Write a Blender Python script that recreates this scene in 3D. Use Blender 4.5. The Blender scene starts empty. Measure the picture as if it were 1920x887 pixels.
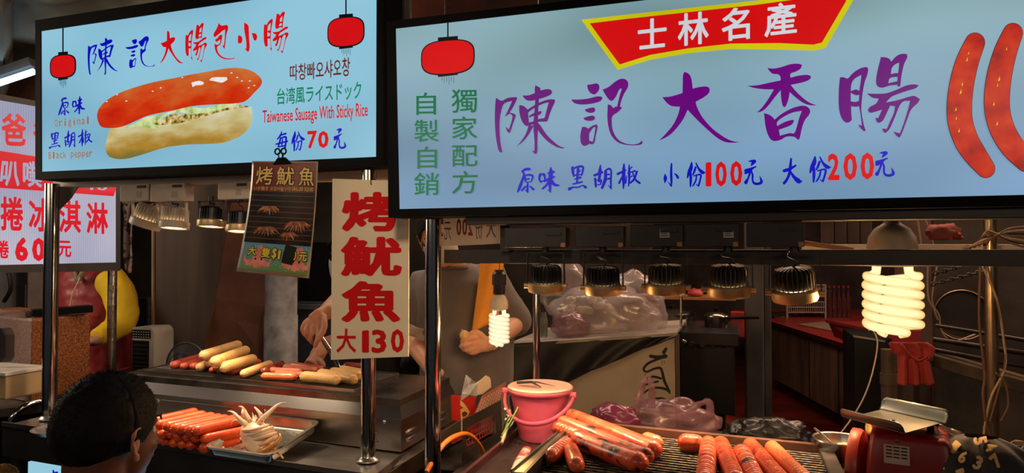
import bpy, bmesh, math, random
from mathutils import Vector, Matrix, Quaternion, noise
from mathutils.geometry import tessellate_polygon
C = bpy.context.scene.collection
R = math.radians
PI = math.pi
random.seed(7)

# ------------------------------------------------------------------ camera
# world: +X runs along the stall fronts to the right, +Y goes into the stalls, Z up
FPX = 1290.0
CAMZ = 1.5
YAW = R(18.0)
HOR = 470.0
PITCH = math.atan((HOR - 443.5) / FPX)
cam_d = bpy.data.cameras.new('camera')
cam_d.sensor_width = 36
cam_d.lens = 36 * FPX / 1920
cam_d.clip_start = 0.02
cam_d.clip_end = 200
cam = bpy.data.objects.new('camera', cam_d)
C.objects.link(cam)
cam.location = (0, 0, CAMZ)
cam.rotation_euler = (PI / 2 + PITCH, 0, YAW)
bpy.context.scene.camera = cam
CR = cam.rotation_euler.to_matrix()
CO = Vector((0, 0, CAMZ))

# ------------------------------------------------------------------ world, exposure, large lights
w = bpy.data.worlds.new('night')
bpy.context.scene.world = w
w.use_nodes = True
w.node_tree.nodes['Background'].inputs[0].default_value = (0.30, 0.33, 0.42, 1)
w.node_tree.nodes['Background'].inputs[1].default_value = 0.06
vs = bpy.context.scene.view_settings
vs.view_transform = 'Standard'
vs.look = 'None'
vs.gamma = 1
vs.exposure = 0.0
bpy.context.scene.cycles.use_denoising = True
bpy.context.scene.cycles.max_bounces = 6
bpy.context.scene.cycles.sample_clamp_indirect = 4

def area_light(name, loc, target, size, power, col):
    d = bpy.data.lights.new(name, 'AREA')
    d.shape = 'RECTANGLE'
    d.size, d.size_y = size
    d.energy = power
    d.color = col
    o = bpy.data.objects.new(name, d)
    C.objects.link(o)
    o.location = loc
    o.rotation_euler = (Vector(target) - Vector(loc)).to_track_quat('-Z', 'Y').to_euler()
    return o
# the lit stalls on the other side of the lane, behind the photographer
area_light('opposite_stall_light', (-2.5, -2.6, 2.3), (-1.0, 1.7, 1.3), (3.0, 0.8), 15, (1.0, 0.72, 0.48))
area_light('opposite_shop_light', (2.2, -3.0, 2.6), (0.6, 2.0, 1.2), (2.5, 0.8), 18, (1.0, 0.72, 0.50))

_l = bpy.data.lights.new('awning_spot', 'SPOT'); _l.energy = 55; _l.spot_size = R(46); _l.spot_blend = 0.8; _l.color = (1.0, 0.78, 0.55); _l.shadow_soft_size = 0.12  # added spot without a fixture, brightens the hanging board
_o = bpy.data.objects.new('awning_spot', _l); C.objects.link(_o); _o.location = (-0.35, 0.1, 2.45)
_o.rotation_euler = (Vector((-0.98, 1.70, 1.45)) - _o.location).to_track_quat('-Z', 'Y').to_euler()
# warm fill lights added to brighten the stall and the shop behind, no fixtures
area_light('stall_fill_light', (-1.4, 2.7, 2.5), (-1.3, 2.5, 1.0), (1.4, 0.3), 12, (1.0, 0.74, 0.52))
area_light('shop_fill_light', (0.6, 3.6, 2.9), (0.6, 3.6, 0.0), (2.2, 0.3), 42, (1.0, 0.62, 0.40))
area_light('neighbour_stall_light', (-3.6, 1.5, 2.0), (-2.3, 2.4, 1.1), (0.5, 0.8), 16, (1.0, 0.80, 0.58))
area_light('side_fill_light', (2.4, 2.9, 2.5), (2.0, 3.4, 0.8), (0.8, 0.3), 16, (1.0, 0.66, 0.42))  # added fill for the dim right background
area_light('shop_fill_light', (3.0, 5.6, 2.9), (2.2, 5.6, 0.5), (2.2, 0.3), 110, (1.0, 0.60, 0.42))  # second added fill, deeper in the shop
# ------------------------------------------------------------------ turning photo pixels into world points
def ray(px, py):
    return (CR @ Vector(((px - 960) / FPX, -(py - 443.5) / FPX, -1))).normalized()
def PY(px, py, y):            # on the vertical plane Y = y
    r = ray(px, py); return CO + r * (y / r.y)
def PZ(px, py, z):            # on the horizontal plane Z = z
    r = ray(px, py); return CO + r * ((z - CAMZ) / r.z)
FW = CR @ Vector((0, 0, -1))
def PD(px, py, d):            # at camera depth d
    r = ray(px, py); return CO + r * (d / r.dot(FW))
def PP(px, py, p0, n):        # on any plane
    r = ray(px, py); return CO + r * ((p0 - CO).dot(n) / r.dot(n))

# ------------------------------------------------------------------ materials
MATS = {}
def nt(name):
    m = bpy.data.materials.new(name); m.use_nodes = True
    return m, m.node_tree.nodes, m.node_tree.links, m.node_tree.nodes['Principled BSDF']
def mat(name, col, rough=0.5, metal=0.0, var=0.15, scale=8, bump=0.0, bscale=60, spec=0.5, col2=None,
        stretch=(1, 1, 1), alpha=1.0, trans=0.0, coat=0.0, sheen=0.0, emis=None, estr=0.0, lo=0.35, hi=0.65, rvar=0.0, sss=0.0, detail=4):
    if name in MATS: return MATS[name]
    m, N, L, b = nt(name)
    tc = N.new('ShaderNodeTexCoord'); mp = N.new('ShaderNodeMapping')
    mp.inputs['Scale'].default_value = stretch
    L.new(tc.outputs['Object'], mp.inputs[0])
    nz = N.new('ShaderNodeTexNoise'); nz.inputs['Scale'].default_value = scale; nz.inputs['Detail'].default_value = detail
    L.new(mp.outputs[0], nz.inputs['Vector'])
    cr = N.new('ShaderNodeValToRGB')
    c1 = tuple(max(0, c * (1 - var)) for c in col[:3]) + (1,)
    c2 = (tuple(col2[:3]) + (1,)) if col2 else tuple(min(1, c * (1 + var)) for c in col[:3]) + (1,)
    if col2: c1 = tuple(col[:3]) + (1,)
    cr.color_ramp.elements[0].position = lo; cr.color_ramp.elements[0].color = c1
    cr.color_ramp.elements[1].position = hi; cr.color_ramp.elements[1].color = c2
    L.new(nz.outputs['Fac'], cr.inputs[0]); L.new(cr.outputs[0], b.inputs['Base Color'])
    b.inputs['Roughness'].default_value = rough
    if rvar:
        mr = N.new('ShaderNodeMapRange'); mr.inputs[3].default_value = max(0.02, rough - rvar); mr.inputs[4].default_value = min(1, rough + rvar)
        L.new(nz.outputs['Fac'], mr.inputs[0]); L.new(mr.outputs[0], b.inputs['Roughness'])
    b.inputs['Metallic'].default_value = metal
    b.inputs['Specular IOR Level'].default_value = spec
    b.inputs['Alpha'].default_value = alpha
    b.inputs['Transmission Weight'].default_value = trans
    b.inputs['Coat Weight'].default_value = coat
    b.inputs['Coat Roughness'].default_value = 0.15
    b.inputs['Sheen Weight'].default_value = sheen
    b.inputs['Subsurface Weight'].default_value = sss
    b.inputs['Subsurface Scale'].default_value = 0.01
    if emis:
        b.inputs['Emission Color'].default_value = tuple(emis) + (1,); b.inputs['Emission Strength'].default_value = estr
    if bump:
        n2 = N.new('ShaderNodeTexNoise'); n2.inputs['Scale'].default_value = bscale; n2.inputs['Detail'].default_value = 5
        L.new(mp.outputs[0], n2.inputs['Vector'])
        bp = N.new('ShaderNodeBump'); bp.inputs['Strength'].default_value = bump; bp.inputs['Distance'].default_value = 0.004
        L.new(n2.outputs['Fac'], bp.inputs['Height']); L.new(bp.outputs[0], b.inputs['Normal'])
    MATS[name] = m
    return m
def emit(name, col, s=1.0):
    if name in MATS: return MATS[name]
    m, N, L, b = nt(name)
    e = N.new('ShaderNodeEmission'); e.inputs[0].default_value = tuple(col) + (1,); e.inputs[1].default_value = s
    L.new(e.outputs[0], N['Material Output'].inputs[0])
    MATS[name] = m
    return m
def srgb(r, g, b):
    f = lambda c: (c / 255 / 12.92) if c / 255 <= 0.04045 else ((c / 255 + 0.055) / 1.055) ** 2.4
    return (f(r), f(g), f(b))

# ------------------------------------------------------------------ object bookkeeping
ORG = {}
def tag(o, label=None, cat=None, group=None, kind=None):
    if label: o['label'] = label
    if cat: o['category'] = cat
    if group: o['group'] = group
    if kind: o['kind'] = kind
    return o
def thing(name, label, cat, loc, group=None, rz=0):
    o = bpy.data.objects.new(name, None)
    o.empty_display_size = 0.02
    C.objects.link(o); o.location = loc; o.rotation_euler = (0, 0, rz)
    ORG[o.name] = Matrix.Translation(Vector(loc)) @ Matrix.Rotation(rz, 4, 'Z')
    return tag(o, label, cat, group)
def copy_tree(o, parent=None, loc=None, label=None, group=None, rot=None):
    c = o.copy(); C.objects.link(c)
    if parent: c.parent = parent
    if loc is not None: c.location = loc
    if rot is not None: c.rotation_euler = rot
    if label: c['label'] = label
    if group: c['group'] = group
    for ch in list(o.children): copy_tree(ch, c)
    return c

class MB:
    """collects shapes (world coordinates) into one mesh"""
    def __init__(s): s.v = []; s.f = []
    def add(s, vs, fs):
        n = len(s.v); s.v += [Vector(p) for p in vs]; s.f += [tuple(i + n for i in f) for f in fs]; return s
    def box(s, lo, hi):
        (a, b, c), (d, e, f) = lo, hi
        return s.add([(a,b,c),(d,b,c),(d,e,c),(a,e,c),(a,b,f),(d,b,f),(d,e,f),(a,e,f)],
                     [(0,3,2,1),(4,5,6,7),(0,1,5,4),(1,2,6,5),(2,3,7,6),(3,0,4,7)])
    def prism(s, pts, off):
        """polygon pts (3D) swept by the vector off"""
        n = len(pts); off = Vector(off); pts = [Vector(p) for p in pts]
        fs = [tuple(range(n)), tuple(range(2*n-1, n-1, -1))] + [(i, n+i, n+(i+1) % n, (i+1) % n) for i in range(n)]
        return s.add(pts + [p + off for p in pts], fs)
    def bar(s, a, b, w, h, up=(0, 0, 1)):
        """rectangular bar from a to b: width w, height h"""
        a = Vector(a); b = Vector(b); d = (b - a).normalized(); up = Vector(up)
        x = d.cross(up)
        if x.length < 1e-4: x = d.cross(Vector((0, 1, 0)))
        x.normalize(); y = x.cross(d).normalized()
        q = [x*w/2*i + y*h/2*j for i, j in ((-1,-1),(1,-1),(1,1),(-1,1))]
        return s.add([a+k for k in q] + [b+k for k in q], [(0,1,2,3),(7,6,5,4),(0,4,5,1),(1,5,6,2),(2,6,7,3),(3,7,4,0)])
    def tube(s, pts, r, n=10, cap=True, flat=1.0, up=(0, 0, 1)):
        """tube along pts, r a number or a list"""
        pts = [Vector(p) for p in pts]; m = len(pts)
        rs = r if isinstance(r, (list, tuple)) else [r]*m
        vs = []; px = None
        for i, p in enumerate(pts):
            t = (pts[min(i+1, m-1)] - pts[max(i-1, 0)]).normalized()
            if px is None:
                u = Vector(up)
                if abs(t.dot(u)) > 0.95: u = Vector((1, 0, 0))
                px = t.cross(u).normalized()
            else:
                px = (px - t*px.dot(t)).normalized()
            py = t.cross(px)
            for k in range(n):
                a = 2*PI*k/n
                vs.append(p + px*math.cos(a)*rs[i] + py*math.sin(a)*rs[i]*flat)
        fs = [(i*n+k, i*n+(k+1) % n, (i+1)*n+(k+1) % n, (i+1)*n+k) for i in range(m-1) for k in range(n)]
        if cap: fs += [tuple(range(n-1, -1, -1)), tuple((m-1)*n+k for k in range(n))]
        return s.add(vs, fs)
    def cyl(s, a, b, r, n=16, r2=None): return s.tube([a, b], [r, r if r2 is None else r2], n)
    def lathe(s, c, prof, n=24, axis=(0, 0, 1), sy=1.0, cap=True):
        """prof: (radius, height) list along the axis"""
        c = Vector(c); q = Vector((0, 0, 1)).rotation_difference(Vector(axis).normalized())
        vs = [c + q @ Vector((r*math.cos(2*PI*k/n), sy*r*math.sin(2*PI*k/n), h)) for r, h in prof for k in range(n)]
        m = len(prof)
        fs = [(i*n+k, i*n+(k+1) % n, (i+1)*n+(k+1) % n, (i+1)*n+k) for i in range(m-1) for k in range(n)]
        if cap: fs += [tuple(range(n-1, -1, -1)), tuple((m-1)*n+k for k in range(n))]
        return s.add(vs, fs)
    def ball(s, c, rad, n=14, m=9, rot=None):
        c = Vector(c); rx, ry, rz = rad if isinstance(rad, (tuple, list)) else (rad,)*3
        q = rot or Quaternion()
        vs = []
        for i in range(m+1):
            t = PI*(0.0001 + i*(1-0.0002)/m)
            for k in range(n):
                a = 2*PI*k/n
                vs.append(c + q @ Vector((rx*math.sin(t)*math.cos(a), ry*math.sin(t)*math.sin(a), rz*math.cos(t))))
        fs = [(i*n+k, (i+1)*n+k, (i+1)*n+(k+1) % n, i*n+(k+1) % n) for i in range(m) for k in range(n)]
        return s.add(vs, fs)
    def grid(s, fn, nu, nv, close=False):
        vs = [fn(i/nu, j/nv) for j in range(nv+1) for i in range(nu+1)]
        return s.add(vs, [(j*(nu+1)+i, j*(nu+1)+i+1, (j+1)*(nu+1)+i+1, (j+1)*(nu+1)+i) for j in range(nv) for i in range(nu)])
    def loft(s, rings, cap=True):
        n = len(rings[0]); m = len(rings)
        vs = [p for r in rings for p in r]
        fs = [(i*n+k, i*n+(k+1) % n, (i+1)*n+(k+1) % n, (i+1)*n+k) for i in range(m-1) for k in range(n)]
        if cap: fs += [tuple(range(n-1, -1, -1)), tuple((m-1)*n+k for k in range(n))]
        return s.add(vs, fs)
    def build(s, name, m, parent=None, smooth=None, bevel=0, solid=0, **kw):
        me = bpy.data.meshes.new(name)
        M = Matrix()
        root = parent
        while root is not None and root.parent is not None: root = root.parent
        if root is not None: M = ORG.get(root.name, Matrix()).inverted()
        me.from_pydata([M @ p for p in s.v], [], s.f)
        me.materials.append(m)
        bm = bmesh.new(); bm.from_mesh(me)
        if not solid: bmesh.ops.recalc_face_normals(bm, faces=bm.faces)
        bm.to_mesh(me); bm.free()
        if smooth is not None:
            me.shade_smooth()
            me.set_sharp_from_angle(angle=R(smooth))
        o = bpy.data.objects.new(name, me); C.objects.link(o)
        if parent is not None: o.parent = parent
        if solid:
            md = o.modifiers.new('thickness', 'SOLIDIFY'); md.thickness = solid; md.offset = 0
        if bevel:
            md = o.modifiers.new('bevel', 'BEVEL'); md.width = bevel; md.segments = 2; md.limit_method = 'ANGLE'; md.angle_limit = R(40)
        return tag(o, **kw)
def solo(mb, name, m, label, cat, group=None, loc=None, **kw):
    """a thing that is one mesh, its origin at its own foot"""
    if loc is None:
        n = len(mb.v); loc = sum(mb.v, Vector())/n; loc.z = min(p.z for p in mb.v)
    loc = Vector(loc)
    m2 = MB(); m2.v = [p - loc for p in mb.v]; m2.f = mb.f
    o = m2.build(name, m, **kw); o.location = loc
    return tag(o, label, cat, group)
def PX(px, py, x):            # on the vertical plane X = x
    r = ray(px, py); return CO + r * (x / r.x)
def lerp(a, b, t): return a + (b - a)*t
def spline(pts, k=6, closed=False):
    """Catmull-Rom through points (Vectors or tuples)"""
    P = [Vector(p) for p in pts]; n = len(P); out = []
    rng = range(n if closed else n-1)
    for i in rng:
        p0 = P[(i-1) % n] if closed or i > 0 else P[0]; p1 = P[i]; p2 = P[(i+1) % n]
        p3 = P[(i+2) % n] if closed or i+2 < n else P[-1]
        for j in range(k):
            t = j/k
            out.append(0.5*((2*p1) + (p2-p0)*t + (2*p0-5*p1+4*p2-p3)*t*t + (3*p1-p0-3*p2+p3)*t**3))
    if not closed: out.append(P[-1])
    return out
# ------------------------------------------------------------------ lettering
def smooth_poly(pts, k=4):
    """closed outline: rounded where it bends gently, sharp at real corners"""
    P = [Vector(p) for p in pts]; n = len(P); out = []
    corner = []
    for i in range(n):
        a = (P[i]-P[i-1]); b = (P[(i+1) % n]-P[i])
        ang = a.angle(b) if a.length > 0 and b.length > 0 else 0
        corner.append(ang > R(68))
    for i in range(n):
        p1 = P[i]; p2 = P[(i+1) % n]
        p0 = p1 - (p2-p1)*0.6 if corner[i] else P[i-1]
        p3 = p2 + (p2-p1)*0.6 if corner[(i+1) % n] else P[(i+2) % n]
        for j in range(k):
            t = j/k
            out.append(0.5*((2*p1) + (p2-p0)*t + (2*p0-5*p1+4*p2-p3)*t*t + (3*p1-p0-3*p2+p3)*t**3))
    return out
def fill(loops):
    """loops: outer + holes, 2D -> verts, tris"""
    L3 = [[Vector((p[0], p[1], 0)) for p in lp] for lp in loops]
    tris = tessellate_polygon(L3)
    return [p for lp in L3 for p in lp], [t for t in tris]
def brush(st):
    """variable width stroke (x, y, w) -> closed outline"""
    S = spline([Vector(p) for p in st], 5) if len(st) > 2 else [Vector(st[0]).lerp(Vector(st[1]), i/4) for i in range(5)]
    Lf, Rt = [], []
    for i, p in enumerate(S):
        t = S[min(i+1, len(S)-1)] - S[max(i-1, 0)]; t = Vector((t.x, t.y)).normalized(); nn = Vector((-t.y, t.x))
        Lf.append(Vector((p.x, p.y)) + nn*p.z/2); Rt.append(Vector((p.x, p.y)) - nn*p.z/2)
    def capp(p, d, nn):
        return [Vector((p.x, p.y)) + nn*p.z/2*math.cos(a) + d*p.z/2*math.sin(a) for a in (PI/4, PI/2, 3*PI/4)]
    e = S[-1]; t = (S[-1]-S[-2]); t = Vector((t.x, t.y)).normalized()
    s0 = S[0]; t0 = (S[0]-S[1]); t0 = Vector((t0.x, t0.y)).normalized()
    return Lf + capp(e, t, Vector((-t.y, t.x))) + Rt[::-1] + capp(s0, t0, Vector((-t0.y, t0.x)))
def quads_of(st):
    return [brush(st)]

# brush lettering of the two big signs, outlines in the pixels of a close view: (x0, y0, scale), parts
G = {}
G['chen'] = ((920, 140, 5.547), [
 [[(57,240),(115,272),(180,243),(262,235),(275,252),(240,330),(200,395),(245,408),(262,430),(235,510),(205,600),(188,604),(170,585),(157,540),(190,572),(215,500),(228,432),(200,405),(145,440),(175,385),(225,275),(165,290),(128,325),(100,440),(95,560),(103,700),(122,805),(100,812),(78,770),(55,640),(45,480),(48,330)]],
 [[(332,218),(400,215),(465,190),(540,160),(610,152),(638,175),(630,205),(570,235),(500,255),(430,272),(380,268),(350,245)]],
 [[(465,112),(510,135),(520,165),(505,250),(495,400),(495,530),(488,700),(487,800),(470,828),(450,815),(430,788),(455,798),(458,700),(445,540),(455,400),(465,250),(460,160)]],
 [[(300,318),(340,325),(378,355),(390,380),(395,440),(400,500),(400,530),(370,535),(335,500),(310,440),(298,370)]],
 [[(385,365),(430,335),(510,290),(600,260),(665,258),(670,285),(640,350),(610,430),(590,485),(550,490),(500,492),(440,520),(395,535),(395,500),(450,485),(510,460),(560,450),(575,400),(605,290),(560,300),(500,325),(430,365),(392,395)]],
 [[(400,432),(450,400),(520,380),(533,392),(510,420),(450,430),(405,448)]],
 [[(395,530),(450,530),(400,620),(340,695),(265,752),(320,690),(370,610)]],
 [[(490,500),(520,530),(580,620),(660,700),(720,745),(775,762),(740,768),(680,750),(600,700),(540,640),(490,570)]]])
G['ji'] = ((1060, 130, 5.544), [
 [[(228,163),(270,158),(325,148),(353,170),(352,210),(330,245),(300,263),(260,245),(235,205)]],
 [[(63,315),(150,315),(240,305),(320,285),(375,285),(387,305),(360,335),(280,358),(180,368),(110,358),(80,340)]],
 [[(202,420),(250,405),(295,398),(313,420),(300,445),(260,455),(220,442)]],
 [[(188,508),(240,490),(290,483),(313,505),(295,530),(245,538),(205,528)]],
 [[(175,600),(215,602),(240,625),(250,660),(248,720),(252,770),(215,795),(180,790),(160,750),(158,680)]],
 [[(235,625),(280,590),(325,573),(337,600),(320,680),(303,765),(270,780),(245,768),(255,745),(285,755),(300,700),(315,600),(290,610),(262,650),(245,670)]],
 [[(388,213),(450,185),(520,130),(570,103),(620,103),(652,135),(650,190),(610,260),(580,340),(568,395),(540,385),(560,300),(588,200),(560,215),(530,280),(495,325),(465,325),(430,285)]],
 [[(442,367),(475,375),(500,405),(530,388),(580,392),(586,405),(550,445),(492,488),(485,560),(500,650),(550,730),(620,770),(700,783),(765,770),(797,740),(803,765),(780,785),(700,792),(610,782),(540,755),(480,690),(450,600),(438,500)]]])
G['da'] = ((1230, 120, 5.218), [
 [[(280,78),(320,98),(345,140),(360,243),(420,228),(490,222),(522,240),(520,280),(480,320),(388,372),(405,430),(460,530),(560,640),(680,725),(760,758),(820,765),(760,772),(680,765),(600,725),(500,640),(400,545),(310,450),(270,535),(210,620),(130,700),(28,753),(90,690),(165,600),(215,500),(235,420),(150,412),(100,375),(63,327),(130,322),(200,305),(260,285),(262,180),(265,110)]]])
G['xiang'] = ((1390, 110, 5.544), [
 [[(270,100),(340,105),(420,88),(510,60),(590,55),(630,68),(615,105),(570,135),(512,158),(510,200),(590,180),(680,170),(723,185),(712,215),(650,245),(512,275),(570,345),(640,410),(710,460),(785,487),(710,485),(640,460),(570,410),(502,350),(490,420),(465,490),(445,508),(425,480),(412,400),(408,330),(350,400),(280,490),(220,545),(160,562),(215,510),(280,420),(338,322),(240,320),(140,308),(60,285),(170,278),(300,250),(408,228),(405,190),(380,165),(330,160),(295,135)]],
 [[(235,567),(290,585),(325,610),(345,635),(420,575),(520,520),(620,492),(680,500),(715,540),(700,590),(660,640),(630,720),(605,830),(585,845),(550,815),(470,812),(410,845),(350,858),(310,845),(275,790),(250,700)],
  [(375,655),(450,600),(540,560),(628,545),(600,620),(555,768),(500,775),(400,802),(390,740),(450,720),(520,690),(547,650),(530,638),(450,660),(372,703)]]])
G['chang'] = ((1560, 90, 4.928), [
 [[(72,273),(110,273),(145,283),(190,235),(250,195),(310,178),(332,195),(325,250),(300,320),(280,430),(270,570),(290,700),(310,765),(295,770),(265,745),(238,708),(275,720),(260,600),(248,540),(215,545),(175,540),(178,620),(180,665),(150,690),(110,680),(75,620),(60,520),(62,380)],
  [(180,330),(210,285),(270,250),(262,320),(250,400),(220,385),(172,400)],
  [(172,415),(215,438),(250,435),(247,490),(215,500),(172,495)]],
 [[(450,85),(500,90),(530,105),(545,128),(590,80),(640,57),(690,58),(693,90),(665,150),(645,230),(635,300),(628,360),(605,355),(600,342),(530,350),(470,368),(425,360),(405,320),(415,230)],
  [(550,190),(580,155),(618,138),(615,190),(608,235),(575,235),(543,245)],
  [(530,285),(560,272),(605,270),(600,310),(560,318),(518,328)]],
 [[(320,422),(400,425),(500,420),(600,385),(680,350),(750,338),(800,345),(770,375),(700,395),(600,430),(545,455),(497,505),(600,485),(700,455),(760,445),(810,475),(790,510),(730,570),(690,670),(640,800),(620,832),(590,810),(565,773),(625,790),(660,700),(700,570),(720,490),(660,495),(620,540),(580,640),(530,750),(490,788),(470,770),(463,745),(505,750),(530,690),(570,600),(580,540),(535,535),(510,590),(470,670),(430,693),(410,680),(398,645),(425,650),(460,572),(400,590),(350,600),(328,575),(350,545),(405,515),(430,470),(370,460)]]])
G['bao'] = ((390, 20, 8.87), [
 [[(183,205),(230,250),(310,240),(340,265),(338,320),(315,390),(300,500),(285,630),(265,625),(245,575),(270,580),(285,450),(290,315),(240,345),(190,390),(120,445),(98,420),(108,370),(150,300),(170,250)]],
 [[(118,490),(160,460),(210,405),(245,412),(240,460),(215,560),(160,605),(170,680),(220,750),(300,790),(400,795),(448,775),(435,800),(370,812),(270,805),(190,760),(135,680),(115,590),(118,550),(160,570),(200,545),(215,480),(150,525),(135,510)]]])
G['xiao'] = ((390, 20, 8.87), [
 [[(608,197),(670,240),(685,300),(690,450),(700,600),(685,680),(660,682),(615,628),(645,635),(640,500),(610,330)]],
 [[(508,408),(560,430),(578,470),(565,535),(530,548),(503,525)]],
 [[(735,372),(800,385),(825,430),(815,480),(795,505),(765,480)]]])
# small handwritten lettering as brush strokes (x, y, width)
S_ = {}
S_['yuan'] = ((960, 290, 7.68), [[(150,240,22),(200,212,34),(255,210,30)],[(150,240,26),(175,290,26),(140,400,34),(110,480,36),(85,535,20)],[(190,300,14),(235,292,24),(290,300,26),(300,330,22),(275,395,14)],[(190,310,20),(195,370,24),(215,400,12),(270,390,10)],[(200,360,12),(245,348,22)],[(230,400,18),(225,470,28),(228,540,22)],[(228,540,18),(185,500,8)],[(195,460,22),(145,515,24)],[(260,455,16),(310,500,30)]])
S_['wei'] = ((960, 290, 7.68), [[(410,285,34),(395,350,26),(420,395,24)],[(415,290,16),(460,285,34),(475,330,26),(470,370,20),(430,385,14)],[(560,180,10),(562,260,50),(555,350,46),(550,450,36),(555,540,16)],[(555,540,14),(515,500,8)],[(520,270,20),(600,250,30)],[(470,380,30),(540,350,34),(610,320,22)],[(545,370,34),(500,440,26),(445,490,24)],[(570,370,34),(610,430,36),(675,445,20)]])
S_['hei'] = ((960, 290, 7.68), [[(875,190,36),(880,250,34),(890,315,16)],[(890,200,20),(960,175,28),(1020,175,26),(1022,230,24),(1005,300,18)],[(890,300,22),(1000,285,16)],[(955,210,34),(945,300,28),(940,400,22)],[(905,355,14),(985,330,30)],[(880,425,18),(1010,395,22)],[(990,230,16),(970,250,10)],[(830,495,40),(880,472,20),(960,470,18),(1020,445,16),(1060,470,38)]])
S_['hu'] = ((960, 290, 7.68), [[(1275,150,12),(1270,240,44),(1265,300,34),(1255,380,34)],[(1190,300,30),(1300,255,30)],[(1200,350,30),(1210,460,26)],[(1210,370,16),(1280,350,30),(1275,430,16),(1220,430,12)],[(1350,240,34),(1345,360,40),(1300,480,30)],[(1350,230,18),(1400,205,26),(1430,240,22),(1425,380,24),(1430,490,20)],[(1430,490,16),(1385,440,8)],[(1360,290,12),(1400,285,24)],[(1360,360,14),(1405,345,26)]])
S_['jiao'] = ((960, 290, 7.68), [[(1615,140,20),(1610,260,42),(1610,400,34),(1605,490,14)],[(1525,280,30),(1640,225,20)],[(1595,310,20),(1545,410,26)],[(1690,150,14),(1690,250,30),(1690,350,26),(1680,455,14)],[(1690,220,12),(1730,180,16)],[(1650,310,14),(1640,410,20)],[(1670,270,16),(1740,245,16)],[(1710,330,10),(1730,310,18)],[(1760,240,26),(1800,215,30),(1785,300,24),(1750,370,26),(1700,410,22)],[(1740,260,16),(1780,360,24),(1840,410,28)]])
S_['fen'] = ((1230, 280, 8.727), [[(585,220,20),(575,300,50),(545,380,50),(515,465,20)],[(570,390,30),(570,500,36),(565,610,22)],[(650,295,26),(630,360,30),(605,420,20)],[(655,225,16),(700,320,30),(760,380,50),(805,380,14)],[(620,440,16),(680,420,20),(735,425,26),(720,520,24),(695,600,26)],[(695,605,20),(655,570,8)],[(665,430,20),(650,520,22),(605,600,20)]])
S_['yuen'] = ((1230, 280, 8.727), [[(1515,200,10),(1570,195,34),(1615,195,40)],[(1615,200,44),(1580,235,40),(1555,275,10)],[(1465,350,40),(1540,330,40),(1635,285,16)],[(1465,390,36),(1560,350,30)],[(1540,370,34),(1510,470,26),(1470,545,50)],[(1565,370,20),(1580,430,28),(1580,510,26),(1610,560,34),(1680,565,36),(1725,530,40),(1695,440,6)]])
S_['xiaos'] = ((1230, 280, 8.727), [[(150,410,12),(155,475,50),(148,550,12)],[(255,240,24),(250,400,34),(255,520,30),(252,600,20)],[(252,605,20),(190,525,6)],[(305,400,14),(340,430,30),(360,465,36)]])
S_['das'] = ((1450, 270, 8.0), [[(265,225,24),(255,320,34),(240,440,36),(205,530,34),(160,590,36)],[(160,405,40),(240,380,40),(335,325,22)],[(255,420,24),(310,500,40),(380,560,60),(425,560,12)]])
S_['mei'] = ((380, 0, 2.6875), [[(403,655,4),(398,675,8),(380,695,6)],[(392,676,6),(425,668,9)],[(398,690,8),(390,718,8),(384,736,6)],[(398,692,6),(425,686,9),(426,715,8),(420,748,9)],[(373,722,7),(434,710,8)],[(386,738,6),(422,732,7)],[(408,697,6),(404,728,6)]])

def glyph_loops(key):
    """glyph as triangle sets in photo pixels"""
    out = []
    if key in G:
        (x0, y0, s), comps = G[key]
        for comp in comps:
            out.append(fill([[((p.x)/s + x0, (p.y)/s + y0) for p in smooth_poly(lp)] for lp in comp]))
    else:
        (x0, y0, s), sts = S_[key]
        for st in sts:
            out.append(fill([[(p.x/s + x0, p.y/s + y0) for p in brush([(a, b, c*1.22) for a, b, c in st])]]))
    return out
class Print:
    """flat print on a plane: collects 2D shapes given in photo pixels and lays them on the plane"""
    def __init__(s, p0, n, lift=0.0012): s.p0 = p0; s.n = n.normalized(); s.mb = MB(); s.lift = lift; s.k = 0; s.pieces = []
    def put(s, vs, fs, new=True):
        s.k += 1
        if new: s.pieces.append(MB())
        off = -s.n*(s.lift + 0.00004*s.k)
        vs = [PP(v[0], v[1], s.p0, s.n) + off*(1 + (0.02*v[2] if len(v) > 2 else 0)) for v in vs]
        s.mb.add(vs, fs); s.pieces[-1].add(vs, fs)
    def build(s, name, m, parent, label=None):
        """each character an object of its own"""
        for q in s.pieces: q.build(name, m, parent, label=label)
    def glyph(s, key, box=None, shear=0.0):
        comps = glyph_loops(key)
        xs = [v[0] for c in comps for v in c[0]]; ys = [v[1] for c in comps for v in c[0]]
        a, b, c_, d = min(xs), max(xs), min(ys), max(ys)
        for ci, (vs, fs) in enumerate(comps):
            if box:
                x0, y0, x1, y1 = box
                vs = [(x0 + (v[0]-a)/(b-a)*(x1-x0), y0 + (v[1]-c_)/(d-c_)*(y1-y0) + shear*((v[0]-a)/(b-a)-0.5)*(x1-x0)) for v in vs]
            s.put(vs, fs, ci == 0)
    def poly(s, pts, holes=(), smooth=False):
        f = smooth_poly if smooth else (lambda q: [Vector(p) for p in q])
        s.put(*fill([f(pts)] + [f(h) for h in holes]))
    def stroke(s, st): s.put(*fill([brush(st)]))
    def text(s, body, quad, bold=0.0, flip=False):
        """type: the line's bounding box is fitted to the quad tl, tr, br, bl (photo pixels)"""
        vs, fs = font_mesh(body, bold)
        tl, tr, br, bl = [Vector(q) for q in quad]
        out = []
        for x, y, k in vs:
            if flip: x = 1-x
            t = tl.lerp(tr, x); b = bl.lerp(br, x); pt = b.lerp(t, y); out.append((pt.x, pt.y, k))
        s.put(out, fs)
_fm = {}
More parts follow.
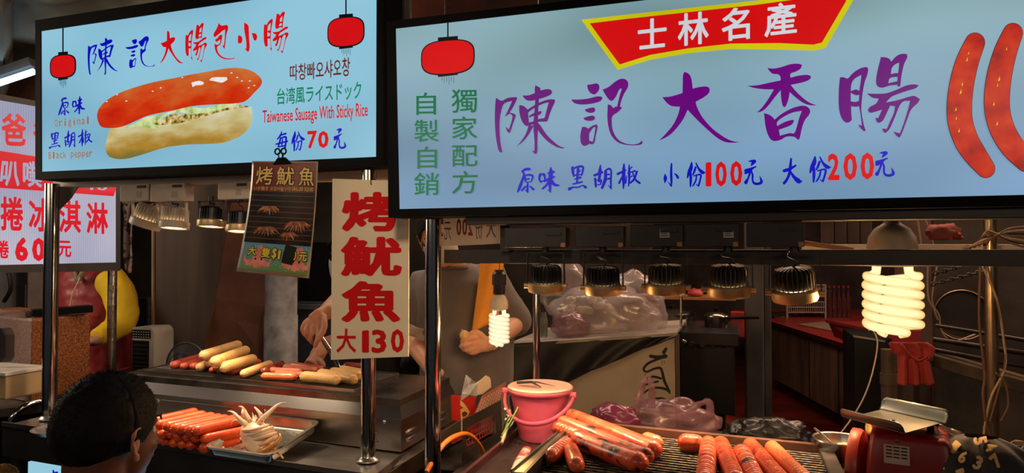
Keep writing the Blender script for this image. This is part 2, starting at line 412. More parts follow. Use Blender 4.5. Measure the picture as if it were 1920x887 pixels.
def font_mesh(body, bold):
    if (body, bold) in _fm: return _fm[(body, bold)]
    cu = bpy.data.curves.new('t', 'FONT'); cu.body = body; cu.size = 1.0; cu.resolution_u = 2
    o = bpy.data.objects.new('t', cu); C.objects.link(o)
    dg = bpy.context.evaluated_depsgraph_get(); dg.update()
    me = bpy.data.meshes.new_from_object(o.evaluated_get(dg))
    vs = [(v.co.x, v.co.y, 0) for v in me.vertices]; fs = [tuple(p.vertices) for p in me.polygons]
    bpy.data.objects.remove(o); bpy.data.curves.remove(cu); bpy.data.meshes.remove(me)
    if bold:                                                  # heavier type: the outline grown all round
        n = len(vs); v2, f2 = list(vs), list(fs)
        for k in range(10):
            dx, dy = bold*math.cos(2*PI*k/10), bold*math.sin(2*PI*k/10)
            f2 += [tuple(i + len(v2) for i in f) for f in fs]; v2 += [(x+dx, y+dy, k+1) for x, y, _ in vs]
        vs, fs = v2, f2
    a = min(v[0] for v in vs); b = max(v[0] for v in vs); c = min(v[1] for v in vs); d = max(v[1] for v in vs)
    vs = [((v[0]-a)/(b-a), (v[1]-c)/(d-c), v[2]) for v in vs]
    _fm[(body, bold)] = (vs, fs)
    return vs, fs
def box4(x0, y0, x1, y1, sl=0.0, sr=None):
    """quad with the left side x0 and right side x1; tops and bottoms drop by slope sl per px (top) / sr (bottom)"""
    sr = sl if sr is None else sr
    w_ = x1-x0
    return [(x0, y0), (x1, y0+sl*w_), (x1, y1+sr*w_), (x0, y1)]
# ------------------------------------------------------------------ shared materials
BLACK = mat('black_paint', (0.005, 0.005, 0.006), 0.75, var=0.3, spec=0.12)
STEEL = mat('stainless_steel', (0.50, 0.49, 0.47), 0.28, 1.0, var=0.12, scale=6, bump=0.03, bscale=90, rvar=0.12, stretch=(1, 1, 6))
BRUSH = mat('brushed_steel', (0.42, 0.40, 0.38), 0.33, 1.0, var=0.18, scale=5, rvar=0.15, stretch=(1, 12, 1))
DARKST = mat('sooty_steel', (0.10, 0.085, 0.075), 0.38, 0.85, var=0.4, scale=9, rvar=0.15, bump=0.08)
CHROME = mat('chrome', (0.7, 0.68, 0.64), 0.12, 1.0, var=0.08, scale=5)
DARK = mat('dark_soot', (0.02, 0.017, 0.015), 0.7, var=0.4, bump=0.2)
CABLE_BK = mat('black_cable', (0.015, 0.014, 0.013), 0.5)
CREAMP = mat('cream_enamel', (0.62, 0.52, 0.42), 0.45, var=0.15, scale=5, bump=0.05)

def eprint(name, cols, scale=6, s=1.0, lo=0.3, hi=0.7, detail=5, vec=(1, 1, 1), zmix=0.0):
    """backlit print: colour comes through the panel"""
    if name in MATS: return MATS[name]
    m, N, L, b = nt(name)
    tc = N.new('ShaderNodeTexCoord'); mp = N.new('ShaderNodeMapping'); mp.inputs['Scale'].default_value = vec
    L.new(tc.outputs['Object'], mp.inputs[0])
    nz = N.new('ShaderNodeTexNoise'); nz.inputs['Scale'].default_value = scale; nz.inputs['Detail'].default_value = detail
    L.new(mp.outputs[0], nz.inputs[0])
    cr = N.new('ShaderNodeValToRGB'); L.new(nz.outputs['Fac'], cr.inputs[0])
    if zmix:                                    # the printed picture itself shades from its lower to its upper side
        sx = N.new('ShaderNodeSeparateXYZ'); L.new(tc.outputs['Generated'], sx.inputs[0])
        mm = N.new('ShaderNodeMix'); mm.inputs[0].default_value = zmix; L.new(nz.outputs['Fac'], mm.inputs[2]); L.new(sx.outputs['Z'], mm.inputs[3]); L.new(mm.outputs[0], cr.inputs[0])
    els = cr.color_ramp.elements
    for i, c in enumerate(cols):
        p = lerp(lo, hi, i/max(1, len(cols)-1))
        if i < 2: e = els[i]; e.position = p
        else: e = els.new(p)
        e.color = tuple(c)+(1,)
    e = N.new('ShaderNodeEmission'); e.inputs[1].default_value = s
    L.new(cr.outputs[0], e.inputs[0])
    g = N.new('ShaderNodeBsdfGlossy'); g.inputs[0].default_value = (0.04, 0.04, 0.04, 1); g.inputs[1].default_value = 0.25
    a = N.new('ShaderNodeAddShader'); L.new(e.outputs[0], a.inputs[0]); L.new(g.outputs[0], a.inputs[1])
    L.new(a.outputs[0], N['Material Output'].inputs[0])
    MATS[name] = m
    return m
INK_RED = eprint('lit_red_ink', [srgb(205, 10, 16), srgb(222, 14, 20)], s=0.95)
INK_BLUE = eprint('lit_blue_ink', [srgb(4, 6, 168), srgb(10, 14, 190)])
INK_PURP = eprint('lit_purple_ink', [srgb(92, 0, 112), srgb(112, 0, 124)], scale=3)
INK_GREEN = eprint('lit_green_ink', [srgb(0, 92, 62), srgb(0, 120, 72)], scale=3)
INK_TEAL = eprint('lit_teal_green_ink', [srgb(2, 120, 84), srgb(4, 132, 96)], scale=3)
INK_BROWN = eprint('lit_brown_ink', [srgb(96, 30, 16), srgb(112, 38, 20)], scale=3)
INK_ORANGE = eprint('lit_tan_ink', [srgb(150, 84, 12), srgb(176, 104, 24)], scale=3)
INK_BLACK = eprint('lit_black_ink', [srgb(8, 8, 12), srgb(12, 12, 16)])
INK_YEL = eprint('lit_yellow_ink', [srgb(186, 178, 0), srgb(214, 206, 20)], scale=3)
INK_WHITE = eprint('lit_white_ink', [srgb(196, 200, 208), srgb(210, 214, 220)], scale=3)
INK_BRED = eprint('lit_banner_red', [srgb(196, 6, 10), srgb(214, 12, 14)], scale=2)
PANEL_R = eprint('lit_panel_right', [srgb(106, 136, 156), srgb(126, 160, 180), srgb(142, 176, 206)], scale=1.3, lo=0.30, hi=0.70, detail=1, vec=(1, 1, 2.6))
# the printed ground runs from teal at the top to blue at the bottom
_n, _l = PANEL_R.node_tree.nodes, PANEL_R.node_tree.links
_tc = _n.new('ShaderNodeTexCoord'); _sx = _n.new('ShaderNodeSeparateXYZ'); _l.new(_tc.outputs['Generated'], _sx.inputs[0])
_cr = _n.new('ShaderNodeValToRGB'); _cr.color_ramp.elements[0].color = (0.90, 0.96, 1.12, 1); _cr.color_ramp.elements[1].color = (1.08, 1.06, 0.88, 1)
_cr.color_ramp.elements[0].position = 0.2; _cr.color_ramp.elements[1].position = 0.8
_l.new(_sx.outputs['Z'], _cr.inputs[0]); _mx = _n.new('ShaderNodeMix'); _mx.data_type = 'RGBA'; _mx.blend_type = 'MULTIPLY'; _mx.inputs[0].default_value = 1.0
_em = [x for x in _n if x.type == 'EMISSION'][0]; _src = [x for x in _n if x.type == 'VALTORGB' and x is not _cr][0]
_l.new(_src.outputs[0], _mx.inputs[6]); _l.new(_cr.outputs[0], _mx.inputs[7]); _l.new(_mx.outputs[2], _em.inputs[0])
PANEL_L = eprint('lit_panel_left', [srgb(120, 172, 198), srgb(138, 192, 214), srgb(150, 200, 220)], scale=1.2, lo=0.32, hi=0.68, detail=1, vec=(1, 1, 2.0))
SAUS_PRINT = eprint('lit_sausage_print', [srgb(120, 4, 4), srgb(176, 14, 6), srgb(196, 40, 10), srgb(190, 80, 20)], scale=22, lo=0.25, hi=0.78, detail=8)
DOG_PRINT = eprint('lit_hotdog_sausage_print', [srgb(190, 20, 2), srgb(204, 52, 10), srgb(200, 96, 40), srgb(206, 128, 66)], scale=9, lo=0.3, hi=0.8, detail=8, vec=(1, 1, 2), zmix=0.35)
BUN_PRINT = eprint('lit_bun_print', [srgb(120, 110, 50), srgb(170, 128, 44), srgb(196, 180, 120), srgb(214, 210, 180)], scale=8, lo=0.25, hi=0.72, detail=9, vec=(1, 1, 3), zmix=0.45)
CUC_PRINT = eprint('lit_cucumber_print', [srgb(90, 140, 40), srgb(188, 208, 130), srgb(214, 226, 176)], scale=30, lo=0.3, hi=0.6, detail=6)
RICE_PRINT = eprint('lit_filling_print', [srgb(60, 40, 10), srgb(170, 140, 60), srgb(220, 206, 150)], scale=60, lo=0.35, hi=0.6, detail=8)
GLARE_PRINT = eprint('lit_shine_print', [srgb(226, 214, 206), srgb(242, 238, 240)], scale=60)

def plane_of(pa, da, yaw):
    """vertical plane through pixel pa at depth da, turned by yaw from the X axis"""
    return PD(pa[0], pa[1], da), Vector((math.sin(yaw), math.cos(yaw), 0))
def lightbox(root, outer, inner, p0, n, depth, panel_mat, inner_set=0.004, frame_mat=None):
    """outer/inner: tl, tr, br, bl in photo pixels"""
    fm = frame_mat or BLACK
    O = [PP(x, y, p0, n) for x, y in outer]; I = [PP(x, y, p0, n) for x, y in inner]
    D = n*depth
    m = MB()
    nb = MB
    for i in range(4):
        j = (i+1) % 4
        m.add([O[i], O[j], I[j], I[i], O[i]+D, O[j]+D, I[j]+n*inner_set*2, I[i]+n*inner_set*2],
              [(0,1,2,3), (0,4,5,1), (3,2,6,7)])
    m.add([O[k]+D for k in range(4)], [(3,2,1,0)])
    m.build('frame', fm, root, label='black metal frame')
    q = MB(); I2 = [p + n*inner_set for p in I]
    q.add(I2, [(0,1,2,3)])
    q.build('lit_panel', panel_mat, root, label='glowing pale blue panel')
    return O, I

# ------------------------------------------------------------------ right light-box sign
YR = 1.57
pr0, nr = Vector((0, YR, 0)), Vector((0, 1, 0))
t_ = thing('lightbox_sign', 'large light box sign with purple characters over the right stall', 'sign', PY(1300, 400, YR))
RS = t_
lightbox(t_, [(725, 40), (2130, -121), (2130, 383), (728, 408)], [(741, 53), (2110, -104), (2110, 361), (748, 392)], pr0, nr, 0.088, PANEL_R)
P = Print(pr0, nr)
for k in ('chen', 'ji', 'da', 'xiang', 'chang'): P.glyph(k)
P.build('character', INK_PURP, t_, label='big purple brush characters')
P = Print(pr0, nr)
for k in ('yuan', 'wei', 'hei', 'hu', 'jiao', 'xiaos', 'fen', 'yuen', 'das'): P.glyph(k)
P.glyph('fen', (1517, 293, 1558, 343)); P.glyph('yuen', (1640, 284, 1677, 332))
P.build('character', INK_BLUE, t_, label='small blue brush characters')
P = Print(pr0, nr)
P.text('1', [(1323, 305), (1334, 304), (1334, 350), (1323, 350)], 0.035)
P.text('0', box4(1341, 303, 1363, 350), 0.03); P.text('0', box4(1369, 302, 1392, 349), 0.03)
P.text('2', box4(1552, 288, 1574, 338), 0.03); P.text('0', box4(1581, 287, 1607, 338), 0.03); P.text('0', box4(1613, 286, 1639, 337), 0.03)
P.build('character', INK_RED, t_, label='red price numerals')
P = Print(pr0, nr)
for i, (c, bx) in enumerate([('自', (781, 174, 818, 216)), ('製', (777, 225, 823, 267)), ('自', (783, 275, 820, 317)), ('銷', (777, 324, 824, 367)),
                             ('獨', (847, 168, 895, 212)), ('家', (848, 219, 895, 262)), ('配', (848, 273, 896, 313)), ('方', (848, 321, 896, 364))]):
    P.text(c, box4(*bx, sl=-0.02), 0.008)
P.build('character', INK_GREEN, t_, label='two columns of green characters')
# banner
P = Print(pr0, nr, 0.0005)
P.poly([(1090, 37), (1180, 27), (1300, 14), (1420, 1), (1500, -10), (1606, -26), (1600, 0), (1548, 90), (1527, 95), (1460, 93), (1370, 92), (1290, 100), (1220, 112), (1158, 131), (1125, 86)])
P.mb.build('banner', INK_YEL, t_, label='yellow edge of the banner')
P = Print(pr0, nr, 0.0009)
P.poly([(1106, 44), (1180, 35), (1300, 22), (1420, 9), (1500, -2), (1590, -18), (1586, 3), (1541, 80), (1525, 84), (1460, 81), (1370, 82), (1290, 91), (1220, 103), (1162, 121), (1133, 82)])
P.mb.build('banner', INK_BRED, t_, label='red banner')
P = Print(pr0, nr, 0.0020)
for c, bx in [('士', (1196, 38, 1250, 94)), ('林', (1271, 27, 1329, 88)), ('名', (1353, 18, 1406, 79)), ('產', (1433, 9, 1494, 71))]:
    P.text(c, box4(*bx, sl=-0.11), 0.02)
P.build('character', INK_WHITE, t_, label='white characters on the red banner')
def lantern(root, p0, n, cx, cy, rx, ry, top, sk=-0.08):
    """printed lantern: body, caps, cord, tassel"""
    def rr(rx_, ry_):
        out = []
        for k in range(40):
            a = 2*PI*k/40; c, s = math.cos(a), math.sin(a)
            x = (abs(c)**0.75)*math.copysign(rx_, c); y = (abs(s)**0.62)*math.copysign(ry_, s)
            out.append((cx + x, cy + y + sk*x))
        return out
    P = Print(p0, n, 0.0006)
    P.poly(rr(rx, ry))
    hw = rx*0.37
    P.poly([(cx-hw, cy-ry-4), (cx+hw, cy-ry-4+2*sk*hw), (cx+hw, cy-ry+3), (cx-hw, cy-ry+4)])
    P.poly([(cx-hw, cy+ry-4), (cx+hw, cy+ry-5), (cx+hw, cy+ry+3+2*sk*hw), (cx-hw, cy+ry+4)])
    P.poly([(cx-1.3, top), (cx+1.3, top), (cx+1.3, cy-ry), (cx-1.3, cy-ry)])
    for i, dl in enumerate((8, 12, 10, 15, 9, 12)):
        x = cx - hw*0.6 + i*hw*0.24
        P.poly([(x-0.35, cy+ry+3), (x+0.35, cy+ry+3), (x+0.35, cy+ry+3+dl), (x-0.35, cy+ry+3+dl)])
    P.build('lantern_outline', INK_BLACK, root, label='black outline of the printed lantern')
    P = Print(p0, n, 0.0016); P.poly(rr(rx-2.2, ry-2.2))
    P.mb.build('lantern_body', INK_RED, root, label='red printed lantern')
lantern(t_, pr0, nr, 840, 107.5, 50.5, 33, 41)
# printed sausages
def psaus(root, p0, n, cl, wd):
    S = spline([Vector((x, y, 0)) for x, y in cl], 6)
    st = [(p.x, p.y, wd) for p in S[::3]] + [(S[-1].x, S[-1].y, wd)]
    P = Print(p0, n, 0.0006); P.put(*fill([brush([(x, y, w_+2.5) for x, y, w_ in st])]))
    P.mb.build('sausage_edge', INK_BLACK, root, label='dark outline of the printed sausage')
    P = Print(p0, n, 0.0011); P.put(*fill([brush(st)]))
    P.mb.build('printed_sausage', SAUS_PRINT, root, label='printed red sausage')
def psaus_cap(root, cl):
    S = spline([Vector((x, y, w_)) for x, y, w_ in cl], 5)
    for nm, add, lift, mt in (('sausage_edge', 2.2, 0.0006, INK_BLACK), ('printed_sausage', 0, 0.0013, SAUS_PRINT)):
        Lf, Rt = [], []
        for i, p in enumerate(S):
            t = S[min(i+1, len(S)-1)] - S[max(i-1, 0)]; t = Vector((t.x, t.y)).normalized(); nn = Vector((-t.y, t.x))
            Lf.append(Vector((p.x, p.y)) + nn*(p.z+add)/2); Rt.append(Vector((p.x, p.y)) - nn*(p.z+add)/2)
        def cp(p, q):
            d = (Vector((p.x, p.y))-Vector((q.x, q.y))).normalized(); nn = Vector((-d.y, d.x)); r = (p.z+add)/2
            return [Vector((p.x, p.y)) + nn*r*math.cos(a) + d*r*math.sin(a) for a in [PI*k/9 for k in range(1, 9)]]
        P = Print(pr0, nr, lift); P.put(*fill([Lf + cp(S[-1], S[-2]) + Rt[::-1] + cp(S[0], S[1])]))
        P.mb.build(nm, mt, root, label='printed red sausage' if add == 0 else 'dark outline of the printed sausage')
psaus_cap(t_, [(1828, 80, 36), (1812, 120, 42), (1801, 170, 45), (1799, 220, 46), (1810, 260, 45), (1828, 290, 42), (1848, 316, 34)])
psaus_cap(t_, [(1899, 62, 36), (1884, 100, 42), (1872, 150, 46), (1869, 200, 47), (1878, 240, 46), (1898, 275, 44), (1924, 302, 40)])
psaus_cap(t_, [(2010, 45, 36), (2030, 100, 42), (2045, 150, 46), (2044, 200, 47), (2032, 240, 46), (2010, 275, 44), (1985, 302, 38)])
for k, (x, y, q) in enumerate([(1815, 100, 3), (1812, 112, 4), (1802, 160, 4), (1800, 170, 5), (1791, 205, 4), (1792, 220, 3), (1796, 245, 4), (1885, 90, 3), (1871, 150, 5), (1869, 160, 3), (1862, 195, 4), (1868, 232, 4)]):
    pass
P = Print(pr0, nr, 0.0024)
for (x, y, q) in [(1815, 100, 3), (1812, 112, 4), (1803, 158, 4), (1800, 172, 5), (1791, 205, 4), (1792, 222, 3), (1797, 245, 4), (1886, 92, 3), (1872, 148, 5), (1869, 160, 3), (1862, 195, 4), (1868, 232, 4)]:
    P.poly([(x-q*0.35, y+q), (x+q*0.3, y-q), (x+q*0.45, y+q*0.6)])
P.build('shine_mark', INK_YEL, t_, label='pale flecks on the printed sausages')

# ------------------------------------------------------------------ left light-box sign
pl0, nl = plane_of((706, 297), 1.86, R(3.2))
t_ = thing('lightbox_sign', 'light box sign with a printed hot dog over the left stall', 'sign', PP(400, 330, pl0, nl))
LS = t_
lightbox(t_, [(66, 38), (719, -62), (719, 309), (66, 337)], [(76, 58), (706, -36), (705, 294), (77, 322)], pl0, nl, 0.10, PANEL_L)
def LG(P, items):
    for k, x0, y0, x1, y1 in items: P.glyph(k, (x0, y0, x1, y1), shear=-0.06)
P = Print(pl0, nl); LG(P, [('chen', 165, 71, 222, 141), ('ji', 236, 69, 291, 127)])
LG(P, [('yuan', 110, 183, 131, 217), ('wei', 136, 180, 161, 215), ('hei', 93, 248, 115, 279), ('hu', 122, 244, 143, 277), ('jiao', 148, 242, 175, 275),
       ('mei', 518, 246, 542, 281), ('fen', 548, 246, 574, 284), ('yuen', 627, 241, 651, 280)])
P.build('character', INK_BLUE, t_, label='blue brush characters')
P = Print(pl0, nl); LG(P, [('da', 300, 57, 346, 120), ('chang', 348, 44, 389, 118), ('chang', 495, 23, 542, 101)])
P.glyph('bao'); P.glyph('xiao')
P.text('7', [(577, 246), (595, 245), (595, 278), (577, 279)], 0.03); P.text('0', box4(597, 246, 617, 278, -0.02), 0.035)
P.build('character', INK_RED, t_, label='red brush characters and price')
P = Print(pl0, nl)
P.text('Taiwanese Sausage With Sticky Rice', [(493, 207), (690, 192), (690, 226), (493, 238)], 0.012)
P.build('lettering', INK_RED, t_, label='red English line')
P = Print(pl0, nl); P.text('따창빠오샤오창', [(544, 122), (657, 107), (657, 143), (544, 152)], 0.012)
P.build('lettering', INK_BROWN, t_, label='dark brown Korean line')
P = Print(pl0, nl); P.text('台湾風ライスドック', [(520, 166), (678, 151), (678, 186), (520, 197)], 0.012)
P.build('lettering', INK_TEAL, t_, label='green Japanese line')
P = Print(pl0, nl)
for i, ch in enumerate('Original'):
    lo = {'g': (225, 240)}.get(ch, (0, 0))
    x = 103 + i*8.5; s_ = -0.09*(x-103)
    top = 224 if ch in 'Oil' else 227.5
    P.text(ch, [(x + (1.6 if ch in 'il' else 0), top+s_), (x+(4.4 if ch in 'il' else 6), top+s_), (x+(4.4 if ch in 'il' else 6), (241 if ch == 'g' else 238)+s_), (x + (1.6 if ch in 'il' else 0), (241 if ch == 'g' else 238)+s_)], 0.0)
x = 92
for i, ch in enumerate('Black pepper'):
    xx = 92 + i*7.0; s_ = -0.05*(xx-92)
    if ch == ' ': continue
    top = 285 if ch in 'Blk' else 288; bot = 301 if ch == 'p' else 298
    nx = 1.2 if ch == 'l' else 0
    P.text(ch, [(xx+nx, top+s_), (xx+5.2-nx, top+s_), (xx+5.2-nx, bot+s_), (xx+nx, bot+s_)], 0.0)
P.build('character', INK_ORANGE, t_, label='small tan English words')
lantern(t_, pl0, nl, 118.5, 124.5, 24.8, 22.5, 51)
lantern(t_, pl0, nl, 649, 60, 35, 28.5, -28)
# the printed hot dog
def X(c): return [(170 + x/4.668, 120 + y/4.668) for x, y in c]
P = Print(pl0, nl, 0.0006)
P.poly(X([(180, 560), (330, 540), (500, 500), (700, 470), (900, 430), (1100, 400), (1290, 370), (1410, 375), (1415, 480), (1380, 570), (1290, 645), (1150, 690), (980, 702), (820, 708), (640, 735), (480, 785), (300, 832), (170, 815), (130, 740), (140, 670)]), smooth=True)
P.mb.build('printed_bun', BUN_PRINT, t_, label='printed toasted bun')
P = Print(pl0, nl, 0.0016)
P.poly(X([(300, 560), (430, 500), (470, 470), (620, 440), (850, 380), (1000, 385), (1230, 335), (1290, 350), (1230, 375), (1050, 430), (980, 440), (850, 430), (730, 430), (620, 480), (600, 545), (560, 570), (450, 545)]), smooth=True)
P.mb.build('printed_cucumber', CUC_PRINT, t_, label='printed cucumber slices')
P = Print(pl0, nl, 0.0022)
P.poly(X([(540, 520), (640, 480), (720, 440), (860, 440), (1000, 430), (1180, 390), (1290, 360), (1400, 375), (1180, 410), (1040, 450), (860, 500), (720, 530), (600, 535)]), smooth=True)
P.mb.build('printed_filling', RICE_PRINT, t_, label='printed filling')
P = Print(pl0, nl, 0.0028)
P.poly(X([(65, 430), (95, 370), (160, 310), (250, 260), (380, 210), (560, 160), (740, 125), (880, 95), (1080, 60), (1200, 40), (1320, 38), (1430, 70), (1500, 135), (1495, 190), (1440, 250), (1370, 320), (1290, 345), (1100, 355), (900, 370), (720, 410), (520, 450), (400, 500), (280, 550), (180, 562), (100, 550), (68, 490)]), smooth=True)
P.mb.build('printed_sausage', DOG_PRINT, t_, label='printed orange red sausage')
P = Print(pl0, nl, 0.0036)
P.poly(X([(890, 165), (960, 150), (1000, 165), (985, 185), (930, 190), (900, 205)]), smooth=True)
P.poly(X([(1045, 145), (1080, 120), (1200, 118), (1205, 140), (1160, 165), (1100, 155)]), smooth=True)
for (a, b) in [(320, 325), (550, 240), (620, 210), (810, 120), (1240, 80), (1290, 120), (1330, 150), (1400, 150), (1440, 190), (240, 270), (150, 330), (1390, 210)]:
    P.poly(X([(a-9, b+4), (a, b-5), (a+12, b), (a+2, b+6)]))
P.build('shine_mark', GLARE_PRINT, t_, label='white shine on the printed sausage')
# ------------------------------------------------------------------ ground and far surroundings are in section "back"
# ------------------------------------------------------------------ left stall: frame
ZC = 0.915
def rod(mb, a, b, r, n=20): return mb.cyl(a, b, r, n)
pbL = PZ(92, 793, 0.90); pbR = PZ(690, 873, 0.90); pbL.z = pbR.z = ZC
t_ = thing('market_stall', 'stainless frame of the left stall, two round posts and a cream rail', 'stall', pbR)
for pb, rr, ptop in ((pbL, 0.0235, (97, 345)), (pbR, 0.0205, (690, 320))):
    top = PY(ptop[0], ptop[1], pb.y).z
    p = MB().cyl(pb, (pb.x, pb.y, top), rr, 28).build('post', CHROME, t_, smooth=40, label='round stainless post')
    MB().lathe(pb, [(rr+0.012, 0), (rr+0.012, 0.004), (rr+0.002, 0.010), (rr+0.001, 0.012)], 28).build('collar', STEEL, p, smooth=40)
YB = 1.79
a = PY(106, 340, YB+0.05); b = PY(735, 322, YB)
MB().bar(a, b, 0.03, 0.05).build('rail', CREAMP, t_, bevel=0.003, label='cream lamp rail under the sign')
a = PY(120, 328, YB+0.15)
MB().bar(a, PY(735, 306, YB+0.11), 0.05, 0.02).build('rail', DARKST, t_, bevel=0.002, label='dark rail over the cream one')
# gusset plate at the left post
MB().prism([PY(108, 350, 1.80), PY(146, 350, 1.80), PY(132, 372, 1.80), PY(110, 394, 1.80)], (0, 0.004, 0)).build('gusset', mat('grey_brown_plate', (0.10, 0.075, 0.06), 0.5), t_, label='brown corner plate')

# ------------------------------------------------------------------ lamps of the left stall
WHITE_LAMP = mat('white_lamp_enamel', (0.60, 0.50, 0.40), 0.4, var=0.1)
LAMP_BK = mat('lamp_black', (0.012, 0.011, 0.011), 0.38, var=0.2)
LAMP_RIM = mat('lamp_rim_aluminium', (0.62, 0.44, 0.24), 0.35, 0.6, var=0.2, scale=20)
FIN = mat('heat_sink_aluminium', (0.13, 0.10, 0.07), 0.4, 0.7, var=0.35, scale=14)
GLOW = emit('lamp_glass_glow', (1.0, 0.80, 0.48), 9.0)
def track_lamp(label, cat, c, r, tilt, yaw, body, finm, rim, group, power=0, cable_to=None, hang=None, plate=False):
    """c: centre of the rim's mouth; the head points along tilt from straight down"""
    ax = Vector((math.sin(tilt)*math.sin(yaw), -math.sin(tilt)*math.cos(yaw), -math.cos(tilt)))   # looks this way
    t = thing('track_lamp', label, cat, c, group)
    up = -ax
    q = Vector((0, 0, 1)).rotation_difference(up)
    c = Vector(c); H = r*1.5
    # rim ring
    MB().lathe(c, [(r*0.86, 0.0), (r*1.0, -0.002), (r*1.03, r*0.05), (r*1.03, r*0.42), (r*0.97, r*0.5), (r*0.85, r*0.52), (r*0.84, 0.1*r)], 40, up, cap=False).build('rim', rim, t, smooth=35, label='round front ring')
    MB().lathe(c + up*r*0.10, [(0.001, 0.0), (r*0.85, 0.0), (r*0.85, 0.003), (0.001, 0.003)], 32, up).build('lens', GLOW, t, label='lit glass')
    # heat sink: core and separate fins
    core = MB().lathe(c, [(r*0.70, r*0.5), (r*0.70, H*0.92), (r*0.4, H*1.0), (r*0.05, H*1.02)], 30, up).build('heat_sink', body, t, smooth=35)
    for k in range(26):
        a = 2*PI*k/26; d = q @ Vector((math.cos(a), math.sin(a), 0)); s_ = q @ Vector((-math.sin(a), math.cos(a), 0))
        p0, p1 = c + d*r*0.68 + up*r*0.5, c + d*r*0.95 + up*r*0.5
        m = MB().prism([p0 - s_*r*0.025, p1 - s_*r*0.025, c + d*r*0.93 + up*H*0.86 - s_*r*0.025, c + d*r*0.80 + up*H*0.98 - s_*r*0.025, c + d*r*0.40 + up*H*1.02 - s_*r*0.025, c + d*r*0.40 + up*H*0.9 - s_*r*0.025], s_*r*0.05)
        m.build('fin', finm, core)
    # yoke with knobs, fixed to the rail above
    hx = q @ Vector((1, 0, 0)); hx = Vector((hx.x, hx.y, 0)).normalized()
    hg = Vector(hang) if hang else c + Vector((0, 0, r*2.1))
    yk = MB()
    pl = [c + up*r*0.28 - hx*r*1.13, Vector((c.x, c.y, 0)) - hx*r*1.10 + Vector((0, 0, hg.z - 0.004)), Vector((c.x, c.y, 0)) + hx*r*1.10 + Vector((0, 0, hg.z - 0.004)), c + up*r*0.28 + hx*r*1.13]
    for i in range(3): yk.bar(pl[i], pl[i+1], r*0.24 if i == 1 else r*0.05, r*0.05 if i == 1 else r*0.24, up=(0, 1, 0) if i != 1 else (0, 0, 1))
    yk.build('yoke', rim if plate else body, t)
    for s in (-1, 1):
        b_ = c + up*r*0.28 + hx*s*r*1.03
        MB().cyl(b_, b_ + hx*s*r*0.26, r*0.16, 14).build('knob', rim, t, smooth=40)
    if hang: MB().cyl(hg - Vector((0, 0, 0.004)), hg + Vector((0, 0, 0.012)), r*0.22, 12).build('pivot', body, t, smooth=40)
    pc = spline([c + up*H*1.0, c + up*(H*1.0+0.012) + hx*r*0.2, Vector((hg.x, hg.y, hg.z)) - hx*r*0.35 + Vector((0, 0.01, -0.012)), Vector((hg.x, hg.y, hg.z)) - hx*r*0.2 + Vector((0, 0.012, 0.004))], 6)
    MB().tube(pc, r*0.05, 6).build('cable', CABLE_BK, t, smooth=60)
    if power:
        l = bpy.data.lights.new('spot', 'SPOT'); l.energy = power; l.spot_size = R(78); l.spot_blend = 0.6; l.color = (1.0, 0.74, 0.46); l.shadow_soft_size = r*0.7
        o = bpy.data.objects.new('spot_light', l); C.objects.link(o); o.parent = t
        o.location = ax*0.012; o.rotation_euler = ax.to_track_quat('-Z', 'Y').to_euler()
    return t
GL = 'track lamps under the left stall sign'
YL = 1.80
def lamp_at(px, py, wpx, y, **k):
    c = PY(px, py, y); d = (c-CO).dot(FW); r = wpx/FPX*d/2
    return c, r
for (px, py, wpx, tl, yw, bd, fm, lab, pw) in [
    (271, 424, 54, 0.35, -1.2, WHITE_LAMP, WHITE_LAMP, 'white finned track lamp at the left end of the left stall row', 9),
    (326, 428, 52, 0.10, 0.0, WHITE_LAMP, WHITE_LAMP, 'white track lamp, second from the left end of the left stall row', 13),
    (396, 425, 50, 0.08, 0.0, LAMP_BK, LAMP_BK, 'black track lamp between the white ones and the squid poster', 14),
    (450, 434, 50, 0.10, 0.3, LAMP_BK, LAMP_BK, 'black track lamp half hidden behind the squid poster', 14)]:
    c, r = lamp_at(px, py, wpx, YL)
    hz = PY(px, 375, YL).z
    track_lamp(lab, 'lamp', c, r, tl, yw, bd, fm, WHITE_LAMP if bd is WHITE_LAMP else LAMP_RIM, GL, pw, hang=(c.x, c.y, hz), plate=bd is WHITE_LAMP)
for (x0, x1, y0, y1, lab) in [(226, 279, 346, 377, 'cream driver box at the left end under the cream rail'), (283, 346, 345, 377, 'cream driver box in the middle under the cream rail'), (409, 468, 342, 373, 'cream driver box beside the squid poster')]:
    a = PY(x0, y0, YL-0.02); b = PY(x1, y1, YL-0.02)
    t = thing('driver_box', lab, 'lamp driver', (a.x, YL, b.z), 'driver boxes of the left lamps')
    MB().box((a.x, YL-0.022, b.z), (b.x, YL+0.022, a.z)).build('case', WHITE_LAMP, t, bevel=0.003)
    MB().box((b.x-0.045, YL-0.026, a.z-0.014), (b.x-0.01, YL-0.022, a.z-0.006)).build('slot', LAMP_BK, t)
    MB().box((b.x-0.05, YL-0.023, b.z+0.012), (b.x-0.03, YL-0.0222, b.z+0.032)).build('sticker', mat('sticker', (0.4, 0.33, 0.27), 0.5), t)

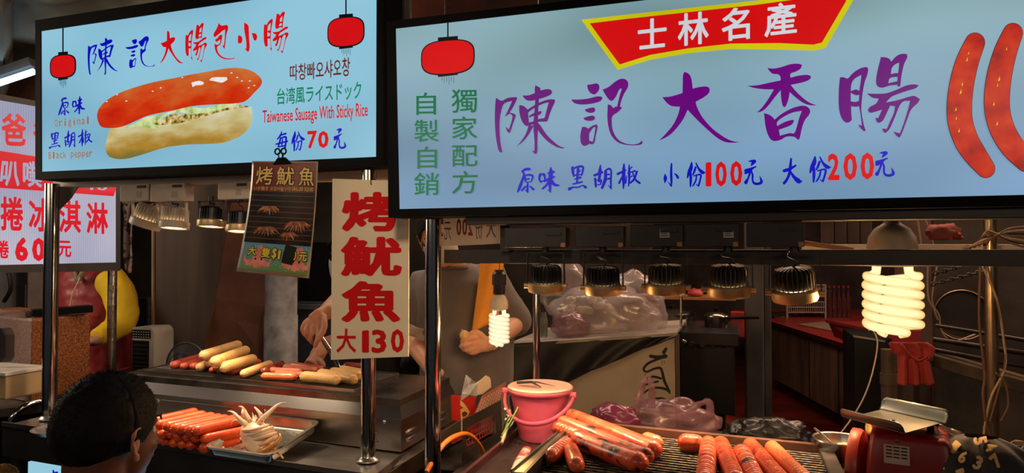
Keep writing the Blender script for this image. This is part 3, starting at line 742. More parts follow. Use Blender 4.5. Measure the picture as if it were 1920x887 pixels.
# ------------------------------------------------------------------ hanging red-lettered board
BOARD = mat('cream_board', (0.80, 0.66, 0.46), 0.5, var=0.05, scale=5, bump=0.02)
PAINT_RED = mat('red_paint', (0.62, 0.004, 0.006), 0.6, var=0.06, spec=0.2)
YH = 1.672
ph, nh = Vector((0, YH, 0)), Vector((0, 1, 0))
q = [PP(x, y, ph, nh) for x, y in ((623, 335), (767, 340), (766, 669), (620, 675))]
t_ = thing('hanging_board', 'cream board with red grilled squid lettering and price 130', 'sign board', q[3])
MB().prism(q, (0, 0.004, 0)).build('board', BOARD, t_, bevel=0.001)
P = Print(ph, nh, 0.0008)
for ch, bx in [('烤', (641, 360, 749, 434)), ('魷', (639, 444, 754, 518)), ('魚', (640, 527, 751, 604))]: P.text(ch, box4(*bx), 0.038)
P.text('大', box4(631, 616, 668, 661), 0.02)
P.text('1', [(679, 620), (692, 619), (692, 661), (679, 661)], 0.03); P.text('3', box4(697, 618, 725, 662), 0.03); P.text('0', box4(733, 617, 758, 661), 0.03)
P.build('character', PAINT_RED, t_, label='painted red character')
hk = PP(697, 344, ph, nh)
MB().tube(spline([hk + Vector((0, 0.006, -0.004)), hk + Vector((0, -0.006, 0)), hk + Vector((0.001, -0.004, 0.012)), hk + Vector((0.003, 0.0, 0.04)), hk + Vector((0.004, 0.02, 0.07))], 5), 0.0012, 6).build('wire_hook', BLACK, t_, smooth=60)

# ------------------------------------------------------------------ squid poster with its clip
pq = {k: v for k, v in (('tl', (473, 302)), ('tr', (596, 303)), ('br', (579, 522)), ('bl', (443, 509)))}
YPo = 1.60
def post_pt(u, v):
    """u 0..1 left to right, v 0..1 top to bottom, slightly bowed"""
    bow = -6*math.sin(PI*v)*(0.4)
    xl = lerp(473, 443, v**1.6); xr = lerp(596, 579, v**1.5)
    yt = lerp(302, 303, u); yb = lerp(509, 522, u)
    x = lerp(xl, xr, u); y = lerp(yt, yb, v)
    return x, y, YPo + 0.03*(v**2) - 0.012*math.sin(PI*u)*v
def PPo(u, v, lift=0.0):
    x, y, yy = post_pt(u, v); return PY(x, y, yy - 0.0008 - lift) if lift else PY(x, y, yy)
def patch(u0, v0, u1, v1, lift, nu=10, nv=10):
    return MB().grid(lambda a, b: PPo(lerp(u0, u1, a), lerp(v0, v1, b), lift), nu, nv)
POSTER = mat('poster_paper', (0.35, 0.29, 0.22), 0.3, var=0.1, coat=0.4)
t_ = thing('poster', 'laminated grilled squid poster clipped under the left sign', 'poster', PPo(0.5, 1))
patch(0, 0, 1, 1, 0, 14, 20).build('sheet', POSTER, t_, smooth=60, solid=0.0012, label='laminated sheet')
patch(0.02, 0.01, 0.98, 0.27, 0.0008).build('print_field', mat('poster_maroon', (0.14, 0.018, 0.010), 0.35, var=0.3, coat=0.4), t_, smooth=60, label='maroon top field')
patch(0.02, 0.27, 0.98, 0.73, 0.0008).build('print_field', mat('poster_embers', (0.01, 0.006, 0.004), 0.35, var=0.3, scale=7, col2=(0.10, 0.035, 0.015), lo=0.45, hi=0.8, coat=0.4), t_, smooth=60, label='dark grill picture')
m_, N_, L_, b_ = nt('poster_sea')
tc = N_.new('ShaderNodeTexCoord'); sx = N_.new('ShaderNodeSeparateXYZ'); L_.new(tc.outputs['Generated'], sx.inputs[0])
cr = N_.new('ShaderNodeValToRGB'); cr.color_ramp.elements[0].color = (0.16, 0.30, 0.05, 1); cr.color_ramp.elements[1].color = (0.12, 0.32, 0.48, 1)
L_.new(sx.outputs['Z'], cr.inputs[0]); L_.new(cr.outputs[0], b_.inputs['Base Color']); b_.inputs['Roughness'].default_value = 0.35
patch(0.03, 0.73, 0.97, 0.97, 0.0008).build('print_field', m_, t_, smooth=60, label='blue to green bottom field')
def pprint_poly(pts, lift): 
    vs, fs = fill([pts]); return MB().add([PPo(v[0], v[1], lift) for v in vs], fs)
def pprint_text(s, u0, v0, u1, v1, lift, m, lab, bold=0.0, name='character'):
    vs, fs = font_mesh(s, bold)
    MB().add([PPo(lerp(u0, u1, x), lerp(v1, v0, y), lift + 0.00003*k) for x, y, k in vs], fs).build(name, m, t_, label=lab)
GOLD = mat('poster_gold', (0.75, 0.50, 0.14), 0.4, var=0.1)
YELW = mat('poster_yellow', (0.80, 0.58, 0.05), 0.4, var=0.05)
PBLK = mat('poster_black', (0.01, 0.01, 0.01), 0.5)
PPNK = mat('poster_pink', (0.80, 0.26, 0.20), 0.4, var=0.2, scale=30)
PWHT = mat('poster_white', (0.6, 0.6, 0.55), 0.4)
for ch, u0, u1 in (('烤', 0.07, 0.32), ('魷', 0.38, 0.65), ('魚', 0.72, 0.95)):
    pprint_text(ch, u0-0.008, 0.045, u1+0.008, 0.215, 0.0012, PBLK, 'black edge of a gold character', 0.06)
    pprint_text(ch, u0, 0.05, u1, 0.21, 0.0016, GOLD, 'gold brush character', 0.012)
pprint_text('いか焼き 오징어불구이', 0.05, 0.225, 0.60, 0.262, 0.0016, GOLD, 'small gold line', 0.0, 'lettering')
pprint_text('GRILLED SQUID', 0.62, 0.225, 0.95, 0.262, 0.0016, GOLD, 'small English line', 0.01, 'lettering')
for k in range(9):                                            # printed grill wires
    v = 0.30 + k*0.048
    MB().grid(lambda a, b: PPo(lerp(0.03, 0.97, a), v + b*0.006, 0.0010), 8, 1).build('printed_wire', mat('poster_wire', (0.12, 0.09, 0.07), 0.35), t_)
random.seed(3)
for (cu, cv, su, sv, n_) in ((0.30, 0.42, 0.2, 0.06, 9), (0.30, 0.60, 0.2, 0.07, 10), (0.74, 0.54, 0.2, 0.09, 12), (0.62, 0.64, 0.15, 0.05, 8)):   # printed squid bodies: arm by arm
    for k in range(n_):
        a = PI*(0.05 + 0.9*k/n_); l = random.uniform(0.7, 1.1)
        st = [(cu, cv, 0.035), (cu + math.cos(a)*su*0.55*l, cv + math.sin(a)*sv*0.3 - 0.01, 0.026), (cu + math.cos(a)*su*l, cv + math.sin(a)*sv*l, 0.008)]
        pprint_poly(brush(st), 0.0013 + 0.00005*k).build('printed_arm', mat('poster_arm_%d' % (k % 2), [(0.50, 0.20, 0.09), (0.26, 0.09, 0.05)][k % 2], 0.35, var=0.4, scale=60), t_)
for cx, lean in ((0.27, 0.0), (0.80, 0.06)):                   # two cartoon squids
    sq = [[(cx+lean, 0.745, 0.01), (cx+lean*0.7, 0.79, 0.13), (cx, 0.83, 0.11), (cx-0.01, 0.87, 0.16), (cx-0.01, 0.89, 0.14)]]
    for k in range(7):
        a = (k-3)/3.0
        sq.append([(cx+a*0.06, 0.885, 0.045), (cx+a*0.13, 0.915, 0.035), (cx+a*0.16, 0.945-abs(a)*0.02, 0.022)])
    sq.append([(cx-0.05, 0.885, 0.03), (cx-0.17, 0.90, 0.028), (cx-0.20, 0.86, 0.022)])
    sq.append([(cx+0.05, 0.885, 0.03), (cx+0.15, 0.91, 0.028), (cx+0.16, 0.87, 0.022)])
    for i, st in enumerate(sq): pprint_poly(brush(st), 0.0012 + 0.00004*i).build('printed_squid_arm' if i else 'printed_squid', PPNK, t_)
    for dx in (-0.045, 0.04):
        pprint_poly([(cx+dx+0.014*math.cos(k*PI/5), 0.872+0.010*math.sin(k*PI/5)) for k in range(10)], 0.0019).build('printed_eye', PBLK, t_)
random.seed(5)
dm = MB()
for k in range(110):
    u, v = random.uniform(0.06, 0.94), random.uniform(0.75, 0.955)
    r_ = 0.006
    vs = [(u + r_*math.cos(i*PI/3), v + r_*0.62*math.sin(i*PI/3)) for i in range(6)]
    dm.add([PPo(x, y, 0.0011) for x, y in vs], [tuple(range(6))])
dm.build('printed_dots', PWHT, t_, kind='stuff', label='white dots of the sea picture')
for s, u0, v0, u1, v1 in (('大', 0.10, 0.765, 0.22, 0.845), ('隻', 0.29, 0.765, 0.42, 0.855), ('$', 0.44, 0.765, 0.51, 0.865), ('1', 0.53, 0.78, 0.565, 0.86), ('0', 0.735, 0.775, 0.79, 0.86), ('元', 0.82, 0.78, 0.94, 0.86)):
    pprint_text(s, u0-0.01, v0-0.006, u1+0.01, v1+0.006, 0.0022, PBLK, 'black edge of a price character', 0.08)
    pprint_text(s, u0, v0, u1, v1, 0.0027, YELW, 'yellow price character', 0.03)
pprint_poly([(0.62, 0.725), (0.78, 0.745), (0.745, 0.90), (0.59, 0.885), (0.60, 0.80)], 0.0034).build('black_tape', PBLK, t_, label='black tape over a price digit')
# bulldog clip
cp = PY(531, 300, YPo)
t_ = thing('binder_clip', 'black binder clip holding the squid poster to the sign frame', 'clip', cp)
MB().prism([cp+Vector((-0.03, -0.006, -0.012)), cp+Vector((0.03, -0.006, -0.012)), cp+Vector((0.012, -0.009, 0.006)), cp+Vector((-0.012, -0.009, 0.006))], (0, 0.006, 0)).build('jaw', BLACK, t_, bevel=0.001)
for s in (-1, 1):
    c_ = cp + Vector((s*0.010, -0.012, 0.022))
    MB().tube([c_ + Vector((0.008*math.cos(a), 0, 0.008*math.sin(a))) for a in [2*PI*k/14 for k in range(15)]], 0.0022, 6).build('handle', BLACK, t_, smooth=60)
    MB().bar(cp + Vector((s*0.005, -0.010, 0.0)), cp + Vector((s*0.008, -0.012, 0.018)), 0.004, 0.003).build('arm', BLACK, t_)

# ------------------------------------------------------------------ left grill
Z1 = 1.060
F0 = PZ(740, 750, Z1)
e1 = (F0 - PZ(265, 706, Z1)).normalized(); e2 = Vector((0, 1, 0)); ez = Vector((0, 0, 1))
LC = PD(753, 787, 1.995)                     # lip corner
GW = 1.20
def GP(s, t, z):                             # along the front (0 = right end, minus = left), into the stall, height
    return Vector((LC.x, LC.y, 0)) + e1*s + e2*t + ez*z
offr = (F0 - LC).dot(e2); 
t_ = thing('grill_box', 'stainless grill of the left stall with louvred side', 'grill', GP(-GW/2, 0.2, ZC))
GM = mat('grill_steel', (0.36, 0.33, 0.31), 0.30, 1.0, var=0.10, scale=3, rvar=0.05, stretch=(0.6, 1, 6))
D_ = 0.40
zl, zl2 = LC.z, LC.z-0.018
ro = 0.030
body = MB().prism([GP(-GW, 0.004, ZC), GP(-0.004, 0.004, ZC), GP(-0.004, D_, ZC), GP(-GW, D_, ZC)], ez*(zl2-ZC)).build('body', GM, t_, label='brushed steel body')
lip = MB().prism([GP(-GW, 0, zl2), GP(0, 0, zl2), GP(0, D_, zl2), GP(-GW, D_, zl2)], ez*0.018).build('lip', GM, t_, bevel=0.001)
r0 = [GP(-GW, 0, zl), GP(0, 0, zl), GP(0, D_, zl), GP(-GW, D_, zl)]
zt = Z1-0.020
r1 = [GP(-GW+ro, ro, zt), GP(-ro*0.7, ro, zt), GP(-ro*0.7, D_, zt), GP(-GW+ro, D_, zt)]
MB().add(r0 + r1, [(0,1,5,4), (1,2,6,5), (2,3,7,6), (3,0,4,7)]).build('sloped_top', mat('shoulder_steel', (0.075, 0.07, 0.072), 0.36, 0.95, var=0.1, scale=4), t_, label='sloping steel shoulder')
r2 = [p + ez*0.020 for p in r1]
# top deck with the opening for the grate
g0, g1, gt0, gt1 = -GW+ro+0.06, -0.19, ro+0.018, 0.335
hole = [GP(g0, gt0, Z1), GP(g1, gt0, Z1), GP(g1, gt1, Z1), GP(g0, gt1, Z1)]
dk = MB().add(r1 + r2, [(0,1,5,4), (1,2,6,5), (2,3,7,6), (3,0,4,7)])
dk.add(r2 + hole, [(0,1,5,4), (1,2,6,5), (2,3,7,6), (3,0,4,7)])
dk.build('deck', mat('deck_steel', (0.12, 0.105, 0.095), 0.3, 0.9, var=0.3, scale=12, rvar=0.12), t_, label='dark steel top deck')
fb = MB()
fb.add([hole[i] for i in range(4)] + [p - ez*0.05 for p in hole], [(0,1,5,4), (1,2,6,5), (2,3,7,6), (3,0,4,7), (4,5,6,7)])
fb.build('fire_tray', mat('ember_tray', (0.005, 0.004, 0.004), 0.8, var=0.4), t_, label='sooty tray under the grate')
# raised grate frame and bars
GFM = mat('grate_iron', (0.05, 0.04, 0.032), 0.3, 0.85, var=0.4, scale=20)
zf = Z1 + 0.004
for a, b in ((GP(g0, gt0, zf), GP(g1, gt0, zf)), (GP(g0, gt1, zf+0.003), GP(g1, gt1, zf+0.003)), (GP(g0, gt0, zf), GP(g0, gt1, zf)), (GP(g1, gt0, zf), GP(g1, gt1, zf))):
    MB().bar(a, b, 0.004, 0.020).build('grate_frame', GM, t_)
for k in range(22):
    t = lerp(gt0+0.010, gt1-0.010, k/21)
    MB().cyl(GP(g0+0.003, t, Z1+0.010), GP(g1-0.003, t, Z1+0.010), 0.0028, 6).build('grate_bar', GFM, t_, smooth=60)
for s in [lerp(g0, g1, k/5) for k in range(1, 5)]:
    MB().bar(GP(s, gt0, Z1+0.004), GP(s, gt1, Z1+0.004), 0.005, 0.006).build('cross_bar', GFM, t_)
# screws and louvres
for px, py in ((298, 751), (498, 770), (721, 791)):
    c = PZ(px, py, 0.0); 
    r_ = ray(px, py); den = r_.dot(e2); c = CO + r_*(((GP(0, 0, 0)-CO).dot(Vector((e1.y, -e1.x, 0))))/r_.dot(Vector((e1.y, -e1.x, 0))))
    nrm = Vector((e1.y, -e1.x, 0))*1
    MB().lathe(c, [(0.0045, -0.001), (0.0045, 0.0015), (0.003, 0.0028), (0.001, 0.003)], 12, nrm if nrm.y < 0 else -nrm).build('screw', CHROME, t_, smooth=40)
def louvre(c, ax, outn, w_, h_):
    """a pressed vent: half cone that stands proud"""
    rings = []
    for i in range(9):
        u = i/8; r = h_*math.sin(PI*min(max(u*0.96+0.02, 0), 1))**0.5
        rings.append([c + ax*(u-0.5)*w_ + ez*(r*math.cos(a))*0.5 + outn*(r*math.sin(a))*0.55 for a in [PI*k/8 for k in range(9)]])
    m = MB()
    for i in range(8):
        for k in range(8):
            n = len(m.v); m.v += [rings[i][k], rings[i+1][k], rings[i+1][k+1], rings[i][k+1]]; m.f.append((n, n+1, n+2, n+3))
    return m
for z in (0.962, 0.940):
    louvre(GP(-0.11, 0.003, z), e1, -e2, 0.055, 0.016).build('louvre', GM, t_, smooth=60)
    for tt in (0.07, 0.30):
        louvre(GP(-0.004, tt, z), e2, e1, 0.075, 0.016).build('louvre', GM, t_, smooth=60)
MB().box(tuple(GP(-0.004, 0.165, 0.915)), tuple(GP(-0.004, 0.165, 0.915) + Vector((0.006, 0.05, 0.085)))).build('latch_plate', GM, t_, bevel=0.001)
# back shield behind the grate

# ------------------------------------------------------------------ left counter
CT = mat('counter_steel', (0.46, 0.43, 0.40), 0.30, 1.0, var=0.18, scale=4, rvar=0.12, bump=0.03, stretch=(1, 3, 1))
t_ = thing('counter', 'long black fronted steel counter of the left stall', 'counter', PZ(400, 853, 0.0))
cf = [PZ(-60, 787, ZC), PZ(131, 817, ZC), PZ(262, 838, ZC), PZ(400, 854, ZC), PZ(525, 873, ZC), PZ(700, 896, ZC)]
L0 = cf[0]; L1 = cf[-1]; ed = (L1-L0).normalized()
cfp = lambda x: L0 + ed*((x - L0.x)/ed.x)
xl, xr = -2.35, L1.x
A, B = cfp(xl), cfp(xr)
back = [Vector((xr+0.03, A.y*0+GP(0, 0.0, 0).y+0.30, ZC)), Vector((xl, A.y+0.62, ZC))]
MB().prism([A+Vector((0, 0.006, -0.004)), B+Vector((0, 0.006, -0.004)), back[0]-ez*0.004, back[1]-ez*0.004], (0, 0, -0.03)).build('top', CT, t_, label='brushed steel top')
MB().bar(A+ez*0.003, B+ez*0.003, 0.006, 0.014).build('front_lip', CT, t_)
MB().prism([A+Vector((0, 0.001, -0.004)), B+Vector((0, 0.001, -0.004)), B+Vector((0, 0.001, -0.105)), A+Vector((0, 0.001, -0.105))], (0, 0.02, 0)).build('front_band', mat('black_band', (0.015, 0.013, 0.013), 0.4, var=0.3), t_, label='black band along the front')
MB().prism([A+Vector((0, 0.03, -0.105)), B+Vector((0, 0.03, -0.105)), B+Vector((0, 0.03, -0.88)), A+Vector((0, 0.03, -0.88))], (0, 0.45, 0)).build('cabinet', BLACK, t_, label='black cabinet below')
# lit panel along the counter front
t_ = thing('lightbox_sign', 'low lit panel on the front of the left counter', 'sign', PZ(60, 850, 0.5))
yo = Vector((0, -0.006, 0))
w0 = PP(53, 846, A, Vector((ed.y, -ed.x, 0)).normalized()); w1 = cfp(xr-0.03)
MB().prism([Vector((w0.x, cfp(w0.x).y, 0))+ez*0.806, Vector((w1.x, w1.y, 0))+ez*0.806, Vector((w1.x, w1.y, 0))+ez*0.38, Vector((w0.x, cfp(w0.x).y, 0))+ez*0.38], (0, 0.028, 0)).build('lit_panel', PANEL_L, t_)
pb0 = Vector((w0.x, cfp(w0.x).y, 0)); nb = Vector((-ed.y, ed.x, 0)).normalized()
P = Print(pb0, nb, 0.0015); P.glyph('chen', (75, 880, 118, 950)); P.glyph('ji', (135, 886, 180, 950)); P.build('character', INK_BLUE, t_, label='blue brush character')

# sausages and pan come in the food section
# left end: sink recess and chrome tap rail
t_ = thing('steel_bowl', 'shallow steel dish at the foot of the left post', 'dish', PZ(95, 806, ZC))
c = PZ(112, 812, ZC)
MB().lathe(c, [(0.001, 0.003), (0.055, 0.003), (0.075, 0.018), (0.080, 0.018), (0.056, 0.0), (0.001, 0.0)], 28).build('dish', STEEL, t_, smooth=40)
t_ = thing('chrome_handle', 'bent chrome push handle behind the left post', 'handle', PZ(50, 790, ZC))
MB().tube(spline([PD(16, 800, 2.5), PD(24, 782, 2.5), PD(40, 766, 2.52), PD(62, 756, 2.56), PD(85, 752, 2.6), PD(125, 748, 2.7)], 6), 0.012, 12).build('tube', CHROME, t_, smooth=60)
# lower rail of the neighbouring ice cream stall
t_ = thing('side_rail', 'black steel ledge at the left edge under the peanut block', 'rail', PD(40, 740, 2.75))
MB().bar(PD(-60, 765, 2.62), PD(120, 722, 2.95), 0.10, 0.012).build('ledge', BLACK, t_)
MB().bar(PD(-60, 790, 2.62), PD(120, 740, 2.95), 0.03, 0.05).build('beam', DARK, t_)
# ------------------------------------------------------------------ right stall: frame
t_ = thing('market_stall', 'frame of the right stall, dark cross bars and a round centre post', 'stall', PY(812, 880, 1.62))
pc_ = PY(812, 600, 1.62); zt_ = PY(812, 412, 1.62).z
MB().cyl((pc_.x, pc_.y, 0.0), (pc_.x, pc_.y, zt_), 0.0205, 28).build('post', CHROME, t_, smooth=40, label='round stainless post')
RAIL = mat('dark_painted_rail', (0.018, 0.012, 0.010), 0.42, var=0.25, scale=6, bump=0.04)
XR = 1.15
bz0 = PY(1300, 417, 1.60).z; bz1 = PY(1300, 396, 1.60).z
MB().box((pc_.x+0.10, 1.592, bz0), (XR, 1.652, PY(1300, 397, 1.60).z - 0.0)).build('rail', RAIL, t_, bevel=0.002, label='upper dark rail under the sign')
lz0, lz1 = PY(1400, 497, 1.66).z, PY(1400, 468, 1.66).z
MB().box((pc_.x+0.012, 1.66, lz0), (XR, 1.685, lz1)).build('rail', RAIL, t_, bevel=0.002, label='lower dark rail')
for px in (945,):
    a = PY(px, 440, 1.64)
    MB().box((a.x-0.012, 1.645, lz1-0.005), (a.x+0.012, 1.668, bz0+0.01)).build('hanger', RAIL, t_)
# upright behind the gap between the two signs
t_ = thing('upright', 'tall grey steel upright in the gap between the two signs', 'post', (PY(742, 20, 1.86).x, 1.86, 1.70))
a = PY(742, 20, 1.86)
MB().box((a.x-0.04, 1.85, 1.70), (a.x+0.035, 1.88, 2.5)).build('sheet', mat('grey_sheet', (0.16, 0.16, 0.18), 0.4, 0.3), t_)

# ------------------------------------------------------------------ price strip seen from behind
t_ = thing('price_strip', 'white price strip seen from behind beside the centre post', 'price sign', PY(880, 460, 1.70))
ps0 = Vector((0, 1.70, 0))
q = [PP(x, y, ps0, nh) for x, y in ((831, 400), (937, 402), (937, 457), (831, 462))]
MB().prism(q, (0, 0.003, 0)).build('sheet', mat('white_sheet', (0.55, 0.50, 0.45), 0.4), t_)
P = Print(ps0, nh, 0.0008)
for k, ch in enumerate('002'[::-1]): pass
for i, ch in enumerate('002'): pass
P.text('2', box4(878, 410, 887, 442), 0.03, flip=True); P.text('0', box4(867, 410, 876, 442), 0.03, flip=True); P.text('0', box4(856, 410, 865, 442), 0.03, flip=True)
P.build('numeral', mat('faded_red', (0.42, 0.06, 0.05), 0.5), t_)
P = Print(ps0, nh, 0.0008)
P.text('份', box4(891, 409, 905, 448), flip=True); P.text('大', box4(912, 410, 930, 446), flip=True); P.text('元', box4(833, 416, 846, 450), flip=True)
P.build('character', mat('faded_blue', (0.08, 0.08, 0.16), 0.5), t_)

_w = MATS['white_sheet'].node_tree; _b = _w.nodes['Principled BSDF']; _t = _w.nodes.new('ShaderNodeBsdfTranslucent'); _t.inputs[0].default_value = (0.85, 0.78, 0.68, 1)
_m = _w.nodes.new('ShaderNodeMixShader'); _m.inputs[0].default_value = 0.6; _w.links.new(_b.outputs[0], _m.inputs[1]); _w.links.new(_t.outputs[0], _m.inputs[2]); _w.links.new(_m.outputs[0], _w.nodes['Material Output'].inputs[0])   # thin paper lets the lamp light through
# ------------------------------------------------------------------ lamps of the right stall
GR = 'track lamps in a row under the right stall sign'
YQ = 1.615
RIMW = mat('lamp_rim_warm', (0.55, 0.36, 0.17), 0.42, 0.45, var=0.25, scale=25)
for i, (px, py, wpx, tl, yw, fm, lab, pw) in enumerate([
    (1023, 545, 64, -0.12, 0.3, 0, 'black finned track lamp in front of the clear plastic bags, nearest the hanging bulb', 6),
    (1131, 549, 66, -0.12, 0.1, 0, 'black finned track lamp above the middle of the plastic bags, second of five', 7),
    (1249, 548, 70, -0.10, 0.0, 1, 'black finned track lamp in the middle of the row of five', 7),
    (1366, 553, 76, -0.12, 0.0, 1, 'black finned track lamp above the saucepan, fourth of five', 7),
    (1491, 560, 80, -0.22, -0.4, 1, 'wide finned track lamp nearest the big spiral bulb', 7)]):
    c, r = lamp_at(px, py, wpx, YQ)
    track_lamp(lab, 'lamp', c, r, tl, yw, LAMP_BK, FIN if fm else LAMP_BK, RIMW, GR, pw, hang=(c.x, c.y, PY(px, 471, YQ).z))
for (x0, x1, y0, y1, st, lab) in [(946, 1062, 428, 464, 0, 'dark driver box next to the price strip'), (1078, 1170, 425, 464, 0, 'dark driver box, second from the price strip'),
                              (1182, 1281, 422, 463, 1, 'dark driver box in the middle, with a pale label'), (1285, 1386, 420, 463, 1, 'dark driver box with a white label above the fourth lamp'),
                              (1400, 1509, 418, 463, 0, 'plain dark driver box over the lamp nearest the big bulb')]:
    a = PY(x0, y0, 1.60); b = PY(x1, y1, 1.60)
    t = thing('driver_box', lab, 'lamp driver', (a.x, 1.60, b.z), 'driver boxes of the right lamps')
    MB().box((a.x, 1.597, b.z), (b.x, 1.645, min(a.z, bz0-0.001))).build('case', mat('driver_brown', (0.022, 0.016, 0.014), 0.45, var=0.2), t, bevel=0.002)
    MB().box((b.x-0.05, 1.5935, a.z-0.018), (b.x-0.012, 1.597, a.z-0.010)).build('slot', LAMP_BK, t)
    MB().box((b.x-0.013, 1.5955, b.z+0.001), (b.x-0.002, 1.597, b.z+0.011)).build('brass_tab', mat('orange_tab', (0.45, 0.2, 0.05), 0.4), t)
    if st:
        s0 = PY(1357 if st and x0 == 1285 else 1238, 440, 1.60)
        s1 = MB().box((s0.x-0.001, 1.5955, s0.z-0.007), (s0.x+0.021, 1.597, s0.z+0.013)).build('label_plate', mat('label_white', (0.5, 0.46, 0.42), 0.5), t, label='white rating label')
        for k in range(4): MB().box((s0.x+0.002, 1.5945, s0.z-0.003+k*0.004), (s0.x+0.018-0.003*(k % 2), 1.5955, s0.z-0.0015+k*0.004)).build('print_line', PBLK, t)

# ------------------------------------------------------------------ spiral bulbs
def tube_glow(name, c_mid, c_edge, s_mid, s_edge):
    m, N, L, b = nt(name)
    lw = N.new('ShaderNodeLayerWeight'); lw.inputs[0].default_value = 0.45
    cr = N.new('ShaderNodeValToRGB'); cr.color_ramp.elements[0].position = 0.25; cr.color_ramp.elements[1].position = 0.95
    cr.color_ramp.elements[0].color = tuple(c*s_mid for c in c_mid)+(1,); cr.color_ramp.elements[1].color = tuple(c*s_edge for c in c_edge)+(1,)
    L.new(lw.outputs['Facing'], cr.inputs[0]); e = N.new('ShaderNodeEmission'); L.new(cr.outputs[0], e.inputs[0]); L.new(e.outputs[0], N['Material Output'].inputs[0])
    return m
TUBEG = tube_glow('cfl_tube_glow', (1.0, 0.84, 0.42), (1.0, 0.58, 0.14), 1.25, 0.75)
TUBES = tube_glow('cfl_small_tube_glow', (1.0, 0.93, 0.62), (1.0, 0.60, 0.18), 1.1, 0.6)
def cfl(label, top, r, H, turns, rt, baser, base_h, power, glow, sock):
    """top: where the tubes leave the base; hangs downwards"""
    t = thing('spiral_bulb', label, 'light bulb', top)
    top = Vector(top)
    prof = [(baser*0.62, 0.0), (baser*0.98, base_h*0.12), (baser, base_h*0.35), (baser*0.93, base_h*0.6), (baser*0.70, base_h*0.85), (baser*0.45, base_h*1.0), (0.001, base_h*1.0)]
    MB().lathe(top, prof, 32).build('base', mat('bulb_base', (0.50, 0.38, 0.24), 0.5, var=0.2, scale=12, bump=0.05), t, smooth=40, label='beige plastic base')
    z0 = -H*0.14
    leg = []
    for s in (0, PI):
        pts = []
        n = int(turns*26)
        a0 = s
        for k in range(n+1):
            u = k/n; a = a0 + u*turns*PI
            zz = z0 - (H*0.84)*u
            rr = r - rt
            if u > 0.86: rr = (r-rt)*(1 - 0.75*((u-0.86)/0.14)**1.6)
            pts.append(top + Vector((rr*math.cos(a), rr*math.sin(a), zz)))
        st = [top + Vector((r*0.5*math.cos(a0-0.25), r*0.5*math.sin(a0-0.25), 0.002)), top + Vector((r*0.52*math.cos(a0-0.2), r*0.52*math.sin(a0-0.2), z0*0.6)), top + Vector(((r-rt)*0.8*math.cos(a0-0.15), (r-rt)*0.8*math.sin(a0-0.15), z0*0.95))]
        MB().tube(st + pts, rt, 14).build('spiral_tube', glow, t, smooth=60)
    for k in range(4):                                  # the light the tubes give off, just outside them
        l = bpy.data.lights.new('bulb', 'POINT'); l.energy = power/4; l.color = (1.0, 0.56, 0.22); l.shadow_soft_size = 0.002
        o = bpy.data.objects.new('bulb_light', l); C.objects.link(o); o.parent = t
        o.location = (r*1.12*math.cos(k*PI/2+0.7), r*1.12*math.sin(k*PI/2+0.7), -H*(0.35+0.15*k))
    return t
YB2 = 1.74
def dpt(px, py, y): p = PY(px, py, y); return p, (p-CO).dot(FW)
p, d = dpt(1673, 500, YB2)
sc = d/FPX
big = cfl('big glowing spiral bulb hanging behind the lower dark rail', p, 52*sc, 128*sc, 6.0, 8.3*sc, 42*sc, 0.01, 15, TUBEG, 1)
# its dome shaped base stands above the rail
dome = MB().lathe(p + Vector((0, 0, 0.004)), [(30*sc, 0), (43*sc, 14*sc), (43*sc, 34*sc), (40*sc, 52*sc), (30*sc, 68*sc), (15*sc, 78*sc), (14*sc, 82*sc), (0.001, 82*sc)], 36).build('dome', mat('bulb_base', (1, 1, 1)), big, smooth=40, label='beige dome base')
MB().cyl(p + Vector((0, 0, 84*sc)), p + Vector((0, 0, 110*sc)), 12*sc, 20).build('socket', mat('brass', (0.5, 0.3, 0.1), 0.35, 1.0), big, smooth=40)
p, d = dpt(936, 582, 1.70)
sc = d/FPX
sm = cfl('small glowing spiral bulb on a black socket in front of the grey shirt', p, 20*sc, 66*sc, 7.0, 4.3*sc, 17*sc, 30*sc, 7.5, TUBES, 1)
skp = p + Vector((0, 0, 30*sc))
MB().lathe(skp, [(10*sc, 0), (11.5*sc, 3*sc), (11*sc, 16*sc), (13*sc, 18*sc), (12.5*sc, 38*sc), (8*sc, 42*sc), (8*sc, 46*sc), (0.001, 46*sc)], 24).build('socket', mat('bakelite', (0.02, 0.016, 0.014), 0.3), sm, smooth=35, label='black socket')
for k in range(10):
    a = 2*PI*k/10
    MB().cyl(skp + Vector((12.3*sc*math.cos(a), 12.3*sc*math.sin(a), 18*sc)), skp + Vector((12.3*sc*math.cos(a), 12.3*sc*math.sin(a), 37*sc)), 1.4*sc, 6).build('ridge', mat('bakelite', (1, 1, 1)), sm)
MB().tube([skp + Vector((0, 0, 45*sc)), skp + Vector((0.001, 0, 60*sc)), Vector((skp.x, 1.68, lz0))], 0.0012, 6).build('wire', mat('red_wire', (0.3, 0.03, 0.02), 0.5), sm)

# ------------------------------------------------------------------ right grill
ZG = 1.05
RG = []
bl, br_ = PZ(1100, 806, ZG), PZ(1530, 850, ZG)
f1 = (br_ - bl).normalized(); f2 = Vector((0, -1, 0))
lft = PZ(1075, 815, ZG)
O_ = bl + f1*((lft.x - bl.x))                      # back left corner
LEN = (br_ - O_).length + 0.02
def RP(s, t, z): return Vector((O_.x, O_.y, 0)) + f1*s + f2*t + Vector((0, 0, z))
t_ = thing('grill_box', 'steel edged grill of the right stall under the thick sausages', 'grill', RP(LEN/2, 0.3, 0.9))
DP = 0.62
MB().prism([RP(0.01, 0, 0.862), RP(LEN, 0, 0.862), RP(LEN, DP, 0.862), RP(0.01, DP, 0.862)], (0, 0, 0.138)).build('body', mat('grill_inside', (0.012, 0.009, 0.008), 0.85), t_)
BRWN = mat('greasy_brown_steel', (0.20, 0.085, 0.05), 0.4, 0.5, var=0.35, scale=10)
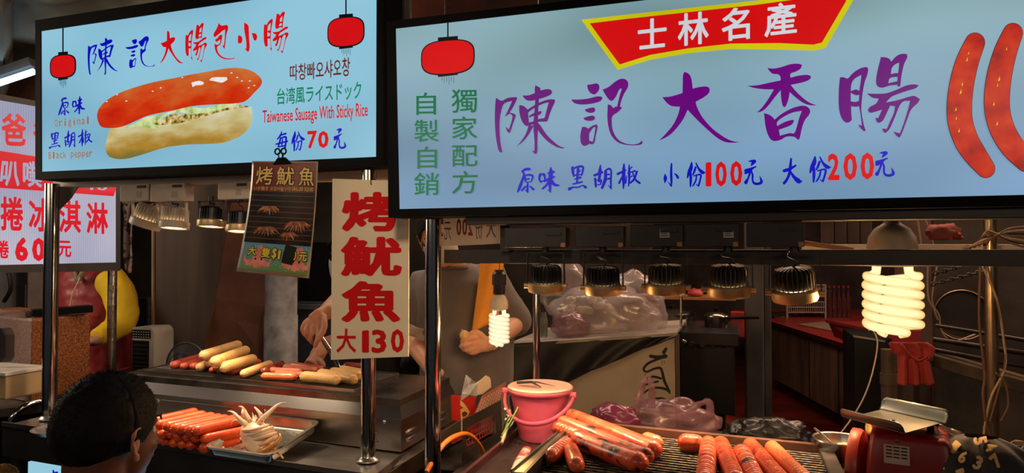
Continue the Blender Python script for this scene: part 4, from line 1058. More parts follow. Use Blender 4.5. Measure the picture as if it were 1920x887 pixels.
MB().bar(RP(0, -0.008, ZG+0.002), RP(LEN+0.03, -0.008, ZG+0.002), 0.016, 0.034).build('back_edge', BRWN, t_, bevel=0.001, label='greasy brown back edge')
MB().bar(RP(-0.004, -0.01, ZG-0.002), RP(-0.004, DP, ZG-0.002), 0.006, 0.06).build('side_edge', DARKST, t_, label='dark steel side edge')
MB().bar(RP(LEN, -0.01, ZG-0.002), RP(LEN, DP, ZG-0.002), 0.03, 0.03).build('side_edge', DARKST, t_, bevel=0.002)
BAR = mat('grate_bar_steel', (0.10, 0.075, 0.05), 0.35, 0.8, var=0.8, scale=60, rvar=0.15, bump=0.3, bscale=160)
for k in range(34):
    t = 0.010 + k*0.0175
    MB().cyl(RP(0.006, t, ZG), RP(LEN-0.012, t, ZG), 0.0031, 7).build('grate_bar', BAR, t_, smooth=60)
for s in (0.08, LEN*0.5, LEN-0.1):
    MB().bar(RP(s, 0, ZG-0.006), RP(s, DP, ZG-0.006), 0.006, 0.006).build('cross_bar', BAR, t_)
MB().prism([RP(0.004, 0.004, ZG-0.03), RP(LEN-0.01, 0.004, ZG-0.03), RP(LEN-0.01, DP, ZG-0.03), RP(0.004, DP, ZG-0.03)], (0, 0, 0.002)).build('fire_tray', mat('ash_tray', (0.03, 0.02, 0.014), 0.8, var=0.6, scale=40), t_)
# knife-like scraper lying along the left side of the grate
t_ = thing('scraper', 'long flat steel scraper lying along the left side of the right grill', 'tool', PZ(1000, 860, ZG+0.02))
a, b = PZ(962, 888, ZG+0.012), PZ(1048, 816, ZG+0.018)
sd = Vector((0.05, 0.012, 0))
MB().prism([a - sd*0.1, a + sd*0.65, b + sd*0.55, b + Vector((0.004, 0.012, 0)), b - sd*0.1], (0, 0, 0.003)).build('blade', mat('scraper_steel', (0.36, 0.30, 0.20), 0.3, 1.0, var=0.3), t_, bevel=0.0008)
MB().bar(a - sd*0.08 + Vector((0, 0, 0.003)), b - sd*0.08 + Vector((0, 0, 0.003)), 0.003, 0.010).build('spine', DARKST, t_)

# counter plate left of the grill
ZK = 0.97
t_ = thing('side_counter', 'dark maroon edged steel counter under the pink bucket', 'counter', PZ(990, 860, 0.0))
MARN = mat('maroon_steel', (0.10, 0.035, 0.035), 0.35, 0.5, var=0.3, scale=5)
KPL = mat('grey_plate', (0.115, 0.085, 0.09), 0.28, 0.75, var=0.3, scale=7, rvar=0.12)
k0, k1, k2, k3 = PZ(872, 900, ZK), PZ(978, 808, ZK), PZ(1085, 806, ZK), PZ(1085, 905, ZK)
k4 = PZ(982, 765, ZK-0.0); 
MB().prism([k0, k1, Vector((k1.x, 2.02, ZK)), Vector((k2.x+0.25, 2.02, ZK)), Vector((k2.x+0.25, k2.y, ZK)), Vector((lft.x-0.012, k2.y, ZK)), Vector((lft.x-0.012, k3.y-0.35, ZK)), Vector((k0.x, k0.y-0.35, ZK))], (0, 0, -0.02)).build('plate', KPL, t_)
MB().bar(k0 + Vector((0, -0.4, 0.004)), k1 + Vector((0, 0.30, 0.004)), 0.010, 0.030).build('edge', MARN, t_, bevel=0.001, label='maroon steel edge')
MB().prism([Vector((k1.x+0.05, 1.15, 0.86)), Vector((k1.x+0.05, 2.0, 0.86)), Vector((1.6, 2.0, 0.86)), Vector((1.6, 1.15, 0.86))], (0, 0, -0.86)).build('cabinet', BLACK, t_)

# ------------------------------------------------------------------ pink bucket
t_ = thing('bucket', 'pink plastic bucket with a lid, standing left of the thick sausages', 'bucket', PZ(1012, 826, ZK))
bc = PZ(1013, 822, ZK)
dB = (bc-CO).dot(FW); s_ = dB/FPX
PINK = mat('pink_plastic', (0.78, 0.13, 0.22), 0.35, var=0.12, scale=4, sss=0.3)
PINK.node_tree.nodes['Principled BSDF'].inputs['Alpha'].default_value = 0.93
Hb = 100*s_
r_t, r_b = 57*s_, 40*s_
MB().lathe(bc, [(0.001, 0.003), (r_b*0.96, 0.002), (r_b, 0.008), (lerp(r_b, r_t, 0.45), Hb*0.42), (lerp(r_b, r_t, 0.92), Hb*0.86), (r_t*1.05, Hb*0.87), (r_t*1.09, Hb*0.90), (r_t*1.09, Hb*0.93), (r_t*1.0, Hb*0.94), (r_t*0.96, Hb*0.90), (r_b*0.93, 0.012)], 48).build('tub', PINK, t_, smooth=40)
MB().lathe(bc + Vector((0, 0, Hb*0.93)), [(r_t*1.06, 0.0), (r_t*1.08, 0.006), (r_t*1.02, 0.010), (r_t*0.90, 0.006), (0.001, 0.005), (0.001, 0.001), (r_t*0.9, 0.001)], 48).build('lid', mat('pale_pink_plastic', (0.72, 0.42, 0.36), 0.35, var=0.1, scale=3), t_, smooth=40, label='pale translucent lid')
hp = []
for k in range(21):
    a = PI*k/20
    hp.append(bc + Vector((-r_t*1.16*math.cos(a), -r_t*1.12*math.sin(a)-0.004, Hb*0.86 - Hb*0.44*math.sin(a))))
MB().tube(hp, 0.0048, 8, flat=1.6).build('handle', PINK, t_, smooth=60, label='pink carrying handle')
for s in (-1, 1): MB().cyl(bc + Vector((s*r_t*1.05, -0.012, Hb*0.86)), bc + Vector((s*r_t*1.24, -0.012, Hb*0.86)), 0.009, 14).build('ear', PINK, t_, smooth=40)
t_ = thing('kitchen_shears', 'black handled shears lying on the bucket lid', 'shears', bc + Vector((-0.03, 0, Hb+0.0)))
a = bc + Vector((-r_t*0.72, -0.015, Hb*0.93+0.012)); 
MB().tube([a + Vector((0, 0, 0.004)), a + Vector((0.045, -0.01, 0.010)), a + Vector((0.075, -0.025, 0.0))], [0.007, 0.006, 0.002], 8, flat=0.6).build('handle', PBLK, t_, smooth=60)
MB().tube([a + Vector((0.0, 0.006, 0.003)), a + Vector((0.05, 0.016, 0.006)), a + Vector((0.11, 0.0, 0.0))], [0.006, 0.004, 0.001], 8, flat=0.5).build('blade', DARKST, t_, smooth=60)

# tongs / red tube on the counter
t_ = thing('sauce_tube', 'crumpled red and white tube lying between bucket and scraper', 'tube', PZ(975, 865, ZK))
a, b = PZ(962, 892, ZK+0.012), PZ(988, 842, ZK+0.014)
MB().tube([a, a.lerp(b, 0.5), b], [0.010, 0.015, 0.012], 12, flat=0.6).build('tube', mat('red_print_plastic', (0.45, 0.05, 0.05), 0.35, var=0.3, scale=40, col2=(0.55, 0.42, 0.34), lo=0.5, hi=0.6), t_, smooth=60)

# ------------------------------------------------------------------ kitchen scale
SD = 1.34
t_ = thing('kitchen_scale', 'red kitchen scale with a flat steel weighing pan', 'scale', PD(1660, 900, SD))
SR = mat('scale_red', (0.22, 0.008, 0.007), 0.38, var=0.2, scale=6, bump=0.08)
PAN = mat('pan_steel', (0.15, 0.15, 0.145), 0.38, 0.9, var=0.2, scale=10, rvar=0.15)
zp = 1.5 - SD*(325/FPX)
# pan plane at height zp with two turned-up long sides
pA, pB, pC, pD_ = PZ(1580, 780, zp), PZ(1650, 768, zp), PZ(1770, 793, zp), PZ(1700, 806, zp)
pA, pB, pC, pD_ = PZ(1588, 783, zp), PZ(1652, 768, zp), PZ(1765, 793, zp), PZ(1697, 812, zp)
MB().prism([pA, pB, pC, pD_], (0, 0, -0.0015)).build('pan', PAN, t_, label='flat steel pan')
up1 = [PZ(1585, 783, zp), PZ(1697, 812, zp)]
def lipstrip(a, b, outv, h, n=6):
    """turned-up side with rounded ends"""
    rows = []
    for u in [0, 0.02, 0.06, 0.5, 0.94, 0.98, 1]:
        e_ = {0: 0.55, 0.02: 0.85, 0.98: 0.85, 1: 0.55}.get(u, 1)
        base = a.lerp(b, u)
        rows.append([base + outv*(0.25*h*(j/n)*e_ + 0.2*h*math.sin(PI/2*j/n)*e_) + Vector((0, 0, h*(j/n)**1.3*e_)) for j in range(n+1)])
    m = MB()
    m.v = [p for r_ in rows for p in r_]
    m.f = [(i*(n+1)+j, i*(n+1)+j+1, (i+1)*(n+1)+j+1, (i+1)*(n+1)+j) for i in range(len(rows)-1) for j in range(n)]
    return m
du = (pD_-pA).normalized(); dv = Vector((-du.y, du.x, 0))
if dv.y < 0: dv = -dv
lipstrip(pA - du*0.012, pD_ + du*0.0, -dv, 0.018).build('pan_lip', PAN, t_, smooth=60, solid=0.0015)
lipstrip(pB - du*0.004, pC + du*0.01, dv, 0.026).build('pan_lip', PAN, t_, smooth=60, solid=0.0015)
cpn = (pA+pB+pC+pD_)/4
MB().lathe(cpn, [(0.001, 0.0025), (0.004, 0.0022), (0.0055, 0.0)], 14).build('rivet', CHROME, t_, smooth=60)
cen = PD(1706, 850, SD+0.05)
bx = Vector((cen.x, cen.y, 0)); fx = Vector((0.978, -0.208, 0)).normalized(); fy = Vector((-fx.y, fx.x, 0))
zb = zp - 0.024
def SP(a, b, c): return bx + fx*a + fy*b + Vector((0, 0, c))
for s in (-0.050, 0.0, 0.045):
    MB().box((0, 0, 0), (0, 0, 0)) if False else None
MB().prism([SP(-0.042, -0.012, zb), SP(-0.030, -0.012, zb), SP(-0.030, 0.012, zb), SP(-0.042, 0.012, zb)], (0, 0, zp-0.002-zb)).build('pan_post', BLACK, t_)
MB().prism([SP(0.030, -0.012, zb), SP(0.042, -0.012, zb), SP(0.042, 0.012, zb), SP(0.030, 0.012, zb)], (0, 0, zp-0.002-zb)).build('pan_post', BLACK, t_)
MB().prism([SP(-0.05, -0.03, zp-0.005), SP(0.05, -0.03, zp-0.005), SP(0.05, 0.03, zp-0.005), SP(-0.05, 0.03, zp-0.005)], (0, 0, 0.003)).build('pan_carrier', BLACK, t_)
# housing: tapering red case with rounded top edge
rings = []
for z, hw, hd in ((0.862, 0.094, 0.089), (zb-0.22, 0.090, 0.085), (zb-0.15, 0.085, 0.080), (zb-0.05, 0.074, 0.071), (zb-0.012, 0.069, 0.067), (zb-0.003, 0.065, 0.063), (zb, 0.058, 0.056)):
    ring = []
    for k in range(32):
        a = 2*PI*(k+0.5)/32; c_, s2 = math.cos(a), math.sin(a)
        ring.append(SP(hw*math.copysign(abs(c_)**0.18, c_), hd*math.copysign(abs(s2)**0.18, s2), z))
    rings.append(ring)
MB().loft(rings).build('case', SR, t_, smooth=45, label='red metal case')
dial = SP(-0.084, -0.005, zb-0.088)
MB().lathe(dial, [(0.001, 0.0), (0.074, 0.0), (0.078, 0.008), (0.078, 0.020), (0.070, 0.022), (0.001, 0.02)], 40, -fx + fy*0.12).build('dial_rim', mat('scale_orange_red', (0.36, 0.035, 0.012), 0.35), t_, smooth=35, label='round orange red dial housing')
lp = SP(-0.022, -0.0715, zb-0.036)
fxn = fx
MB().prism([lp + fxn*-0.022 + Vector((0, 0.0, -0.018)), lp + fxn*0.022 + Vector((0, 0, -0.018)), lp + fxn*0.022 + Vector((0, 0.003, 0.018)), lp + fxn*-0.022 + Vector((0, 0.003, 0.018))], -fy*0.0012).build('label_plate', mat('aluminium_label', (0.50, 0.36, 0.28), 0.4), t_, label='pale rating plate')
for r_i in range(5):
    for c_i in range(3):
        z = 0.013 - r_i*0.0065
        a = lp + fxn*(-0.018 + c_i*0.013) + Vector((0, 0.0015, z)) - fy*0.0018
        MB().prism([a, a + fxn*0.010, a + fxn*0.010 + Vector((0, 0, 0.0026)), a + Vector((0, 0, 0.0026))], -fy*0.0002).build('print_line', PBLK, t_)
MB().lathe(SP(-0.022, -0.0675, zb-0.010), [(0.0035, 0), (0.0035, 0.001), (0.001, 0.002)], 12, -fy).build('screw', DARKST, t_, smooth=50)

# steel bowl left of the scale
t_ = thing('mixing_bowl', 'small steel bowl with garlic left of the scale', 'bowl', PD(1575, 868, 1.52))
bw = PD(1575, 872, 1.53)
MB().lathe(bw, [(0.028, 0.0), (0.044, 0.014), (0.052, 0.045), (0.053, 0.056), (0.057, 0.057), (0.056, 0.0595), (0.0515, 0.058), (0.050, 0.045), (0.042, 0.016), (0.001, 0.003)], 36).build('bowl', STEEL, t_, smooth=40)
for k in range(7):
    a = k*2.4
    g = MB().ball(bw + Vector((0.008 + 0.020*math.cos(a)*(k/7), 0.014 + 0.018*math.sin(a)*(k/7), 0.034 + 0.004*(k % 2))), (0.007, 0.006, 0.008), 10, 7)
    solo(g, 'garlic_clove', mat('garlic', (0.60, 0.48, 0.24), 0.5), 'pale garlic clove in the steel bowl by the scale', 'garlic', 'garlic cloves in the steel bowl', smooth=60)
t_ = thing('spoon', 'thin spoon standing in the steel bowl', 'spoon', bw + Vector((-0.01, 0, 0.03)))
MB().tube([bw + Vector((0.0, 0.0, 0.030)), bw + Vector((-0.03, 0.0, 0.060)), bw + Vector((-0.052, 0.0, 0.078))], 0.0022, 8).build('stem', CHROME, t_, smooth=60)
MB().ball(bw + Vector((0.008, 0.0, 0.026)), (0.012, 0.008, 0.004), 12, 7).build('scoop', CHROME, t_, smooth=60)

# ------------------------------------------------------------------ drawstring bag with numbers
t_ = thing('printed_bag', 'black cloth bag printed with cream numerals, right of the scale', 'bag', PD(1835, 900, 1.3))
cb = PD(1840, 905, 1.32)
BAGM = mat('black_cloth', (0.022, 0.020, 0.022), 0.8, var=0.3, scale=10, bump=0.25, bscale=30, sheen=0.1)
def bagpt(u, v):
    a = 2*PI*u; r = [0.10, 0.105, 0.092, 0.062, 0.034, 0.018][0]
    t = v*1.0
    rr = 0.105*math.sqrt(max(0.0, 1 - (max(0, t)*0.97)**2.2))
    w_ = 1 + 0.06*math.sin(5*a+2*t) + 0.05*math.sin(9*a + 5*t)
    return cb + Vector((rr*w_*math.cos(a)*1.05, rr*w_*math.sin(a)*0.75, -0.03 + 0.118*t))
MB().grid(lambda u, v: bagpt(u, -1.35 + 2.35*v), 48, 26).build('bag', BAGM, t_, smooth=70, label='gathered black cloth')
CRM = mat('cream_print', (0.70, 0.42, 0.16), 0.6, var=0.1)
def bag_num(s, px, py, h, rot, w=0.6):
    vs, fs = font_mesh(s, 0.05); out = []
    for x, y, k in vs:
        X_ = (x-0.5)*h*w; Y_ = -(y-0.5)*h
        qx = px + X_*math.cos(rot) - Y_*math.sin(rot); qy = py + X_*math.sin(rot) + Y_*math.cos(rot)
        r_ = ray(qx, qy)
        # meet the bag: march onto its ellipsoid
        O2 = CO - (cb + Vector((0, 0, -0.03))); S2 = Vector((0.110, 0.079, 0.119))
        o = Vector((O2.x/S2.x, O2.y/S2.y, O2.z/S2.z)); dd = Vector((r_.x/S2.x, r_.y/S2.y, r_.z/S2.z))
        A_ = dd.dot(dd); B_ = 2*o.dot(dd); C_ = o.dot(o) - 1.12; disc = B_*B_ - 4*A_*C_
        if disc < 0: disc = 0
        out.append(CO + r_*((-B_ - math.sqrt(disc))/(2*A_) - 0.0006 - 0.00004*k))
    MB().add(out, fs).build('numeral', CRM, t_, label='cream printed numeral')
for s, px, py, h, rt_ in (('6', 1805, 857, 24, 0.45), ('3', 1834, 868, 26, 0.4), ('5', 1838, 826, 26, 1.35), ('1', 1790, 838, 24, 0.7), ('4', 1858, 838, 24, 1.1), ('7', 1868, 864, 28, -0.7), ('2', 1776, 872, 20, 0.3), ('1', 1800, 884, 16, 1.2)):
    bag_num(s, px, py, h, rt_)
PLAS = None
# ------------------------------------------------------------------ sausages
def char_mat(name, c1, c2, cc, chlo=0.60, chhi=0.70, scale=14, cscale=22, rough=0.32, coat=0.5, sss=0.15, bump=0.25, stretch=(1, 1, 1)):
    """skin colour that varies, with browned or charred spots"""
    m, N, L, b = nt(name)
    tc = N.new('ShaderNodeTexCoord'); mp = N.new('ShaderNodeMapping'); mp.inputs['Scale'].default_value = stretch
    L.new(tc.outputs['Object'], mp.inputs[0])
    oi = N.new('ShaderNodeObjectInfo'); va = N.new('ShaderNodeVectorMath'); va.operation = 'ADD'
    sc_ = N.new('ShaderNodeVectorMath'); sc_.operation = 'SCALE'; sc_.inputs[3].default_value = 7.0
    cx = N.new('ShaderNodeCombineXYZ'); L.new(oi.outputs['Random'], cx.inputs[0]); L.new(oi.outputs['Random'], cx.inputs[1])
    L.new(cx.outputs[0], sc_.inputs[0]); L.new(mp.outputs[0], va.inputs[0]); L.new(sc_.outputs[0], va.inputs[1])
    n1 = N.new('ShaderNodeTexNoise'); n1.inputs['Scale'].default_value = scale; n1.inputs['Detail'].default_value = 6; L.new(va.outputs[0], n1.inputs[0])
    r1 = N.new('ShaderNodeValToRGB'); r1.color_ramp.elements[0].position = 0.35; r1.color_ramp.elements[1].position = 0.65
    r1.color_ramp.elements[0].color = tuple(c1)+(1,); r1.color_ramp.elements[1].color = tuple(c2)+(1,); L.new(n1.outputs['Fac'], r1.inputs[0])
    n2 = N.new('ShaderNodeTexNoise'); n2.inputs['Scale'].default_value = cscale; n2.inputs['Detail'].default_value = 8; n2.inputs['Roughness'].default_value = 0.65; L.new(va.outputs[0], n2.inputs[0])
    r2 = N.new('ShaderNodeValToRGB'); r2.color_ramp.elements[0].position = chlo; r2.color_ramp.elements[1].position = chhi
    r2.color_ramp.elements[0].color = (0, 0, 0, 1); r2.color_ramp.elements[1].color = (1, 1, 1, 1); L.new(n2.outputs['Fac'], r2.inputs[0])
    mx = N.new('ShaderNodeMix'); mx.data_type = 'RGBA'; L.new(r2.outputs[0], mx.inputs[0]); L.new(r1.outputs[0], mx.inputs[6]); mx.inputs[7].default_value = tuple(cc)+(1,)
    L.new(mx.outputs[2], b.inputs['Base Color'])
    b.inputs['Roughness'].default_value = rough; b.inputs['Coat Weight'].default_value = coat; b.inputs['Coat Roughness'].default_value = 0.18
    b.inputs['Subsurface Weight'].default_value = sss; b.inputs['Subsurface Scale'].default_value = 0.006; b.inputs['Subsurface Radius'].default_value = (1, 0.35, 0.15)
    n3 = N.new('ShaderNodeTexNoise'); n3.inputs['Scale'].default_value = 90; n3.inputs['Detail'].default_value = 4; L.new(va.outputs[0], n3.inputs[0])
    bp = N.new('ShaderNodeBump'); bp.inputs['Strength'].default_value = bump; bp.inputs['Distance'].default_value = 0.003
    L.new(n3.outputs['Fac'], bp.inputs['Height']); L.new(bp.outputs[0], b.inputs['Normal'])
    MATS[name] = m; return m
RED_RAW = char_mat('orange_red_sausage', (0.60, 0.045, 0.005), (0.82, 0.105, 0.010), (0.22, 0.015, 0.006), 0.62, 0.74, coat=0.25, rough=0.34, sss=0.04)
RED_GR = char_mat('grilled_red_sausage', (0.40, 0.035, 0.020), (0.62, 0.110, 0.065), (0.09, 0.010, 0.006), 0.58, 0.72)
PNK_GR = char_mat('pink_sausage', (0.55, 0.130, 0.085), (0.68, 0.22, 0.14), (0.30, 0.05, 0.03), 0.62, 0.75)
WHT_GR = char_mat('white_sausage', (0.64, 0.36, 0.12), (0.74, 0.47, 0.21), (0.26, 0.13, 0.03), 0.62, 0.68, cscale=48, rough=0.42, coat=0.25)
ORG_GR = char_mat('orange_grilled_sausage', (0.66, 0.13, 0.04), (0.78, 0.20, 0.07), (0.30, 0.05, 0.01), 0.60, 0.72)
DRK_GR = char_mat('dark_glazed_sausage', (0.22, 0.02, 0.012), (0.42, 0.05, 0.03), (0.05, 0.008, 0.004), 0.50, 0.66, coat=0.8)
BIG = char_mat('thick_sausage', (0.62, 0.060, 0.020), (0.80, 0.140, 0.050), (0.16, 0.014, 0.008), 0.55, 0.66, scale=20, cscale=26, coat=0.5, rough=0.28, bump=0.4, sss=0.04)
BIGC = char_mat('thick_sausage_charred', (0.58, 0.055, 0.018), (0.78, 0.13, 0.045), (0.045, 0.008, 0.004), 0.52, 0.60, scale=20, cscale=24, coat=0.5, rough=0.3, bump=0.5, sss=0.04)
def sausage_mb(a, b, r, bend=0.0, updown=0.0, seed=0, nub=True, wob=0.05, taper=0.0, rings_n=16, wrinkle=0.0):
    a = Vector(a); b = Vector(b); d = b-a; Lh = d.length; dn = d.normalized()
    side = dn.cross(Vector((0, 0, 1))).normalized(); up = side.cross(dn)
    prof = []
    e_ = min(0.42, r*1.1/Lh)
    us = [0.0, e_*0.06, e_*0.22, e_*0.5, e_*0.8] + [e_ + (1-2*e_)*k/rings_n for k in range(rings_n+1)] + [1-e_*0.8, 1-e_*0.5, 1-e_*0.22, 1-e_*0.06, 1.0]
    pts, rs = [], []
    for u in us:
        c = a + d*u + side*bend*math.sin(PI*u) + up*updown*math.sin(PI*u)
        q = 1.0
        if u < e_: q = math.sqrt(max(0, 1-(1-u/e_)**2))
        elif u > 1-e_: q = math.sqrt(max(0, 1-(1-(1-u)/e_)**2))
        q = max(q, 0.10)
        w_ = 1 + wob*noise.noise(Vector((u*3.1+seed*7.7, seed*1.3, 0))) - taper*u
        w_ -= wrinkle*1.5*max(0.0, math.sin(u*Lh/0.0021 + seed))**4 if 0.06 < u < 0.94 else 0
        pts.append(c); rs.append(r*q*w_)
    m = MB().tube(pts, rs, 18)
    if nub:
        for p, q, dd in ((pts[0], rs[0], -dn), (pts[-1], rs[-1], dn)):
            m.lathe(p, [(r*0.16, -r*0.10), (r*0.10, r*0.08), (r*0.17, r*0.20), (r*0.05, r*0.26)], 8, dd)
    return m
sn = [0]
def saus(p0, p1, wpx, z, m, label, group, bend=0.0, ud=0.0, cat='sausage', name='sausage', **k):
    """ends of the axis in photo pixels on the level z (centre height), width in pixels"""
    a = PZ(p0[0], p0[1], z); b = PZ(p1[0], p1[1], z)
    d = ((a+b)/2-CO).dot(FW); r = wpx/FPX*d/2
    dn = (b-a).normalized()
    a += dn*r*0.0; sn[0] += 1
    o = solo(sausage_mb(a, b, r, bend, ud, sn[0], **k), name, m, label, cat, group, smooth=50)
    return o
# tray of uncooked orange-red sausages on the left counter
GT = 'orange red sausages piled in the left counter tray'
dirv = Vector((0.24, 0.97, 0)).normalized()
def pile(px, py, z, Lh, label, seed, rr=0.0150, dv_=None):
    a = PZ(px, py, z); sn[0] += 1
    dd = dv_ or dirv
    solo(sausage_mb(a + dd*rr*0.6, a + dd*Lh, rr, bend=0.004*math.sin(seed*2.3), seed=seed), 'sausage', RED_RAW, label, 'sausage', GT, smooth=50)
for i, (px, py) in enumerate([(262, 826), (279, 829), (296, 831), (312, 834), (328, 836), (344, 839)]):
    pile(px, py, ZC+0.018, 0.155, ['raw orange sausage in the bottom layer, leftmost end by the boy', 'raw orange sausage in the bottom layer, second end from the boy', 'raw orange sausage in the bottom layer, third end from the boy', 'raw orange sausage in the bottom layer, fourth end from the boy', 'raw orange sausage in the bottom layer, fifth end from the boy', 'raw orange sausage in the bottom layer, sixth end from the boy'][i], i)
pile(366, 843, ZC+0.018, 0.13, 'raw orange sausage in the bottom layer lying against the squid pan', 6, 0.0165, Vector((0.45, 0.89, 0)).normalized())
for i, (px, py) in enumerate([(272, 812), (289, 818), (307, 817), (321, 821), (338, 822), (354, 824)]):
    pile(px, py, ZC+0.044, 0.160, ['raw orange sausage in the middle layer, hidden end next to the boy', 'raw orange sausage in the middle layer, second end from the boy', 'raw orange sausage in the middle layer, third end from the boy', 'raw orange sausage in the middle layer, fourth end from the boy', 'raw orange sausage in the middle layer, fifth end from the boy', 'raw orange sausage in the middle layer, sixth end from the boy'][i], 10+i)
pile(369, 826, ZC+0.044, 0.175, 'raw orange sausage at the right of the middle layer, beside the pan rim', 17, 0.0158, Vector((0.42, 0.9, 0)).normalized())
for i, (px, py) in enumerate([(268, 794), (284, 800), (300, 803), (314, 806), (327, 808), (341, 810), (355, 811)]):
    pile(px, py, ZC+0.070, 0.178, ['raw orange sausage on top of the pile, nearest the boy', 'raw orange sausage on top of the pile, second from the boy', 'raw orange sausage on top of the pile, third from the boy', 'raw orange sausage on top of the pile, fourth from the boy', 'raw orange sausage on top of the pile, fifth from the boy', 'raw orange sausage on top of the pile, next to the last one', 'raw orange sausage on top of the pile, at its right end'][i], 20+i)
# upper grill of the left stall
ZS = Z1 + 0.013
GU = 'sausages on the left grill'
R1 = [
 ((322, 686), (382, 668), 15, 0.010, RED_GR, 'reddish grilled sausage at the far left of the left grill', {}),
 ((341, 688), (392, 671), 14, 0.010, RED_GR, 'reddish grilled sausage, second from the left of the left grill', {}),
 ((359, 688), (398, 675), 14, 0.010, RED_GR, 'reddish grilled sausage, third from the left, beside a white end', {}),
 ((371, 690), (404, 678), 17, 0.012, WHT_GR, 'white sausage lying on the grate with its browned end showing', {}),
 ((388, 682), (410, 672), 16, 0.030, WHT_GR, 'white sausage end tucked under the white pile, left one', {}),
 ((403, 689), (424, 678), 15, 0.024, WHT_GR, 'white sausage end tucked under the white pile, right one', {}),
 ((396, 695), (416, 684), 12, 0.009, RED_GR, 'dark red sausage end under the white pile, leftmost of three', {}),
 ((410, 696), (430, 685), 12, 0.009, RED_GR, 'dark red sausage end under the white pile, middle one of three', {}),
 ((425, 697), (446, 685), 12, 0.009, RED_GR, 'dark red sausage end under the white pile, rightmost of three', {}),
 ((378, 668), (449, 646), 19, 0.060, WHT_GR, 'white sausage at the back of the top of the white pile', {}),
 ((399, 680), (463, 656), 20, 0.055, WHT_GR, 'white sausage across the top front of the white pile', {}),
 ((415, 690), (478, 672), 20, 0.034, WHT_GR, 'white sausage on the right slope of the white pile', {}),
 ((431, 698), (482, 680), 15, 0.010, RED_GR, 'red glazed sausage right of the white pile', {}),
 ((444, 692), (487, 678), 13, 0.010, RED_GR, 'red glazed sausage behind the one right of the white pile', {}),
 ((454, 702), (508, 682), 16, 0.012, WHT_GR, 'lone white sausage lying diagonally in the middle of the left grill', {}),
 ((493, 697), (530, 682), 15, 0.011, DRK_GR, 'dark glazed sausage between the white and the pink ones', {}),
 ((490, 705), (556, 707), 15, 0.011, ORG_GR, 'orange sausage lying along the front of the left grill', {}),
 ((505, 694), (566, 697), 12, 0.010, PNK_GR, 'pink sausage in the pink group, second row from the front', {}),
 ((516, 699), (570, 703), 12, 0.010, PNK_GR, 'pink sausage in the pink group, right behind the orange one', {}),
 ((531, 688), (594, 694), 12, 0.010, PNK_GR, 'pink sausage in the pink group, third row back', {}),
 ((545, 684), (606, 692), 12, 0.010, RED_GR, 'reddish sausage at the back of the pink group', {}),
 ((563, 706), (637, 713), 21, 0.015, WHT_GR, 'thick bent white sausage at the front right of the left grill', {'bend': -0.006}),
 ((596, 700), (668, 713), 20, 0.015, WHT_GR, 'thick white sausage behind the bent one near the front right', {'bend': -0.004}),
 ((619, 697), (681, 706), 19, 0.015, WHT_GR, 'thick white sausage, third from the front right', {}),
 ((637, 693), (700, 706), 19, 0.015, WHT_GR, 'thick white sausage nearest the board post', {}),
 ((644, 686), (684, 689), 15, 0.012, DRK_GR, 'charred brown piece at the back right under the board', {}),
]
for p0, p1, wp, dz, mt, lab, kw in R1: saus(p0, p1, wp, ZS+dz, mt, lab, GU, **kw)
# right grill: thick sausages
GB = 'thick sausages on the right grill'
ZB = ZG + 0.004
for p0, p1, wp, dz, mt, lab, kw in [
 ((1066, 776), (1236, 846), 27, 0.022, BIG, 'long thick sausage at the back of the stacked group', {'updown_': 0, 'taper': -0.15}),
 ((1050, 790), (1222, 858), 29, 0.032, BIGC, 'long charred sausage in the middle of the stacked group', {}),
 ((1040, 801), (1150, 842), 30, 0.020, BIG, 'thick wrinkled sausage at the left of the stacked group', {'wrinkle': 0.05}),
 ((1076, 820), (1212, 872), 39, 0.026, BIGC, 'thickest blistered sausage in front of the stacked group', {'bend': 0.004}),
 ((1029, 858), (1066, 829), 28, 0.022, BIG, 'short sausage stub at the left front of the grate', {'wrinkle': 0.04}),
 ((1083, 876), (1069, 840), 31, 0.023, BIG, 'plump short sausage stub in front of the thickest sausage', {}),
 ((1204, 821), (1241, 832), 27, 0.020, ORG_GR, 'round sausage end behind the stacked group', {}),
 ((1270, 828), (1322, 832), 33, 0.022, BIG, 'short plump sausage lying alone near the back edge', {}),
 ((1329, 828), (1322, 906), 34, 0.024, BIG, 'scored sausage, leftmost of the five pointing at the viewer', {'wrinkle': 0.055}),
 ((1350, 829), (1382, 906), 34, 0.024, BIG, 'scored sausage, second of the five pointing at the viewer', {'wrinkle': 0.04}),
 ((1388, 842), (1424, 912), 34, 0.024, BIGC, 'browned scored sausage, middle of the five pointing at the viewer', {'wrinkle': 0.05}),
 ((1404, 831), (1474, 910), 31, 0.024, BIG, 'scored sausage, fourth of the five pointing at the viewer', {'wrinkle': 0.04}),
 ((1444, 836), (1520, 910), 30, 0.024, ORG_GR, 'scored sausage, rightmost of the five pointing at the viewer', {'wrinkle': 0.04})]:
    kw.pop('updown_', None)
    saus(p0, p1, wp, ZB+dz-0.004, mt, lab, GB, rings_n=84 if 'wrinkle' in kw else 16, **kw)

